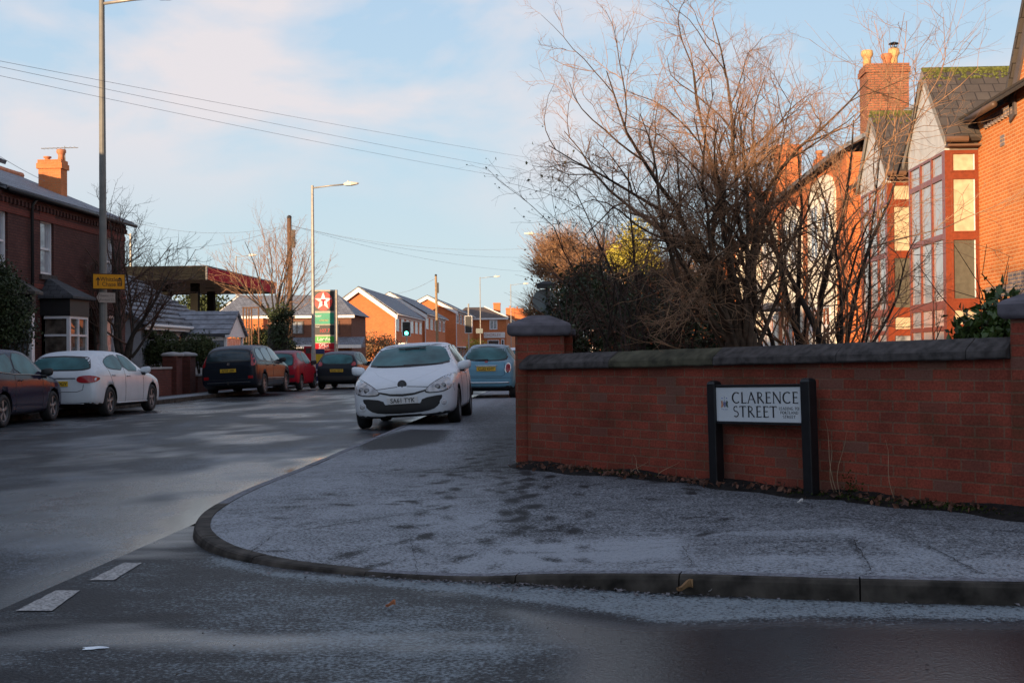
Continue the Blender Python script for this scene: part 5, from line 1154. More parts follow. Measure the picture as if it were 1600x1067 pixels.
# wooden poles
def pole(px, py0, Y, r, mat, label, px1=None):
    q = AY(px, py0, Y); qb = AY(px1 or px, 560, Y)
    t = thing('telegraph_pole', (qb[0], Y, 0), label, 'pole'); mb = MB(); mb.cyl((qb[0], Y, 0), (q[0], Y, q[2]), r, r*.75, 12); mb.build('mast', mat, t)
    mb = MB(); mb.lathe((q[0], Y, q[2]-.02), (0, 0, 1), [(0, r*.8), (.1, r*.8), (.16, r*.4)], 10); mb.box(q[0]+r*.7, q[0]+r*1.9, Y-.1, Y+.1, q[2]-1.5, q[2]-.6); mb.build('fittings', 'black', t)
    return Vector((q[0], Y, q[2]))
TP1 = pole(452, 341, 64.5, .15, 'wood', 'thick dark wooden telegraph pole left of the tall street lamp', 454)
TP2 = pole(681, 431, 111, .13, 'wood_pale', 'pale sunlit wooden pole before the third brick gable', 684)
wire_m = plain('grey_cable', (.16, .16, .17), .6)
def wire(a, b, sag, label, r=.011):
    a = Vector(a); b = Vector(b); n = 34
    if a.y < 22: a = a+(a-b)*((-14.6-a.x)/(a.x-b.x))
    mb = MB(); P = [a.lerp(b, k/n)-Vector((0, 0, sag*4*(k/n)*(1-k/n))) for k in range(n+1)]
    mb.tube(P, r, 4, cap=False); return tag(mb.build('overhead_wire', wire_m, None), label, 'wire', group='overhead wires crossing the sky')
wire(AY(-120, 55, 20), AY(1000, 272, 62), .25, 'upper wire of the pair sweeping across the left sky', .0042)
wire(AY(-120, 62, 20), AY(1000, 298, 62), .25, 'middle wire sweeping across the left sky', .0042)
wire(AY(-120, 72, 21), AY(1010, 310, 64), .35, 'lower single wire sweeping across the left sky', .0042)
for k, (px, py, Y, lab) in enumerate(((180, 385, 50, 'wire from the dark pole down to the left roofs'), (200, 345, 60, 'flat wire running left from the dark pole'), (830, 388, 70, 'wire running right from the dark pole, topmost'), (835, 402, 85, 'wire running right from the dark pole, middle'), (840, 425, 95, 'wire running right from the dark pole, lowest'))):
    wire(TP1-Vector((0, 0, .35)), AY(px, py, Y), .5, lab, .0065)
wire(TP2-Vector((0, 0, .2)), AY(590, 460, 140), .5, 'wire sloping left from the pale pole', .012)
wire(AY(-30, 225, 30), AY(70, 283, 37), .05, 'short wire above the left roof', .006)
# traffic lights
def signal(px0, py0, px1, py1, Y, label, back=False):
    a = AY(px0, py1, Y); b = AY(px1, py0, Y); x = (a[0]+b[0])/2
    t = thing('traffic_light', (x, Y, 0), label, 'traffic light', group='traffic lights at the crossing')
    mb = MB(); mb.cyl((x, Y+.12, 0), (x, Y+.12, b[2]+(.9 if back else -.05)), .06, .055, 10); mb.build('pole', 'galv', t)
    f = FY(Y); mb = MB(); w = (b[0]-a[0])/2
    mb.box(x-w, x+w, Y, Y+.03, a[2], b[2]); mb.build('backing_board', 'black', t)
    mb = MB(); e = .03
    f.box(mb, x-w-e, x-w, a[2]-e, b[2]+e, -.03, .015); f.box(mb, x+w, x+w+e, a[2]-e, b[2]+e, -.03, .015); f.box(mb, x-w, x+w, b[2], b[2]+e, -.03, .015); f.box(mb, x-w, x+w, a[2]-e, a[2], -.03, .015); mb.build('white_border', 'white', t)
    if not back:
        h = b[2]-a[2]
        for k, nm in enumerate(('green_lamp', 'amber_lamp', 'red_lamp')):
            z = a[2]+h*(.2+.3*k); mb = MB(); mb.lathe((x, Y-.005, z), (0, -1, 0), [(0, .13), (.02, .125), (.04, .05)], 16)
            mb.build(nm, plain('signal_green', (.1, .8, .5), .3, emit=(.12, 1, .62), es=3.2) if k == 0 else 'black', t)
            mb = MB(); mb.tube([(x+.16*math.cos(c), Y-.12, z+.16*math.sin(c)) for c in np.linspace(0, PI, 9)], .02, 4); mb.build('visor', 'black', t)
    return t
signal(629, 503, 641, 525, 86, 'traffic light showing green above the roof of the white hatchback')
t = signal(727, 494, 737, 520, 92, 'traffic light with its dark back turned, in front of the third brick house', back=True)
# round sign seen from behind with its lantern cap
q = AY(850, 470, 33); rr = .30
t = thing('round_road_sign', (q[0], 33, 0), 'back of a round grey road sign with black lamp hood beside the hedge', 'road sign')
mb = MB(); mb.lathe((q[0], 33.0, q[2]), (0, 1, 0), [(0, rr), (.012, rr)], 40); mb.build('disc', 'sign_back', t)
mb = MB(); mb.cyl((q[0]+.1, 32.93, .1), (q[0]+.1, 32.93, q[2]+.42), .045, .045, 12); mb.build('pole', 'galv_dark', t)
mb = MB(); mb.box(q[0]-.18, q[0]+.28, 32.78, 33.1, q[2]+.32, q[2]+.42); mb.hexa([(q[0]-.2, 32.76, q[2]+.421), (q[0]+.3, 32.76, q[2]+.421), (q[0]+.3, 33.12, q[2]+.421), (q[0]-.2, 33.12, q[2]+.421), (q[0]-.02, 32.86, q[2]+.5), (q[0]+.14, 32.86, q[2]+.5), (q[0]+.14, 33, q[2]+.5), (q[0]-.02, 33, q[2]+.5)]); mb.build('lamp_hood', 'black', t)
# small grey sign on far lamp, hanging baskets
q = AY(749, 517, 133.5); t = thing('square_sign', (q[0], 133.5, q[2]), 'small dark square sign back on the distant lamp column, left of the shop sign', 'road sign'); mb = MB(); mb.box(q[0]-.36, q[0]+.36, 133.5, 133.53, q[2]-.25, q[2]+.25); mb.build('board', 'sign_back', t); mb = MB(); mb.box(q[0]-.3, q[0]+.3, 133.535, 133.56, q[2]-.03, q[2]+.03); mb.build('bracket', 'galv_dark', t)

# ================================================================== CARS
def crp(K, xs):
    """Catmull-Rom through rows of K (first column = station) evaluated at xs"""
    K = np.array(K, float); out = []
    for x in xs:
        i = int(np.clip(np.searchsorted(K[:, 0], x)-1, 0, len(K)-2)); p1, p2 = K[i], K[i+1]; p0 = K[max(i-1, 0)]; p3 = K[min(i+2, len(K)-1)]
        h = p2[0]-p1[0]; t = (x-p1[0])/h
        m1 = (p2-p0)/max(1e-6, (p2[0]-p0[0]))*h; m2 = (p3-p1)/max(1e-6, (p3[0]-p1[0]))*h
        out.append((2*t**3-3*t*t+1)*p1+(t**3-2*t*t+t)*m1+(-2*t**3+3*t*t)*p2+(t**3-t*t)*m2)
    return np.array(out)
#        y    w    zb   zw   wb  zbelt  wt   ze   ztop
HATCH = [(0.00, .60, .30, .46, .58, .56, .46, .62, .635), (.05, .72, .21, .44, .70, .64, .58, .70, .72), (.16, .82, .185, .46, .79, .70, .68, .765, .80), (.40, .875, .18, .5, .85, .77, .75, .845, .885),
         (.85, .90, .18, .52, .875, .86, .78, .93, .985), (1.22, .905, .18, .52, .885, .915, .77, .99, 1.055), (1.65, .905, .18, .52, .885, .94, .69, 1.20, 1.25), (2.05, .905, .18, .52, .885, .955, .625, 1.365, 1.405),
         (2.5, .905, .18, .52, .885, .97, .605, 1.42, 1.465), (3.1, .905, .18, .52, .88, .985, .60, 1.415, 1.465), (3.6, .90, .18, .52, .865, 1.01, .58, 1.365, 1.42), (3.92, .89, .2, .52, .84, 1.02, .565, 1.26, 1.31),
         (4.12, .865, .23, .52, .81, .99, .58, 1.08, 1.115), (4.22, .83, .27, .52, .77, .90, .61, .97, .995), (4.28, .76, .33, .52, .70, .78, .58, .85, .87)]
def scale_sec(S, L, W, H, Lo=4.28, Wo=.905, Ho=1.465): return [(a/Lo*L, b/Wo*W, c*(H/Ho)**.5, d*H/Ho, e/Wo*W, f*H/Ho, g/Wo*W, h*H/Ho, i*H/Ho) for a, b, c, d, e, f, g, h, i in S]
MPVS = [(0.00, .62, .30, .5, .60, .62, .48, .68, .70), (.05, .76, .23, .5, .74, .70, .60, .77, .79), (.18, .86, .2, .52, .83, .78, .70, .86, .885), (.5, .915, .2, .55, .89, .88, .78, .96, 1.0),
        (.95, .93, .2, .56, .91, .97, .80, 1.05, 1.10), (1.3, .935, .2, .56, .915, 1.0, .77, 1.16, 1.22), (1.8, .935, .2, .56, .915, 1.02, .70, 1.45, 1.49), (2.2, .935, .2, .56, .915, 1.03, .67, 1.56, 1.605),
        (3.0, .935, .2, .56, .91, 1.04, .655, 1.58, 1.635), (3.9, .93, .2, .56, .90, 1.05, .64, 1.55, 1.61), (4.4, .92, .22, .56, .885, 1.06, .66, 1.46, 1.52), (4.56, .9, .25, .56, .865, 1.04, .70, 1.30, 1.34), (4.66, .875, .3, .56, .84, 1.0, .74, 1.08, 1.11), (4.72, .80, .36, .56, .77, .8, .70, .88, .90)]
BUB = [(0.00, .50, .30, .48, .48, .60, .38, .66, .68), (.05, .64, .21, .46, .62, .68, .50, .75, .77), (.18, .75, .18, .48, .72, .76, .60, .84, .87), (.45, .80, .18, .5, .78, .84, .66, .92, .96),
       (.75, .815, .18, .5, .79, .90, .68, .98, 1.03), (1.0, .815, .18, .52, .795, .93, .66, 1.10, 1.17), (1.4, .815, .18, .52, .795, .95, .56, 1.36, 1.42), (1.75, .815, .18, .52, .795, .96, .52, 1.425, 1.485),
       (2.2, .815, .18, .52, .79, .97, .50, 1.425, 1.49), (2.7, .815, .18, .54, .785, .98, .49, 1.36, 1.45), (3.05, .81, .2, .56, .775, .98, .51, 1.25, 1.32), (3.3, .79, .23, .58, .75, .96, .57, 1.06, 1.10), (3.45, .74, .27, .58, .70, .88, .57, .95, .975), (3.54, .66, .33, .55, .62, .72, .50, .79, .81)]
SMALL = [(0.00, .56, .30, .46, .54, .60, .42, .66, .68), (.05, .68, .22, .46, .66, .68, .54, .75, .77), (.16, .77, .19, .48, .74, .74, .62, .82, .85), (.5, .83, .18, .5, .80, .84, .70, .92, .965),
         (.85, .84, .18, .52, .81, .90, .71, .98, 1.03), (1.15, .845, .18, .52, .82, .93, .69, 1.12, 1.18), (1.6, .845, .18, .52, .82, .95, .63, 1.38, 1.42), (2.0, .845, .18, .52, .82, .96, .61, 1.455, 1.495),
         (2.6, .845, .18, .52, .815, .98, .60, 1.45, 1.50), (3.2, .84, .18, .54, .81, 1.0, .59, 1.40, 1.455), (3.5, .83, .2, .54, .80, 1.0, .59, 1.30, 1.34), (3.66, .81, .23, .54, .78, .97, .62, 1.08, 1.11), (3.76, .78, .27, .54, .745, .86, .62, .93, .95), (3.82, .70, .33, .52, .66, .72, .56, .80, .82)]
def body_mesh(S, axles, rw, NY=72, track=.0):
    ys = np.unique(np.r_[np.linspace(S[0][0], S[0][0]+.2, 12), np.linspace(S[0][0]+.2, S[-1][0]-.2, NY), np.linspace(S[-1][0]-.2, S[-1][0], 12)])
    C = crp(S, ys); vs = []; 
    for (y, w, zb, zw, wb, zl, wt, ze, zt) in C:
        P = [(0, zb), (.45*w, zb), (.80*w, zb+.0), (.95*w, zb+.05), (.99*w, zb+.14), (w, zw), (w*.6+wb*.4+.006, zw+(zl-zw)*.55), (wb, zl), (wb*.70+wt*.30+.008, zl+(ze-zl)*.32), (wb*.22+wt*.78+.010, zl+(ze-zl)*.80), (wt, ze), (wt*.90, ze+(zt-ze)*.42), (wt*.55, ze+(zt-ze)*.82), (0, zt)]
        vs.append(P)
    m = len(P); V = []
    for y, P in zip(ys, vs):
        # light smoothing of the section by chaikin-like sampling
        full = [(x, y, z) for x, z in P] + [(-x, y, z) for x, z in reversed(P[1:-1])]
        V += full
    k = 2*m-2; n = len(ys)
    F = [(i*k+j, i*k+(j+1) % k, (i+1)*k+(j+1) % k, (i+1)*k+j) for i in range(n-1) for j in range(k)]
    F += [tuple(reversed(range(k))), tuple(range((n-1)*k, n*k))]
    me = bpy.data.meshes.new('b'); me.from_pydata(V, [], F)
    bm = bmesh.new(); bm.from_mesh(me); bmesh.ops.recalc_face_normals(bm, faces=bm.faces)
    # crease-free subdivision once for smooth panels
    bm.to_mesh(me); bm.free()
    o = bpy.data.objects.new('b', me); COL.objects.link(o)
    sd = o.modifiers.new('s', 'SUBSURF'); sd.levels = 1; sd.render_levels = 1
    cutters = []
    dg = bpy.context.evaluated_depsgraph_get(); solid = bpy.data.meshes.new_from_object(o.evaluated_get(dg)); 
    bvh = BVHTree.FromPolygons([v.co.copy() for v in solid.vertices], [tuple(p.vertices) for p in solid.polygons])
    for ya in axles:
        for s in (-1, 1):
            cb = MB(); x0 = s*(max(c[1] for c in S)+.2); x1 = s*(max(c[1] for c in S)-.30)
            cb.cyl((x0, ya, rw+.0), (x1, ya, rw+.0), rw+.055, rw+.055, 28)
            cm = bpy.data.meshes.new('c'); cm.from_pydata(cb.v, [], cb.f); co = bpy.data.objects.new('c', cm); COL.objects.link(co); cutters.append(co)
            b = o.modifiers.new('c', 'BOOLEAN'); b.operation = 'DIFFERENCE'; b.object = co; b.solver = 'EXACT'
    dg = bpy.context.evaluated_depsgraph_get(); dg.update(); out = bpy.data.meshes.new_from_object(o.evaluated_get(dg))
    bpy.data.objects.remove(o)
    for c in cutters: bpy.data.objects.remove(c)
    out.materials.clear(); sm = []
    mi = []
    W = max(c[1] for c in S)
    for p in out.polygons:
        c = p.center; inside = any(math.hypot(c.y-ya, c.z-rw) < rw+.057 for ya in axles) and abs(c.x) > W-.33
        under = p.normal.z < -.6 and c.z < .34
        mi.append(1 if (inside or under) else 0); sm.append(not inside)
    out.polygons.foreach_set('material_index', mi); out.polygons.foreach_set('use_smooth', sm)
    return out, bvh
def clip_grid(poly, step):
    bm = bmesh.new(); vs = [bm.verts.new((a, b, 0)) for a, b in poly]; bm.faces.new(vs)
    xs = [p[0] for p in poly]; ys = [p[1] for p in poly]
    for ax, lo, hi in ((0, min(xs), max(xs)), (1, min(ys), max(ys))):
        c = math.floor(lo/step)*step+step
        while c < hi:
            co = [0, 0, 0]; no = [0, 0, 0]; co[ax] = c; no[ax] = 1
            bmesh.ops.bisect_plane(bm, geom=bm.verts[:]+bm.edges[:]+bm.faces[:], plane_co=co, plane_no=no); c += step
    bmesh.ops.triangulate(bm, faces=bm.faces)
    V = [(v.co.x, v.co.y) for v in bm.verts]; bm.verts.index_update(); F = [tuple(v.index for v in f.verts) for f in bm.faces]; bm.free(); return V, F
def smooth_poly(P, it=2):
    for _ in range(it):
        Q = []
        for i in range(len(P)):
            a, b = P[i], P[(i+1) % len(P)]; Q += [(a[0]*.75+b[0]*.25, a[1]*.75+b[1]*.25), (a[0]*.25+b[0]*.75, a[1]*.25+b[1]*.75)]
        P = Q
    return P
def patch(name, parent, bvh, poly, view, off, mat, step=.05, rnd=1, smooth=True):
    """part laid on the body: polygon drawn in a side (+x / -x), front or rear view and dropped on the shell"""
    if rnd: poly = smooth_poly(poly, rnd)
    V, F = clip_grid(poly, step); out = []
    for a, b in V:
        if view == 'front': o_, d = Vector((a, -3, b)), Vector((0, 1, 0))
        elif view == 'rear': o_, d = Vector((a, 9, b)), Vector((0, -1, 0))
        elif view == 'top': o_, d = Vector((a, b, 4)), Vector((0, 0, -1))
        elif view == 'right': o_, d = Vector((3, a, b)), Vector((-1, 0, 0))
        else: o_, d = Vector((-3, a, b)), Vector((1, 0, 0))
        h = bvh.ray_cast(o_, d)
        if h[0] is None:
            h = bvh.find_nearest(o_+d*(3 if view != 'rear' else 5)); out.append(h[0]); continue
        out.append(h[0]-d*off)
    ctr = sum(out, Vector())/len(out); nrm = Vector((0, 0, 0))
    for f in F: nrm += (out[f[1]]-out[f[0]]).cross(out[f[2]]-out[f[0]])
    want = {'front': Vector((0, -1, 0)), 'rear': Vector((0, 1, 0)), 'top': Vector((0, 0, 1)), 'right': Vector((1, 0, 0)), 'left': Vector((-1, 0, 0))}[view]
    if nrm.dot(want) < 0: F = [tuple(reversed(f)) for f in F]
    mb = MB(); mb.add(out, F); return mb.build(name, mat, parent, local=True, smooth=smooth)
def wheel(car, x, y, r, w, style, s, dark=False):
    mb = MB(); c = (x, y, r); ax = (s, 0, 0)
    mb.lathe(c, ax, [(-w/2, r*.60), (-w/2, r*.90), (-w*.40, r*.975), (-w*.2, r), (w*.2, r), (w*.40, r*.975), (w/2, r*.90), (w/2, r*.66), (w*.30, r*.64)], 28)
    t = mb.build('wheel', 'tyre', car, local=True, smooth=True)
    mb = MB(); ri = r*.66
    n = style
    mb.lathe(c, ax, [(w*.10, ri*.98), (w*.12, ri*.3)], 24, 1)
    mb.lathe(c, ax, [(w*.12, ri*.24), (w*.40, ri*.22), (w*.44, ri*.12)], 12)
    fr = Fr(c, (0, 1, 0), (0, 0, 1), ax)
    for k in range(n):
        a = 2*PI*k/n+.3; da = .20 if n > 6 else .27
        P = [(ri*.18*math.cos(a-.5), ri*.18*math.sin(a-.5)), (ri*.97*math.cos(a-da*.8), ri*.97*math.sin(a-da*.8)), (ri*.97*math.cos(a+da*.8), ri*.97*math.sin(a+da*.8)), (ri*.18*math.cos(a+.5), ri*.18*math.sin(a+.5))]
        fr.prism(mb, P, w*.22, w*.38)
    for k in range(24):
        a0 = 2*PI*k/24; a1 = 2*PI*(k+1)/24; P = [(ri*.93*math.cos(a0), ri*.93*math.sin(a0)), (ri*1.02*math.cos(a0), ri*1.02*math.sin(a0)), (ri*1.02*math.cos(a1), ri*1.02*math.sin(a1)), (ri*.93*math.cos(a1), ri*.93*math.sin(a1))]; fr.prism(mb, P, w*.25, w*.46)
    mb.build('rim', ['rim', 'black'], t, local=True)
def lift(poly, s): return [(a*s, b) for a, b in poly]
def mirror(name, car, x, y, z, s, mat, w=.20, h=.145):
    mb = MB(); c = Vector((x, y, z)); n1, n2 = 10, 8
    vs = []
    for i in range(n2+1):
        th = PI*i/n2
        for k in range(n1):
            ph = 2*PI*k/n1; X = math.copysign(abs(math.sin(th)*math.cos(ph))**.6, math.cos(ph)); Y = math.sin(th)*math.sin(ph); Z = math.copysign(abs(math.cos(th))**.55, math.cos(th))
            vs.append(c+Vector((X*w*.62+s*w*.5, Y*.085*(1 if Y < 0 else .5), Z*h*.56+ (X*s)*.015)))
    fs = [(i*n1+k, i*n1+(k+1) % n1, (i+1)*n1+(k+1) % n1, (i+1)*n1+k) for i in range(n2) for k in range(n1)]
    mb.add(vs, fs); m = mb.build(name, mat, car, local=True, smooth=True)
    mb = MB(); mb.tube([(x-s*.08, y+.03, z-.07), (x+s*.10, y+.01, z-.075)], [.03, .045], 8); mb.build('mirror_arm', 'black', m, local=True)
def plate(car, bvh, zc, view, txt, mat, yoff=.012, w=.52, h=.112, xo=0.0):
    o_ = Vector((xo, -3 if view == 'front' else 9, zc)); d = Vector((0, 1 if view == 'front' else -1, 0)); hit = min((bvh.ray_cast(o_+Vector((0, 0, k)), d)[0].y*(1 if view == 'front' else -1) for k in (-.05, 0, .05)))
    y = hit if view == 'front' else -hit; s = -1 if view == 'front' else 1
    mb = MB(); ya, yb = sorted((y+s*.004, y+s*.022)); mb.box(xo-w/2, xo+w/2, ya, yb, zc-h/2, zc+h/2); p = mb.build('number_plate', mat, car, local=True, bevel=.004)
    text_mesh(txt, .105, 'letters', p, m4((xo, y+s*.0235, zc-.002), (-s, 0, 0), (0, 0, 1), (0, s, 0)), extrude=.0005, sx=.92, bold=.0015)
def strip(name, car, bvh, pts, view, w, off, mat):
    """thin line (shut line, moulding) following the shell"""
    P = []
    for a, b in pts:
        o_, d = {'front': (Vector((a, -3, b)), Vector((0, 1, 0))), 'rear': (Vector((a, 9, b)), Vector((0, -1, 0))), 'right': (Vector((3, a, b)), Vector((-1, 0, 0))), 'left': (Vector((-3, a, b)), Vector((1, 0, 0)))}[view]
        h = bvh.ray_cast(o_, d)
        if h[0] is not None: P.append(h[0]-d*off)
    if len(P) > 1:
        mb = MB(); mb.tube(P, w, 5); return mb.build(name, mat, car, local=True, smooth=True)
def dens(pts, st=.05):
    Q = []
    for i in range(len(pts)-1):
        a, b = pts[i], pts[i+1]; n = max(1, int(math.hypot(b[0]-a[0], b[1]-a[1])/st))
        for k in range(n): Q.append((a[0]+(b[0]-a[0])*k/n, a[1]+(b[1]-a[1])*k/n))
    return Q+[pts[-1]]
def make_car(loc, rot, S, body, label, cat, name, side, rearwin, wscreen, axles, rw, style=5, glass='darkglass', frontglass=None, track=None, tail=None, head=None, mirz=None, plates=(), group='cars parked along the kerb', doors=(), handles=(), frontlite=False, extras=None, mirmat=None, seals=True):
    car = thing(name, loc, label, cat, group=group, rot=rot)
    me, bvh = body_mesh(S, axles, rw)
    me.materials.append(body); me.materials.append(MT['black'])
    bo = bpy.data.objects.new('body', me); COL.objects.link(bo); bo.parent = car
    W = max(s[1] for s in S); tr = track or W-.115
    for y in axles:
        for s in (-1, 1): wheel(car, s*tr, y, rw, .205, style, s)
    def grow(P, e):
        cx = sum(p[0] for p in P)/len(P); cy = sum(p[1] for p in P)/len(P); return [(cx+(a-cx)*(1+e/max(.15, abs(a-cx))), cy+(b-cy)*(1+e/max(.1, abs(b-cy)))) for a, b in P]
    for s, vw in ((1, 'right'), (-1, 'left')):
        for k, P in enumerate(side):
            patch('window_seal', car, bvh, grow(P, .016), vw, .004, 'black', rnd=1)
            patch('side_window', car, bvh, P, vw, .008, glass, rnd=1)
    for nm, P, vw, g in (('windscreen', wscreen, 'front', frontglass or glass), ('rear_window', rearwin, 'rear', glass)):
        if P:
            P = P+[(-a, b) for a, b in reversed(P)]
            patch('window_seal', car, bvh, grow(P, .032), vw, .005, 'black', rnd=1); patch(nm, car, bvh, P, vw, .010, g, rnd=1)
    if tail:
        for s in (1, -1): patch('tail_light', car, bvh, lift(tail, s), 'rear', .012, 'lens_red', rnd=2)
    if head:
        for s in (1, -1):
            patch('headlight_surround', car, bvh, lift(grow(head, .018), s), 'front', .004, 'black', rnd=2); patch('headlight', car, bvh, lift(head, s), 'front', .011, 'lens_clear', rnd=2)
    if mirz:
        for s in (1, -1): mirror('mirror', car, s*(W-.045), mirz[0], mirz[1], s, mirmat or body)
    for (zc, vw, txt, m) in plates: plate(car, bvh, zc, vw, txt, m)
    for D in doors:
        for vw in ('right', 'left'): strip('shut_line', car, bvh, dens(D), vw, .004, .0005, 'black')
    for (hy, hz) in handles:
        for s, vw in ((1, 'right'), (-1, 'left')): strip('door_handle', car, bvh, [(hy, hz), (hy+.09, hz+.005), (hy+.18, hz)], vw, .014, .014, body)
    if extras: extras(car, bvh)
    return car
# --- hero: white hatchback facing the viewer, two wheels on the footway
white = paint('white_paintwork', (.68, .72, .75), .22)
def meg(car, bvh):
    G_ = lambda nm, P, m, off=.006, rnd=1, vw='front': patch(nm, car, bvh, P, vw, off, m, rnd=rnd, step=.04)
    lower = [(0, .41), (.27, .41), (.30, .41), (.335, .49), (.665, .535), (.675, .50), (.62, .37), (.50, .285), (.25, .255), (0, .25)]
    G_('lower_grille', lower+[(-a, b) for a, b in reversed(lower[1:-1])], 'black', .006, rnd=1)
    up = [(0, .580), (.20, .590), (.39, .632), (.395, .608), (.2, .555), (0, .540)]
    G_('upper_grille', up+[(-a, b) for a, b in reversed(up[1:-1])], 'black', .006, rnd=0)
    sp = [(0, .175), (.5, .185), (.80, .215), (.84, .26), (.6, .232), (.3, .215), (0, .212)]
    G_('lower_lip', sp+[(-a, b) for a, b in reversed(sp[1:-1])], 'black', .006, rnd=0)
    for s in (1, -1):
        o_ = Vector((s*.69, -3, .40)); h = bvh.ray_cast(o_, Vector((0, 1, 0)))[0]; n_ = Vector((s*.35, -1, 0)).normalized()
        mb = MB(); mb.lathe(h-n_*.02, n_, [(0, .075), (.03, .072), (.032, .052), (.02, .045)], 20); f_ = mb.build('fog_light', body_ring, car, local=True, smooth=False)
        mb = MB(); mb.lathe(h-n_*.0, n_, [(0, .05), (.014, .046), (.018, .02)], 16); mb.build('fog_lens', 'lens_clear', f_, local=True, smooth=True)
        mb = MB(); 
        for c_, r_ in (((s*.60, .665), .05), ((s*.70, .685), .045)):
            h = bvh.ray_cast(Vector((c_[0], -3, c_[1])), Vector((0, 1, 0)))[0]; mb.lathe(h+Vector((0, -.008, 0)), (0, -1, .1), [(0, r_), (.008, r_*.9), (.012, r_*.3)], 16)
        mb.build('headlight_reflector', plain('reflector', (.2, .2, .21), .15, metal=.6), car, local=True, smooth=True)
    h = bvh.ray_cast(Vector((0, -3, .735)), Vector((0, 1, 0)))[0]
    mb = MB(); fb_ = Fr(h+Vector((0, -.006, .0)), (1, 0, 0), (0, .25, .97), (0, -.97, .25)); fb_.prism(mb, [(.078*math.cos(k*PI/12), .078*math.sin(k*PI/12)) for k in range(24)], 0, .012); bb = mb.build('badge_disc', 'black', car, local=True)
    mb = MB(); fb_.prism(mb, [(0, .06), (-.034, 0), (0, -.06), (.034, 0)], .013, .02); mb.build('badge_diamond', plain('dark_chrome', (.06, .06, .065), .3, metal=.8), bb, local=True)
    mb = MB(); fb_.prism(mb, [(0, .03), (-.016, 0), (0, -.03), (.016, 0)], .0202, .022); mb.build('badge_core', 'black', bb, local=True)
    strip('bonnet_line', car, bvh, dens([(.77, .70), (.5, .655+.0), (.45, .672), (.1, .70), (.08, .70)]), 'front', .006, .0, 'black')
    strip('bonnet_line', car, bvh, dens([(-.77, .70), (-.5, .655), (-.45, .672), (-.1, .70), (-.08, .70)]), 'front', .006, .0, 'black')
    strip('bumper_line', car, bvh, dens([(.84, .70), (.86, .58)]), 'front', .004, .0, 'black')
    for s in (1, -1): strip('bonnet_crease', car, bvh, dens([(s*.12, .78), (s*.45, .9), (s*.58, .98)]), 'front', .006, -.002, white)
    mb = MB()   # interior mirror and wipers
    h = bvh.ray_cast(Vector((0, -3, 1.335)), Vector((0, 1, 0)))[0]; mb.box(-.13, .13, h.y-.012, h.y+.01, 1.30, 1.355); mb.box(-.25, .25, h.y+.02-.028, h.y+.04, 1.357, 1.375); mb.build('interior_mirror', 'black', car, local=True)
    strip('wiper', car, bvh, dens([(.60, 1.05), (.25, 1.052), (-.1, 1.062)]), 'front', .012, .018, 'black'); strip('wiper', car, bvh, dens([(.05, 1.047), (-.3, 1.05), (-.58, 1.068)]), 'front', .012, .018, 'black')
body_ring = white
Smeg = HATCH
hd = [(.44, .575), (.66, .60), (.80, .655), (.858, .745), (.80, .835), (.745, .80), (.62, .725), (.49, .66)]
hd = [(.37, .59), (.60, .58), (.78, .62), (.87, .72), (.895, .87), (.80, .865), (.64, .80), (.46, .70)]
make_car((-2.90, 21.45, .045), (0, R_(-3.2), R_(.6)), Smeg, white, 'white frosted hatchback with plate SA61 TYK, parked half on the footway facing the viewer', 'car', 'parked_car',
    [[(1.72, 1.0), (2.05, 1.33), (2.45, 1.385), (2.62, 1.385), (2.66, 1.02)], [(2.72, 1.025), (2.70, 1.385), (3.2, 1.375), (3.62, 1.28), (3.72, 1.12), (3.55, 1.06)]],
    [(0, 1.07), (.42, 1.08), (.52, 1.14), (.45, 1.30), (0, 1.36)], [(0, 1.05), (.5, 1.065), (.73, 1.105), (.70, 1.16), (.585, 1.365), (.3, 1.395), (0, 1.40)], (.86, 3.50), .315, style=5, frontglass='frostglass',
    head=hd, tail=[(.5, .9), (.8, .85), (.8, 1.0), (.55, 1.02)], mirz=(1.52, 1.00), plates=((.47, 'front', 'SA61 TYK', 'plate_w'),), doors=([(1.5, .3), (1.48, .9), (1.66, 1.0)], [(2.69, .28), (2.69, 1.38)]), handles=((2.35, .86),), extras=meg, group=None)
# --- pale blue retro supermini in front of the corner pillar
blue = paint('pale_blue_paintwork', (.115, .275, .375), .35)
def fiat(car, bvh):
    tk = [(.0, .66), (.22, .66)]
    mb = MB()
    strip('chrome_bar', car, bvh, dens([(-.62, .435), (-.3, .43), (.3, .43), (.62, .435)]), 'rear', .024, .016, 'chrome')
    strip('boot_line', car, bvh, dens([(-.50, .95), (-.50, .64), (-.4, .60), (.4, .60), (.50, .64), (.50, .95)]), 'rear', .005, .0, 'black')
    strip('plate_bar', car, bvh, dens([(-.3, .885), (.3, .885)]), 'rear', .018, .014, 'chrome')
    strip('bumper_line', car, bvh, dens([(-.72, .56), (.72, .56)]), 'rear', .005, .0, 'black')
    strip('rear_wiper', car, bvh, dens([(.30, 1.035), (-.05, 1.05)]), 'rear', .018, .03, 'black')
    P = [(-.74, .24), (.74, .24), (.70, .345), (-.70, .345)]; patch('rear_valance', car, bvh, P, 'rear', .005, 'black', rnd=0)
    h = bvh.ray_cast(Vector((0, 9, .985)), Vector((0, -1, 0)))[0]; mb = MB(); mb.lathe(h, (0, 1, .2), [(0, .045), (.012, .042)], 20); mb.build('badge', plain('badge_red', (.35, .06, .08), .3), car, local=True)
    for s in (1, -1): patch('tail_light_trim', car, bvh, [(s*.50, .70), (s*.66, .70), (s*.68, .92), (s*.60, .98), (s*.52, .92)], 'rear', .006, 'chrome', rnd=2)
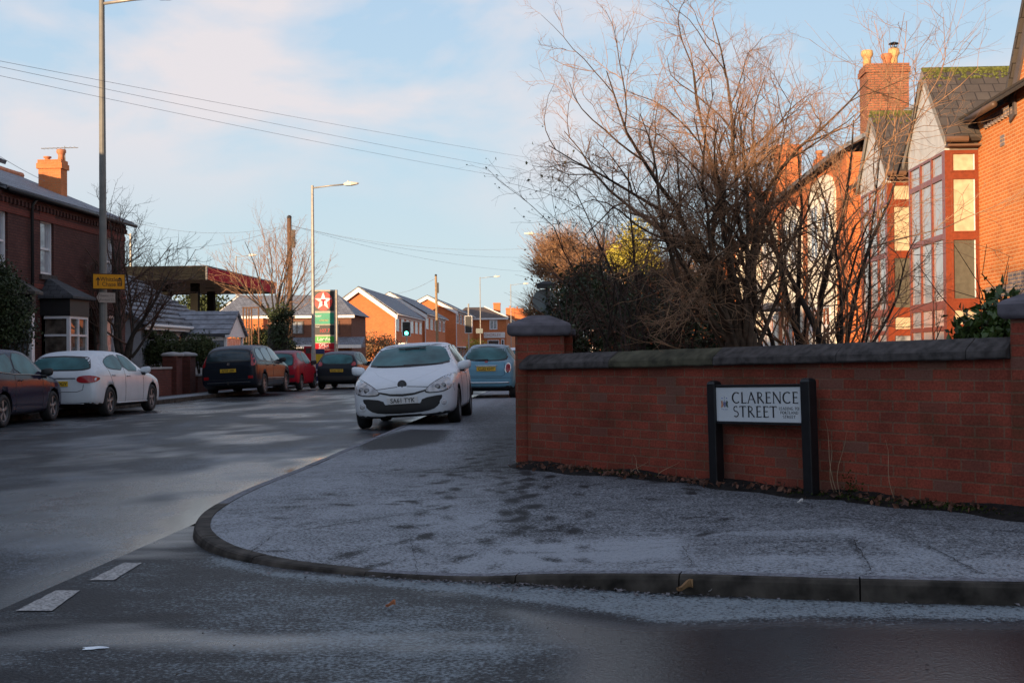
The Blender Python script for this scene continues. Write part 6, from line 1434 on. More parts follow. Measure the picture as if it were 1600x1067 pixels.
make_car((-2.44, 38.5-.35, .10), (0, 0, PI), BUB, blue, 'pale blue rounded supermini parked behind the white hatchback, seen from the rear', 'car', 'parked_car',
    [[(1.25, .98), (1.48, 1.32), (1.75, 1.40), (2.2, 1.40), (2.25, .99)], [(2.32, 1.0), (2.28, 1.395), (2.75, 1.32), (2.9, 1.06)]],
    [(0, 1.04), (.42, 1.05), (.56, 1.10), (.53, 1.28), (.46, 1.36), (0, 1.40)], [(0, 1.0), (.6, 1.06), (.5, 1.35), (0, 1.38)], (.68, 2.98), .29, style=8, glass='frostglass',
    tail=[(.52, .715), (.645, .715), (.665, .90), (.60, .95), (.535, .91)], mirz=(1.1, 1.0), mirmat=MT['black'], plates=((.80, 'rear', 'CL62 KHY', 'plate_y'),), extras=fiat, group=None)
# --- left side cars, all seen from behind
XL = -11.03
def acl(car, bvh):
    strip('boot_line', car, bvh, dens([(-.60, .72), (-.58, .60), (-.45, .555), (.45, .555), (.58, .60), (.60, .72)]), 'rear', .006, .0, 'black')
    strip('tailgate_recess', car, bvh, dens([(-.42, .845), (.42, .845)]), 'rear', .012, .004, 'black')
    P = [(-.64, .22), (.64, .22), (.74, .33), (.4, .31), (-.4, .31), (-.74, .33)]; patch('diffuser', car, bvh, P, 'rear', .006, 'black', rnd=1)
    for vw in ('right', 'left'): strip('crease', car, bvh, dens([(1.0, .80), (2.2, .84), (3.9, .90)]), vw, .006, -.003, white2)
    strip('exhaust_trim', car, bvh, dens([(-.6, .30), (.6, .30)]), 'rear', .01, .008, 'chrome')
    for vw in ('right', 'left'): strip('sill_trim', car, bvh, dens([(1.05, .26), (3.1, .28)]), vw, .012, .004, white2)
white2 = paint('cool_white_paintwork', (.56, .60, .63), .25)
ACL = scale_sec(HATCH, 4.30, .925, 1.45)
qr = G(178, 650); 
make_car((-10.22-.92, 27.74+3.46+.05-.83+.9+.02, 0), (0, 0, PI+R_(-.6)), ACL, white2, 'white hatchback with wide red tail lights, parked before the bay window, rear to the viewer', 'car', 'parked_car',
    [[(1.66, .98), (2.02, 1.29), (2.4, 1.345), (2.60, 1.345), (2.62, 1.0)], [(2.68, 1.005), (2.66, 1.345), (3.1, 1.33), (3.55, 1.22), (3.62, 1.10), (3.45, 1.05)]],
    [(0, 1.035), (.48, 1.04), (.66, 1.07), (.64, 1.12), (.55, 1.255), (.45, 1.285), (0, 1.305)], [(0, 1.03), (.68, 1.08), (.58, 1.33), (0, 1.37)], (.84, 3.54), .325, style=5, glass='frostglass',
    tail=[(.44, .80), (.50, .755), (.68, .74), (.86, .765), (.88, .86), (.80, .905), (.60, .91), (.46, .88)], mirz=(1.52, .99), plates=((.73, 'rear', 'NG17 OGV', 'plate_y'),), doors=([(1.5, .3), (1.48, .9), (1.66, 1.0)], [(2.65, .28), (2.65, 1.34)], [(3.35, .6), (3.6, 1.08)]), handles=((2.38, .87), (3.25, .90)), extras=acl)
purple = paint('dark_purple_paintwork', (.020, .018, .038), .13)
FOC = scale_sec(SMALL, 3.95, .86, 1.47, 3.82, .845, 1.5)
make_car((-10.62-.86-.10, 25.88+.62, 0), (0, 0, PI+R_(1.8)), FOC, purple, 'dark purple hatchback cut off by the left edge, side towards the viewer', 'car', 'parked_car',
    [[(1.42, .96), (1.72, 1.27), (2.05, 1.375), (2.5, 1.385), (2.62, .99)], [(2.70, 1.0), (2.60, 1.38), (3.05, 1.33), (3.42, 1.16), (3.45, 1.06)]],
    [(0, 1.03), (.5, 1.04), (.6, 1.12), (.52, 1.32), (0, 1.37)], [(0, 1.03), (.62, 1.1), (.55, 1.34), (0, 1.38)], (.76, 3.2), .31, style=5, glass='frostglass',
    tail=[(.55, .95), (.75, .9), (.78, 1.12), (.66, 1.2)], mirz=(1.3, 1.0), mirmat=MT['black'], plates=((.75, 'rear', 'PX58 RKO', 'plate_y'),), doors=([(1.35, .3), (1.32, .9), (1.45, .98)], [(2.66, .28), (2.66, 1.36)]), handles=((2.35, .86),),
    extras=lambda car, bvh: [strip('window_trim', car, bvh, dens([(1.36, .945), (1.9, .965), (2.7, .985), (3.5, 1.04)]), vw, .010, .008, 'galv') for vw in ('right', 'left')])
dark = paint('black_paintwork', (.014, .018, .026), .13)
def mpv(car, bvh):
    strip('bumper_line', car, bvh, dens([(-.82, .52), (.82, .52)]), 'rear', .006, .0, 'black'); strip('bumper_trim', car, bvh, dens([(-.7, .42), (.7, .42)]), 'rear', .014, .006, 'galv_dark')
    h = bvh.ray_cast(Vector((0, 9, 1.01)), Vector((0, -1, 0)))[0]; mb = MB(); mb.lathe(h+Vector((0, .004, 0)), (0, 1, 0), [(0, .05), (.01, .045)], 16); mb.build('badge', 'chrome', car, local=True)
    for s in (1, -1): patch('reflector', car, bvh, [(s*.64, .53), (s*.80, .53), (s*.80, .62), (s*.64, .62)], 'rear', .01, 'lens_red', rnd=0)
    for vw in ('right', 'left'): strip('side_moulding', car, bvh, dens([(1.35, .50), (3.4, .52)]), vw, .012, .003, 'galv'); strip('window_trim', car, bvh, dens([(1.75, 1.025), (4.2, 1.08)]), vw, .009, .009, 'galv')
    mb = MB(); mb.cyl((0, 4.55, .33), (0, 4.80, .36), .025, .025, 8); mb.lathe((0, 4.8, .36), (0, 0, 1), [(0, .025), (.05, .03), (.1, .02)], 8); mb.build('tow_bar', 'black', car, local=True)
make_car((-10.05-.93, 40.4+4.72, .05), (0, R_(2.2), PI+R_(-1.2)), MPVS, dark, 'large black people carrier with upright red tail lights, parked before the red car', 'car', 'people_carrier',
    [[(1.62, 1.08), (1.95, 1.46), (2.3, 1.515), (2.62, 1.52), (2.62, 1.06)], [(2.69, 1.06), (2.69, 1.525), (3.5, 1.51), (3.5, 1.08)], [(3.58, 1.09), (3.58, 1.505), (4.1, 1.46), (4.28, 1.15)]],
    [(0, 1.10), (.62, 1.105), (.72, 1.13), (.645, 1.42), (0, 1.47)], [(0, 1.15), (.66, 1.18), (.6, 1.5), (0, 1.54)], (.92, 3.74), .335, style=7, glass='darkglass',
    tail=[(.735, .93), (.86, .93), (.87, 1.08), (.80, 1.2), (.74, 1.42), (.68, 1.45), (.745, 1.12)], mirz=(1.62, 1.1), mirmat=MT['black'], plates=((.80, 'rear', 'AF58 UEK', 'plate_y'),), doors=([(2.655, .3), (2.655, 1.5)], [(3.54, .55), (3.54, 1.5)]), handles=((2.35, .92), (3.2, .94)), extras=mpv)
red = paint('red_paintwork', (.30, .012, .024), .3)
def redx(car, bvh):
    patch('bumper_strip', car, bvh, [(-.70, .47), (-.2, .455), (.2, .455), (.70, .47), (.70, .58), (.2, .565), (-.2, .565), (-.70, .58)], 'rear', .012, 'black', rnd=0)
make_car((-10.22-.84, 46.7+3.82, .03), (0, R_(1), PI), SMALL, red, 'small red hatchback parked between the black people carrier and the totem sign', 'car', 'parked_car',
    [[(1.42, .98), (1.72, 1.30), (2.05, 1.405), (2.5, 1.41), (2.62, 1.0)], [(2.70, 1.01), (2.60, 1.41), (3.05, 1.38), (3.35, 1.20)]],
    [(0, .93), (.55, .94), (.62, 1.0), (.60, 1.2), (.52, 1.33), (0, 1.37)], [(0, 1.05), (.62, 1.12), (.55, 1.36), (0, 1.41)], (.7, 3.16), .29, style=7, glass='frostglass',
    tail=[(.66, .78), (.76, .80), (.78, 1.0), (.70, 1.22), (.62, 1.28), (.66, 1.0)], mirz=(1.3, 1.02), mirmat=MT['black'], plates=(), doors=([(2.66, .28), (2.66, 1.40)],), handles=((2.35, .88),), extras=redx)
dark2 = paint('dark_grey_paintwork', (.022, .027, .033), .13)
make_car((-9.36, 50.2+3.82-.2, 0), (0, 0, PI+R_(-1)), SMALL, dark2, 'small dark grey hatchback right of the blue and yellow poster board', 'car', 'parked_car',
    [[(1.42, .98), (1.72, 1.30), (2.05, 1.405), (2.5, 1.41), (2.62, 1.0)], [(2.70, 1.01), (2.60, 1.41), (3.05, 1.38), (3.35, 1.20)]],
    [(0, 1.0), (.45, 1.0), (.62, 1.08), (.58, 1.25), (.50, 1.33), (0, 1.38)], [(0, 1.05), (.62, 1.12), (.55, 1.36), (0, 1.41)], (.7, 3.16), .29, style=7, glass='frostglass',
    tail=[(.56, .93), (.72, .90), (.76, 1.0), (.70, 1.09), (.60, 1.05)], mirz=(1.3, 1.02), mirmat=MT['black'], plates=((.73, 'rear', 'KU07 NXR', 'plate_y'),), doors=([(2.66, .28), (2.66, 1.40)],), extras=lambda car, bvh: patch('bumper', car, bvh, [(-.72, .27), (.72, .27), (.74, .52), (-.74, .52)], 'rear', .006, 'black', rnd=0))
make_car((-2.0, 44.6+4.3, .08), (0, 0, PI), HATCH, white2, 'white car mostly hidden between the pale blue supermini and the corner pillar', 'car', 'parked_car',
    [[(1.72, 1.0), (2.05, 1.33), (2.62, 1.385), (2.66, 1.02)], [(2.72, 1.025), (2.70, 1.385), (3.2, 1.375), (3.62, 1.28), (3.72, 1.12), (3.55, 1.06)]],
    [(0, 1.07), (.52, 1.09), (.45, 1.30), (0, 1.36)], [(0, 1.08), (.72, 1.15), (.6, 1.36), (0, 1.41)], (.86, 3.50), .315, glass='frostglass', tail=[(.5, .9), (.8, .85), (.8, 1.0), (.55, 1.02)], mirz=(1.52, 1.0))
make_car((-7.5, 74, 0), (0, 0, PI), scale_sec(MPVS, 4.9, .95, 1.95, 4.72, .935, 1.635), dark2, 'dark van far down the road showing just its roof and yellow plate', 'van', 'van',
    [[(1.7, 1.3), (2.0, 1.75), (2.6, 1.8), (2.62, 1.3)]], [(0, 1.3), (.6, 1.32), (.6, 1.6), (0, 1.7)], [(0, 1.35), (.66, 1.4), (.6, 1.75), (0, 1.8)], (.95, 3.9), .33, tail=[(.74, .95), (.86, .95), (.85, 1.3), (.76, 1.35)], plates=((1.02, 'rear', 'VN10 KDA', 'plate_y'),), group=None)
# ================================================================== TREES, SHRUBS, LITTER
class Tree:
    def __init__(s, seed): s.r = random.Random(seed); s.thick = MB(); s.thin = MB(); s.tips = []; s.nt = 0
    def vec(s, a=1.0): return Vector((s.r.gauss(0, a), s.r.gauss(0, a), s.r.gauss(0, a)))
    def path(s, p, d, L, n, wob, up, r0, r1, n_side, thick, droop=0.0):
        P = [p.copy()]; R = [r0]; d = d.normalized(); st = L/n
        for i in range(n):
            d = (d + s.vec(wob) + Vector((0, 0, up-droop*i/n))).normalized(); p = p+d*st; P.append(p.copy()); R.append(r0+(r1-r0)*(i+1)/n)
        (s.thick if thick else s.thin).tube(P, R, n_side, cap=False)
        return P, R, d
    def grow(s, p, d, L, r, lv, spec):
        sp = spec[lv]; n = sp['n']
        P, R, dl = s.path(p, d, L, n, sp['wob'], sp['up'], r, r*sp['taper'], sp['sides'], sp.get('thick', False), sp.get('droop', 0))
        if lv+1 < len(spec):
            k = sp['kids']; k = s.r.randint(int(k*.75), int(k*1.25)+1)
            nx = spec[lv+1]
            for j in range(k):
                u = sp['from']+(1-sp['from'])*((j+s.r.random())/k); i = min(n-1, int(u*n)); f = u*n-i; q = P[i].lerp(P[i+1], f)
                dd = (P[i+1]-P[i]).normalized(); side = s.vec(1); side = (side-dd*side.dot(dd)).normalized()
                an = R_(s.r.uniform(*nx['ang'])); nd = dd*math.cos(an)+side*math.sin(an)
                s.grow(q, nd, L*nx['len']*s.r.uniform(.6, 1.25)*(1.15-.45*u), min(R[i]*.72, max(nx['rmin'], R[i]*nx['rr'])), lv+1, spec)
        else: s.tips.append((P[-1], dl))
def leaves(mb, pts, size, r, spread=.05, n=1, flat=False):
    for p in pts:
        for _ in range(n):
            c = Vector(p)+Vector((r.gauss(0, spread), r.gauss(0, spread), r.gauss(0, spread)*(0.1 if flat else 1)))
            a = Vector((r.gauss(0, 1), r.gauss(0, 1), r.gauss(0, 1)*(0.25 if flat else 1))).normalized(); b = a.orthogonal().normalized(); b = (b*math.cos(1.7*r.random())+a.cross(b)*math.sin(6*r.random())).normalized() if not flat else Vector((-a.y, a.x, r.gauss(0, .2))).normalized()
            s_ = size*r.uniform(.6, 1.3); w = s_*.32; m_ = a.cross(b).normalized()*s_*.12
            mb.add([c-a*s_*.5, c+b*w+m_, c+a*s_*.5, c-b*w+m_], [(0, 1, 2), (0, 2, 3)])
SH = dict
# --- big bare tree behind the wall (px 905..1420)
q = AY(1155, 540, 12.6)
t = thing('bare_tree', (q[0], 12.6, .1), 'largest bare many-stemmed tree rising above the wall, its upper twigs lit gold', 'tree')
T_ = Tree(11); base = Vector((q[0], 12.6, .1))
spec = [SH(n=10, wob=.13, up=.02, taper=.13, sides=7, kids=9, thick=True, **{'from': .16}),
        SH(n=7, wob=.18, up=.03, taper=.25, sides=5, kids=6, ang=(28, 62), len=.36, rmin=.008, rr=.6, thick=True, **{'from': .12}),
        SH(n=6, wob=.20, up=.04, taper=.45, sides=4, kids=7, ang=(25, 62), len=.55, rmin=.0042, rr=.5, **{'from': .1}),
        SH(n=5, wob=.22, up=.03, taper=.55, sides=3, kids=3, ang=(25, 60), len=.52, rmin=.0030, rr=.55, **{'from': .15}),
        SH(n=3, wob=.18, up=.03, taper=.6, sides=3, kids=0, ang=(20, 60), len=.55, rmin=.0024, rr=.7, **{'from': .15})]
for (sx, sy) in ((-.03, 0), (.08, .05)):
    T_.thick.tube([base+Vector((sx, sy, -.1)), base+Vector((sx*1.3, sy, .7)), base+Vector((sx*1.6-.02, sy, 1.35))], [.10, .085, .075], 9, cap=False)
def aimed(T_, src, px, py, Y, r, spec, wig=1.0):
    tgt = Vector(AY(px, py, Y)); d = tgt-src; T_.grow(src, d+Vector((0, 0, -.05*d.length)), d.length, r, 0, spec)
top = base+Vector((-.05, 0, 1.1))
AIMS = tuple((a_+(1135-a_)*.13, b_+2, c_) for a_, b_, c_ in ((938, 165, .032), (948, 225, .026), (962, 105, .034), (1000, 62, .036), (1030, 150, .03), (1050, 45, .038), (1095, 70, .034), (1110, 150, .03), (1140, 45, .04), (1185, 75, .038), (1190, 170, .03), (1228, 105, .036), (1265, 140, .034), (1295, 190, .03), (1305, 250, .028), (1000, 215, .028), (1245, 230, .026), (1080, 240, .022)))
for i_, (px, py, r) in enumerate(AIMS):
    h = T_.r.uniform(1.0, 1.5); Y = 12.6+[-.9, .6, -.3, 1.0, .1][i_ % 5]
    s0 = base+Vector((T_.r.uniform(-.08, .08), T_.r.uniform(-.06, .06), h-.1)); aimed(T_, s0, px, py, Y, r, spec)
tk = T_.thick.build('trunk', 'bark', t, smooth=True); T_.thin.build('crown', 'twig', t, smooth=True)
# --- second, right-hand shrub tree with sprawling stems
q = AY(1285, 545, 13.6); base = Vector((q[0], 13.6, .1))
t = thing('bare_tree', base, 'second bare tree with dark sprawling stems, right of the largest one, before the rosewood bays', 'tree')
T_ = Tree(23)
spec2 = [SH(n=9, wob=.13, up=.02, taper=.14, sides=6, kids=8, thick=True, **{'from': .15}),
        SH(n=7, wob=.16, up=.04, taper=.4, sides=4, kids=6, ang=(25, 60), len=.5, rmin=.007, rr=.5, **{'from': .12}),
        SH(n=6, wob=.18, up=.03, taper=.5, sides=3, kids=4, ang=(25, 60), len=.5, rmin=.004, rr=.5, **{'from': .1}),
        SH(n=4, wob=.18, up=.03, taper=.6, sides=3, kids=0, ang=(20, 60), len=.5, rmin=.0028, rr=.6, **{'from': .15})]
for (px, py, Y, r, dx) in ((1215, 235, 13.8, .045, -.2), (1255, 160, 13.4, .05, -.12), (1290, 200, 14, .045, 0), (1340, 150, 13.5, .04, .1), (1385, 110, 13.6, .032, .15), (1420, 240, 13.2, .03, .2), (1190, 330, 13.2, .036, -.3), (1440, 360, 13.4, .026, .25), (1430, 470, 13, .026, .2), (1165, 420, 13.4, .03, -.3), (1360, 330, 14.2, .03, .15), (1475, 130, 13.4, .02, .3), (1250, 380, 13.0, .03, -.1), (1310, 400, 13.0, .026, .05)):
    s0 = base+Vector((dx*.8, T_.r.uniform(-.15, .15), T_.r.uniform(.0, .5))); aimed(T_, s0, px, py, Y, r, spec2)
T_.thick.build('trunk', 'bark_dark', t, smooth=True); T_.thin.build('crown', 'twig', t, smooth=True)
# --- long arching bramble-like shrub left of the tree
q = AY(960, 545, 14.5); base = Vector((q[0], 14.5, .1))
t = thing('arching_shrub', base, 'bare shrub of long arching stems leaning left over the brick pillar, a few leaves left', 'shrub')
T_ = Tree(5)
spec3 = [SH(n=9, wob=.08, up=0, taper=.35, sides=5, kids=8, thick=True, droop=.10, **{'from': .3}),
        SH(n=6, wob=.14, up=.02, taper=.4, sides=4, kids=5, ang=(20, 50), len=.4, rmin=.005, rr=.5, droop=.05, **{'from': .15}),
        SH(n=5, wob=.17, up=.02, taper=.5, sides=3, kids=3, ang=(25, 60), len=.5, rmin=.0035, rr=.6, **{'from': .15}),
        SH(n=3, wob=.17, up=.02, taper=.6, sides=3, kids=0, ang=(25, 60), len=.5, rmin=.003, rr=.7, **{'from': .15})]
for (px, py, Y, r) in ((892, 345, 14.2, .016), (915, 315, 14.6, .016), (960, 270, 14.2, .018), (960, 300, 14.8, .022), (895, 405, 14.2, .014), (925, 350, 15.2, .016), (990, 330, 14.5, .02), (1020, 360, 14.2, .02), (1060, 400, 14, .02), (1080, 470, 13.6, .018), (900, 420, 14, .016), (1040, 290, 14.9, .022), (960, 430, 13.8, .018), (1110, 440, 13.6, .018)):
    s0 = base+Vector((T_.r.uniform(-.4, .9), T_.r.uniform(-.3, .3), 0)); aimed(T_, s0, px, py-20, Y, r, spec3)
T_.thick.build('stems', 'bark_dark', t, smooth=True); T_.thin.build('twigs', 'bramble', t, smooth=True)
mb = MB(); rr_ = random.Random(3); tips = [p for p, d in T_.tips if p.x < base.x-.2 and rr_.random() < .5]; leaves(mb, tips, .04, rr_, .008, 1); mb.build('leaves', 'leaf_dark', t)
# --- leaf masses
def clump(name, label, cat, blobs, mat, n, size, seed, stems=True, smat='bark_dark', twig=0, tmat='bramble', group=None):
    """blobs: (px, py, Y, rx, ry, rz) ellipsoids; leaves in shells and clusters inside them"""
    r = random.Random(seed); C = [Vector(AY(b[0], b[1], b[2])) for b in blobs]
    bx = sum(c.x for c in C)/len(C); by = sum(c.y for c in C)/len(C)
    t = thing(name, (bx, by, .1), label, cat, group=group); mb = MB(); vol = [b[3]*b[4]*b[5] for b in blobs]; tot = sum(vol)
    for c, b, v in zip(C, blobs, vol):
        k = int(n*v/tot/14)
        for _ in range(k):
            d = Vector((r.gauss(0, 1), r.gauss(0, 1), r.gauss(0, 1))).normalized(); rad = (r.random()**.38)*(1+.16*math.sin(5*d.x+3*d.z)*math.cos(4*d.y-2*d.z))
            p = c+Vector((d.x*b[3], d.y*b[4], d.z*b[5]))*rad
            leaves(mb, [p], size, r, size*1.3, 14)
    mb.build('foliage', mat, t)
    if stems:
        mb = MB()
        for c, b in zip(C, blobs):
            for _ in range(7):
                e = c+Vector((r.gauss(0, .45)*b[3], r.gauss(0, .45)*b[4], b[5]*r.uniform(0, .8))); s0 = Vector((c.x*.7+bx*.3+r.gauss(0, .1), c.y, .1))
                m_ = s0.lerp(e, .5)+Vector((r.gauss(0, .08), 0, 0)); mb.tube([s0, m_, e], [.03, .02, .008], 5, cap=False)
        mb.build('stems', smat, t, smooth=True)
    if twig:
        mb = MB()
        for c, b in zip(C, blobs):
            for _ in range(int(twig/len(C))):
                d = Vector((r.gauss(0, 1), r.gauss(0, 1), abs(r.gauss(0, 1))+.2)).normalized(); p0 = c+Vector((d.x*b[3], d.y*b[4], d.z*b[5]))*r.uniform(.2, .8); L_ = .5*r.uniform(.4, 1.3)
                p1 = p0+(d+Vector((r.gauss(0, .3), r.gauss(0, .3), .4)))*L_*.5; p2 = p1+(d+Vector((r.gauss(0, .4), r.gauss(0, .4), .2)))*L_*.5; mb.tube([p0, p1, p2], [.006, .0045, .003], 3, cap=False)
        mb.build('twigs', tmat, t, smooth=True)
    return t
clump('ivy_hedge', 'dark green ivy-clad hedge right behind the left brick pillar', 'hedge', [(905, 500, 17.5, .50, .6, .55), (930, 455, 18, .45, .6, .45), (985, 520, 17, .6, .6, .45), (1060, 525, 17, .6, .6, .4), (885, 540, 16, .22, .5, .3), (1010, 470, 18.5, .55, .5, .5), (1100, 470, 18, .5, .5, .45), (1140, 520, 17, .4, .4, .4)], 'leaf_dark', 26000, .055, 1, twig=300)
clump('brown_leaved_shrub', 'tall hedge of dead brown leaves lit gold, behind the ivy and round sign', 'hedge', [(858, 440, 37, .65, .9, 1.35), (880, 405, 37, .75, .9, .7), (905, 450, 36, .8, .9, 1.1), (950, 425, 36, .95, 1, 1.0), (1000, 440, 36, 1.0, 1, .9), (846, 505, 38, .5, .8, .8), (1060, 455, 36, .9, .9, .8)], 'leaf_brown', 9500, .085, 2, twig=5200, tmat='twig')
clump('yellow_tree', 'small tree with yellow-green leaves between the brown hedge and the largest bare tree', 'tree', [(990, 385, 34.2, .42, .5, .5), (1005, 405, 34.2, .45, .5, .4), (968, 405, 34.2, .38, .5, .3), (994, 356, 34.2, .2, .3, .3)], 'leaf_yellow', 2600, .085, 3)
clump('laurel_bush', 'glossy green laurel bush between the wall and the right pillar', 'bush', [(1560, 520, 11.2, .2, .25, .16), (1535, 530, 11.2, .15, .2, .1), (1580, 500, 11.4, .16, .2, .16)], 'leaf_laurel', 1300, .09, 4, twig=26)
# left side
clump('evergreen_bush', 'tall dark evergreen bush at the left edge before the terrace', 'bush', [(0, 470, 29.5, .62, .6, .95), (22, 510, 29.5, .45, .5, .6), (-20, 430, 29.5, .45, .5, .5), (30, 485, 29.5, .3, .4, .35)], 'leaf_dark', 9000, .08, 5)
clump('round_bush', 'left one of two dark rounded bushes before the bungalow', 'bush', [(258, 548, 43, .68, .6, .42), (240, 552, 43, .45, .5, .3)], 'leaf_conifer', 4500, .09, 6)
clump('round_bush', 'right one of two dark rounded bushes before the bungalow', 'bush', [(308, 546, 45, .65, .6, .5), (325, 552, 45, .4, .5, .35)], 'leaf_conifer', 4500, .09, 7)
clump('evergreen_tree', 'dark evergreen tree seen under the fuel station canopy', 'tree', [(300, 480, 110, 1.3, 1.3, 1.5), (322, 484, 110, 1.6, 1.4, 1.7), (312, 500, 110, 2, 1.5, 1.5)], 'leaf_conifer', 5000, .3, 8)
clump('clipped_hedge', 'dark clipped hedge with straight top left of the dark tree trunk', 'hedge', [(400, 532, 62, .8, .5, .55), (375, 545, 62, .9, .5, .5), (425, 532, 62, .7, .5, .6), (440, 545, 63, .8, .5, .6)], 'leaf_dark', 7000, .12, 9)
clump('low_hedge', 'low dark hedge behind the black people carrier', 'hedge', [(350, 552, 56, .6, .5, .45), (385, 556, 57, .8, .5, .45), (345, 545, 57, .4, .4, .35)], 'leaf_conifer', 4000, .1, 10)
clump('russet_shrub', 'russet shrub at the foot of the largest brick gable', 'shrub', [(580, 540, 116, 2.0, 1.2, 1.2), (560, 552, 115, 1.8, 1.2, 1.0), (545, 560, 112, 1.5, 1, .9), (606, 545, 118, 1.4, 1, 1.0)], 'leaf_brown', 5000, .2, 12, twig=500)
clump('yellow_shrub', 'small yellow shrub left of the corner shop', 'shrub', [(745, 545, 150, 1.0, .8, .9)], 'leaf_yellow', 700, .25, 13)
# small bare tree by the bay, two stems
def bare(px, py, Y, label, spec, aims, seed, mat='bark_dark', tm='bramble', base_r=None, off=None):
    q = AY(px, py, Y); base = Vector((q[0], Y, .1)); t = thing('bare_tree', base, label, 'tree'); T_ = Tree(seed)
    for (ax, ay, r, h, dx) in aims:
        s0 = base+Vector((dx, 0, h)); aimed(T_, s0, ax, ay, Y+T_.r.uniform(-.5, .5), r, spec)
    if base_r:
        for (dx, r, h) in base_r: T_.thick.tube([base+Vector((dx, 0, -.1)), base+Vector((dx, 0, h*.5)), base+Vector((dx, 0, h+.1))], [r*1.2, r, r*.85], 8, cap=False)
    T_.thick.build('trunk', mat, t, smooth=True); T_.thin.build('crown', tm, t, smooth=True); return t
sL = [SH(n=8, wob=.13, up=.03, taper=.15, sides=6, kids=8, thick=True, **{'from': .25}), SH(n=6, wob=.18, up=.03, taper=.4, sides=4, kids=6, ang=(25, 60), len=.5, rmin=.012, rr=.5, **{'from': .15}),
      SH(n=5, wob=.18, up=.03, taper=.5, sides=3, kids=4, ang=(25, 60), len=.55, rmin=.008, rr=.5, **{'from': .1}), SH(n=4, wob=.18, up=.02, taper=.6, sides=3, kids=0, ang=(25, 60), len=.55, rmin=.006, rr=.6, **{'from': .1})]
bare(190, 560, 37, 'small leaning bare tree with twiggy crown, behind the white car and the lamp column', sL, ((150, 400, .10, .6, -.6), (215, 350, .10, .6, .0), (235, 400, .10, .7, .1), (200, 350, .08, .9, .1), (250, 380, .07, .9, .2), (130, 440, .07, .7, -.7), (180, 380, .07, .9, -.1), (262, 440, .05, 1.2, .3)), 31, base_r=((-.65, .12, .7), (.05, .13, .7)))
sM = [SH(n=7, wob=.07, up=.03, taper=.25, sides=5, kids=6, thick=True, **{'from': .2}), SH(n=6, wob=.11, up=.04, taper=.4, sides=3, kids=4, ang=(15, 42), len=.55, rmin=.012, rr=.5, **{'from': .15}),
      SH(n=5, wob=.12, up=.04, taper=.5, sides=3, kids=3, ang=(15, 45), len=.6, rmin=.008, rr=.6, **{'from': .1}), SH(n=3, wob=.12, up=.02, taper=.6, sides=3, kids=0, ang=(20, 50), len=.5, rmin=.008, rr=.7, **{'from': .1})]
bare(433, 560, 60, 'fan-shaped bare tree with thick dark pollarded trunk, left of the telegraph pole', sM, tuple((px, py, .05, 2.6+.2*k % .5, .1*(k-4)/4) for k, (px, py) in enumerate(((365, 400), (385, 375), (405, 370), (425, 365), (440, 372), (455, 380), (475, 390), (495, 410), (505, 440), (355, 440), (345, 420), (420, 400), (450, 410)))), 41, tm='twig', base_r=((0, .42, 2.6), (-.25, .22, 2.5), (.3, .25, 2.4)))
clump('ivy_growth', 'dark ivy bulk wrapped round the pollarded trunk left of the telegraph pole', 'ivy', [(438, 515, 59.6, .5, .4, 1.0), (440, 490, 59.6, .6, .4, .5)], 'leaf_dark', 2200, .12, 14)
# pollarded stump
q = AY(343, 560, 55); b_ = Vector((q[0], 55, .05))
t = thing('pollarded_stump', b_, 'dark Y-shaped pollarded tree stump beside the bungalow porch', 'stump')
z_ = lambda py: AY(343, py, 55)[2]
mb = MB(); mb.tube([b_, b_+Vector((0, 0, z_(530))), b_+Vector((0, 0, z_(515)))], [.3, .26, .3], 10); mb.tube([b_+Vector((-.05, 0, z_(520))), b_+Vector((-.3, 0, z_(508))), b_+Vector((-.33, 0, z_(491)))], [.24, .2, .2], 10); mb.tube([b_+Vector((.05, 0, z_(520))), b_+Vector((.28, 0, z_(508))), b_+Vector((.33, 0, z_(491)))], [.24, .19, .18], 10)
for k in range(12): a_ = NR.uniform(0, 6.3); h_ = NR.uniform(.8, z_(498)); mb.tube([b_+Vector((.25*math.cos(a_), .2*math.sin(a_), h_)), b_+Vector((.42*math.cos(a_), .3*math.sin(a_), h_+.12))], .02, 4)
mb.build('trunk', 'bark_dark', t, smooth=True)
t = thing('metal_frame', (AY(395, 520, 61)[0], 61, 0), 'rusty open metal frame standing above the dark hedge', 'frame'); mb = MB()
for px in (380, 385, 389, 393, 404): q = AY(px, 482, 61); mb.box(q[0]-.03, q[0]+.03, 60.97, 61.03, 0, q[2])
a = AY(379, 482, 61); b = AY(405, 482, 61); mb.box(a[0], b[0], 60.96, 61.04, a[2], a[2]+.07); mb.build('bars', 'wood', t)
# hanging baskets on the bungalow
for px, lab in ((237, 'left hanging basket on the bungalow front'), (263, 'right hanging basket on the bungalow front')):
    y = AX(px, 523, XB+.3)[1]; z = AX(px, 525, XB+.3)[2]; t = thing('hanging_basket', (XB, y, z+.4), lab, 'hanging basket', group='hanging baskets on the bungalow'); mb = MB(); mb.tube([(XB, y, z+.5), (XB+.32, y, z+.5), (XB+.32, y, z+.1)], .015, 5); mb.build('bracket', 'black', t)
    mb = MB(); mb.lathe((XB+.3, y, z-.12), (0, 0, 1), [(0, .05), (.06, .15), (.14, .2)], 12); mb.build('basket', 'soil', t); mb = MB(); rr_ = random.Random(px); leaves(mb, [(XB+.3+rr_.gauss(0, .1), y+rr_.gauss(0, .12), z+.05+rr_.gauss(0, .06)) for _ in range(60)], .1, rr_, .04, 4); mb.build('plants', 'leaf_conifer', t)
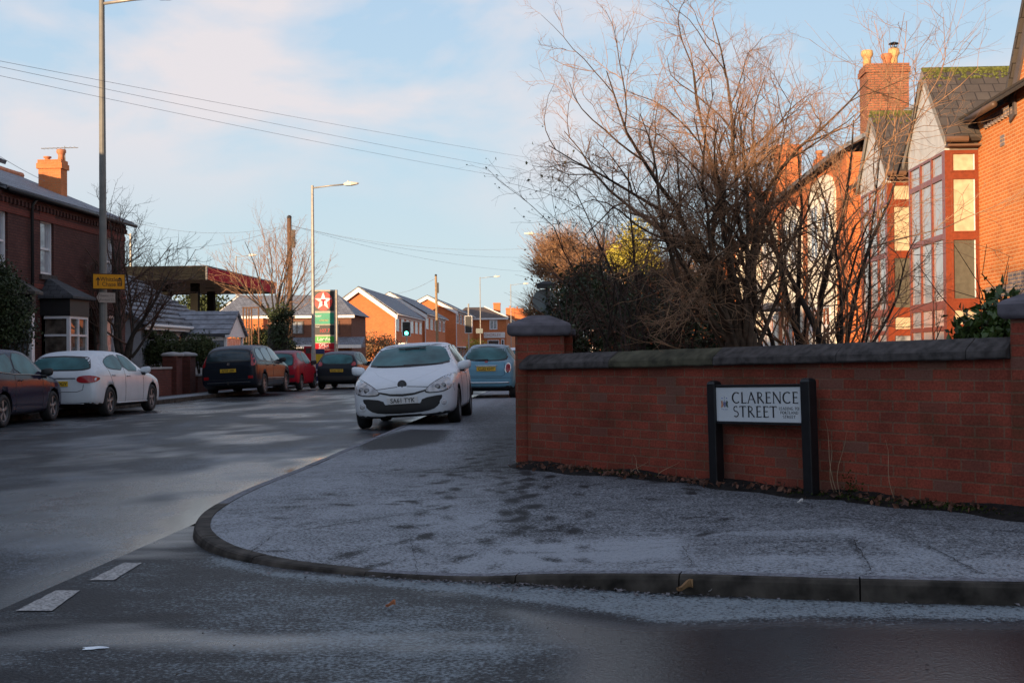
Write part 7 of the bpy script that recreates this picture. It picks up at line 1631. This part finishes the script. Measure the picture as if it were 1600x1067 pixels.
# railings by the junction
t = thing('pedestrian_railing', (-12.3, 100, .1), 'pale sunlit railing between the dark hatchback and the russet shrub', 'railing'); mb = MB()
for k in range(22): y = 92+k*.6; mb.box(-12.33, -12.29, y, y+.06, .1, 1.15)
mb.box(-12.34, -12.28, 92, 105, 1.15, 1.2); mb.build('bars', 'wood_pale', t)
# ---- litter along the foot of the wall
rr_ = random.Random(77)
mb = MB(); mbl = MB(); nS = 80
for i in range(nS):   # soil bank: irregular low wedge at the wall foot
    pass
prof_n = 7; vs = []
for i in range(nS+1):
    a = -.12+(WL+.3)*i/nS; wv_ = .17+.07*math.sin(a*2.3)+.05*math.sin(a*7+1)+.10*(a/WL > .75)
    for k in range(prof_n):
        c = wv_*k/(prof_n-1); h = .122+(.050+.018*math.sin(a*5))*max(0, 1-(k/(prof_n-1))**1.3)+NR.uniform(-.006, .006) if k < prof_n-1 else .112; vs.append(wf.p(a, h, c+.001+NR.uniform(-.008, .008)*(k > 0)))
mb.add(vs, [(i*prof_n+k, i*prof_n+k+1, (i+1)*prof_n+k+1, (i+1)*prof_n+k) for i in range(nS) for k in range(prof_n-1)])
so_ = mb.build('soil_bank', 'soil', None, smooth=True); struct(so_)
pts = []
for _ in range(520): a = rr_.uniform(0, WL); pts.append(wf.p(a, .165-abs(rr_.gauss(0, .10))*.12, .03+abs(rr_.gauss(0, .10))))
mb = MB(); leaves(mb, pts, .055, rr_, .012, 1, flat=False); tag(mb.build('fallen_leaves', 'litter', None), 'brown dead leaves heaped along the foot of the corner wall', 'leaves', kind='stuff')
pts = [wf.p(rr_.uniform(WL*.66, WL*1.02), .14+rr_.random()*.02, abs(rr_.gauss(.08, .08))) for _ in range(1500)]+[wf.p(rr_.gauss(4.03, .05), .14+abs(rr_.gauss(0, .09)), .05) for _ in range(160)]+[wf.p(rr_.gauss(1.3, .35), .15+abs(rr_.gauss(0, .01)), abs(rr_.gauss(.05, .05))) for _ in range(300)]
mb = MB(); leaves(mb, pts, .022, rr_, .006, 1); tag(mb.build('moss_growth', 'moss', None), 'low green moss and weeds at the right foot of the corner wall', 'weeds', kind='stuff')
mb = MB()
for (a, h, dx) in ((3.02, .62, -.16), (3.05, .5, .02), (3.0, .42, -.08), (3.55, .46, -.12), (1.75, .2, -.2), (1.95, .16, .2), (1.6, .14, .15), (-.05, .12, -.15)):
    a += .89 if a > 2.9 else 0
    P = [wf.p(a+dx*(k/6)**1.6, .13+h*k/6, .05+.05*math.sin(k*.8)) for k in range(7)]; mb.tube(P, [.0035-.0004*k for k in range(7)], 4, cap=False)
tag(mb.build('dry_stems', 'straw', None), 'thin pale dry stems standing against the wall right of the street name plate', 'weeds', kind='stuff')
# scraps in the gutter and on the footway
pts = []
for _ in range(230): s_ = seg[np.argmin(np.hypot(kp[:, 0]-(rr_.gauss(-.35, .3) if _ < 150 else rr_.uniform(-1.9, 2.2)), kp[:, 1]-6.9))]; x, y, h = kat(s_+rr_.uniform(-.6, .6), -abs(rr_.gauss(.0, .075))-.012); pts.append((x, y, .010))
mb = MB(); leaves(mb, pts, .032, rr_, .012, 1, flat=True); tag(mb.build('frosted_leaf_litter', plain('rimed_litter', (.11, .10, .105), .8, var=.6, scale=30), None), 'frosted bits of leaf litter caught in the gutter along the kerb', 'leaves', kind='stuff')
mb = MB(); pts = [tuple(G(rr_.uniform(250, 1500), rr_.uniform(860, 1060), .01)) for _ in range(90)]; leaves(mb, pts, .018, rr_, .004, 1, flat=True); tag(mb.build('grit', 'bark_dark', None), 'tiny dark specks of grit scattered over the side street', 'grit', kind='stuff')
for (px, py, z, sz, m, lab) in ((1070, 921, .03, .085, 'leaf_brown', 'largest curled brown leaf against the kerb, right of centre'), (610, 947, .01, .05, 'terracotta', 'small red-brown leaf lying alone on the side street'), (1112, 925, .015, .05, 'white_paint', 'small white paper scrap against the kerb'), (1440, 768, .14, .12, 'litter', 'large brown leaf leaning on the wall near its right end'), (1250, 785, .125, .045, 'white_paint', 'white scrap beside the right post of the name plate')):
    c = Vector(G(px, py, z)); n = 7; vs = []
    for i in range(n):
        for j in (-1, 0, 1): u_ = i/(n-1)-.5; w_ = .34*math.cos(u_*PI)**.7*j if abs(u_) < .5 else 0; vs.append(c+Vector((u_*sz, w_*sz*.9+.1*sz*math.sin(u_*6), .35*sz*abs(j)*(1+u_)+.12*sz*math.sin(u_*5)+.004)))
    mb = MB(); mb.add(vs, [(i*3+j, i*3+j+1, (i+1)*3+j+1, (i+1)*3+j) for i in range(n-1) for j in (0, 1)]); nm = 'paper_scrap' if 'scrap' in lab else 'fallen_leaf'
    o = mb.build(nm, m, None); tag(o, lab, 'scrap' if 'scrap' in lab else 'leaf')
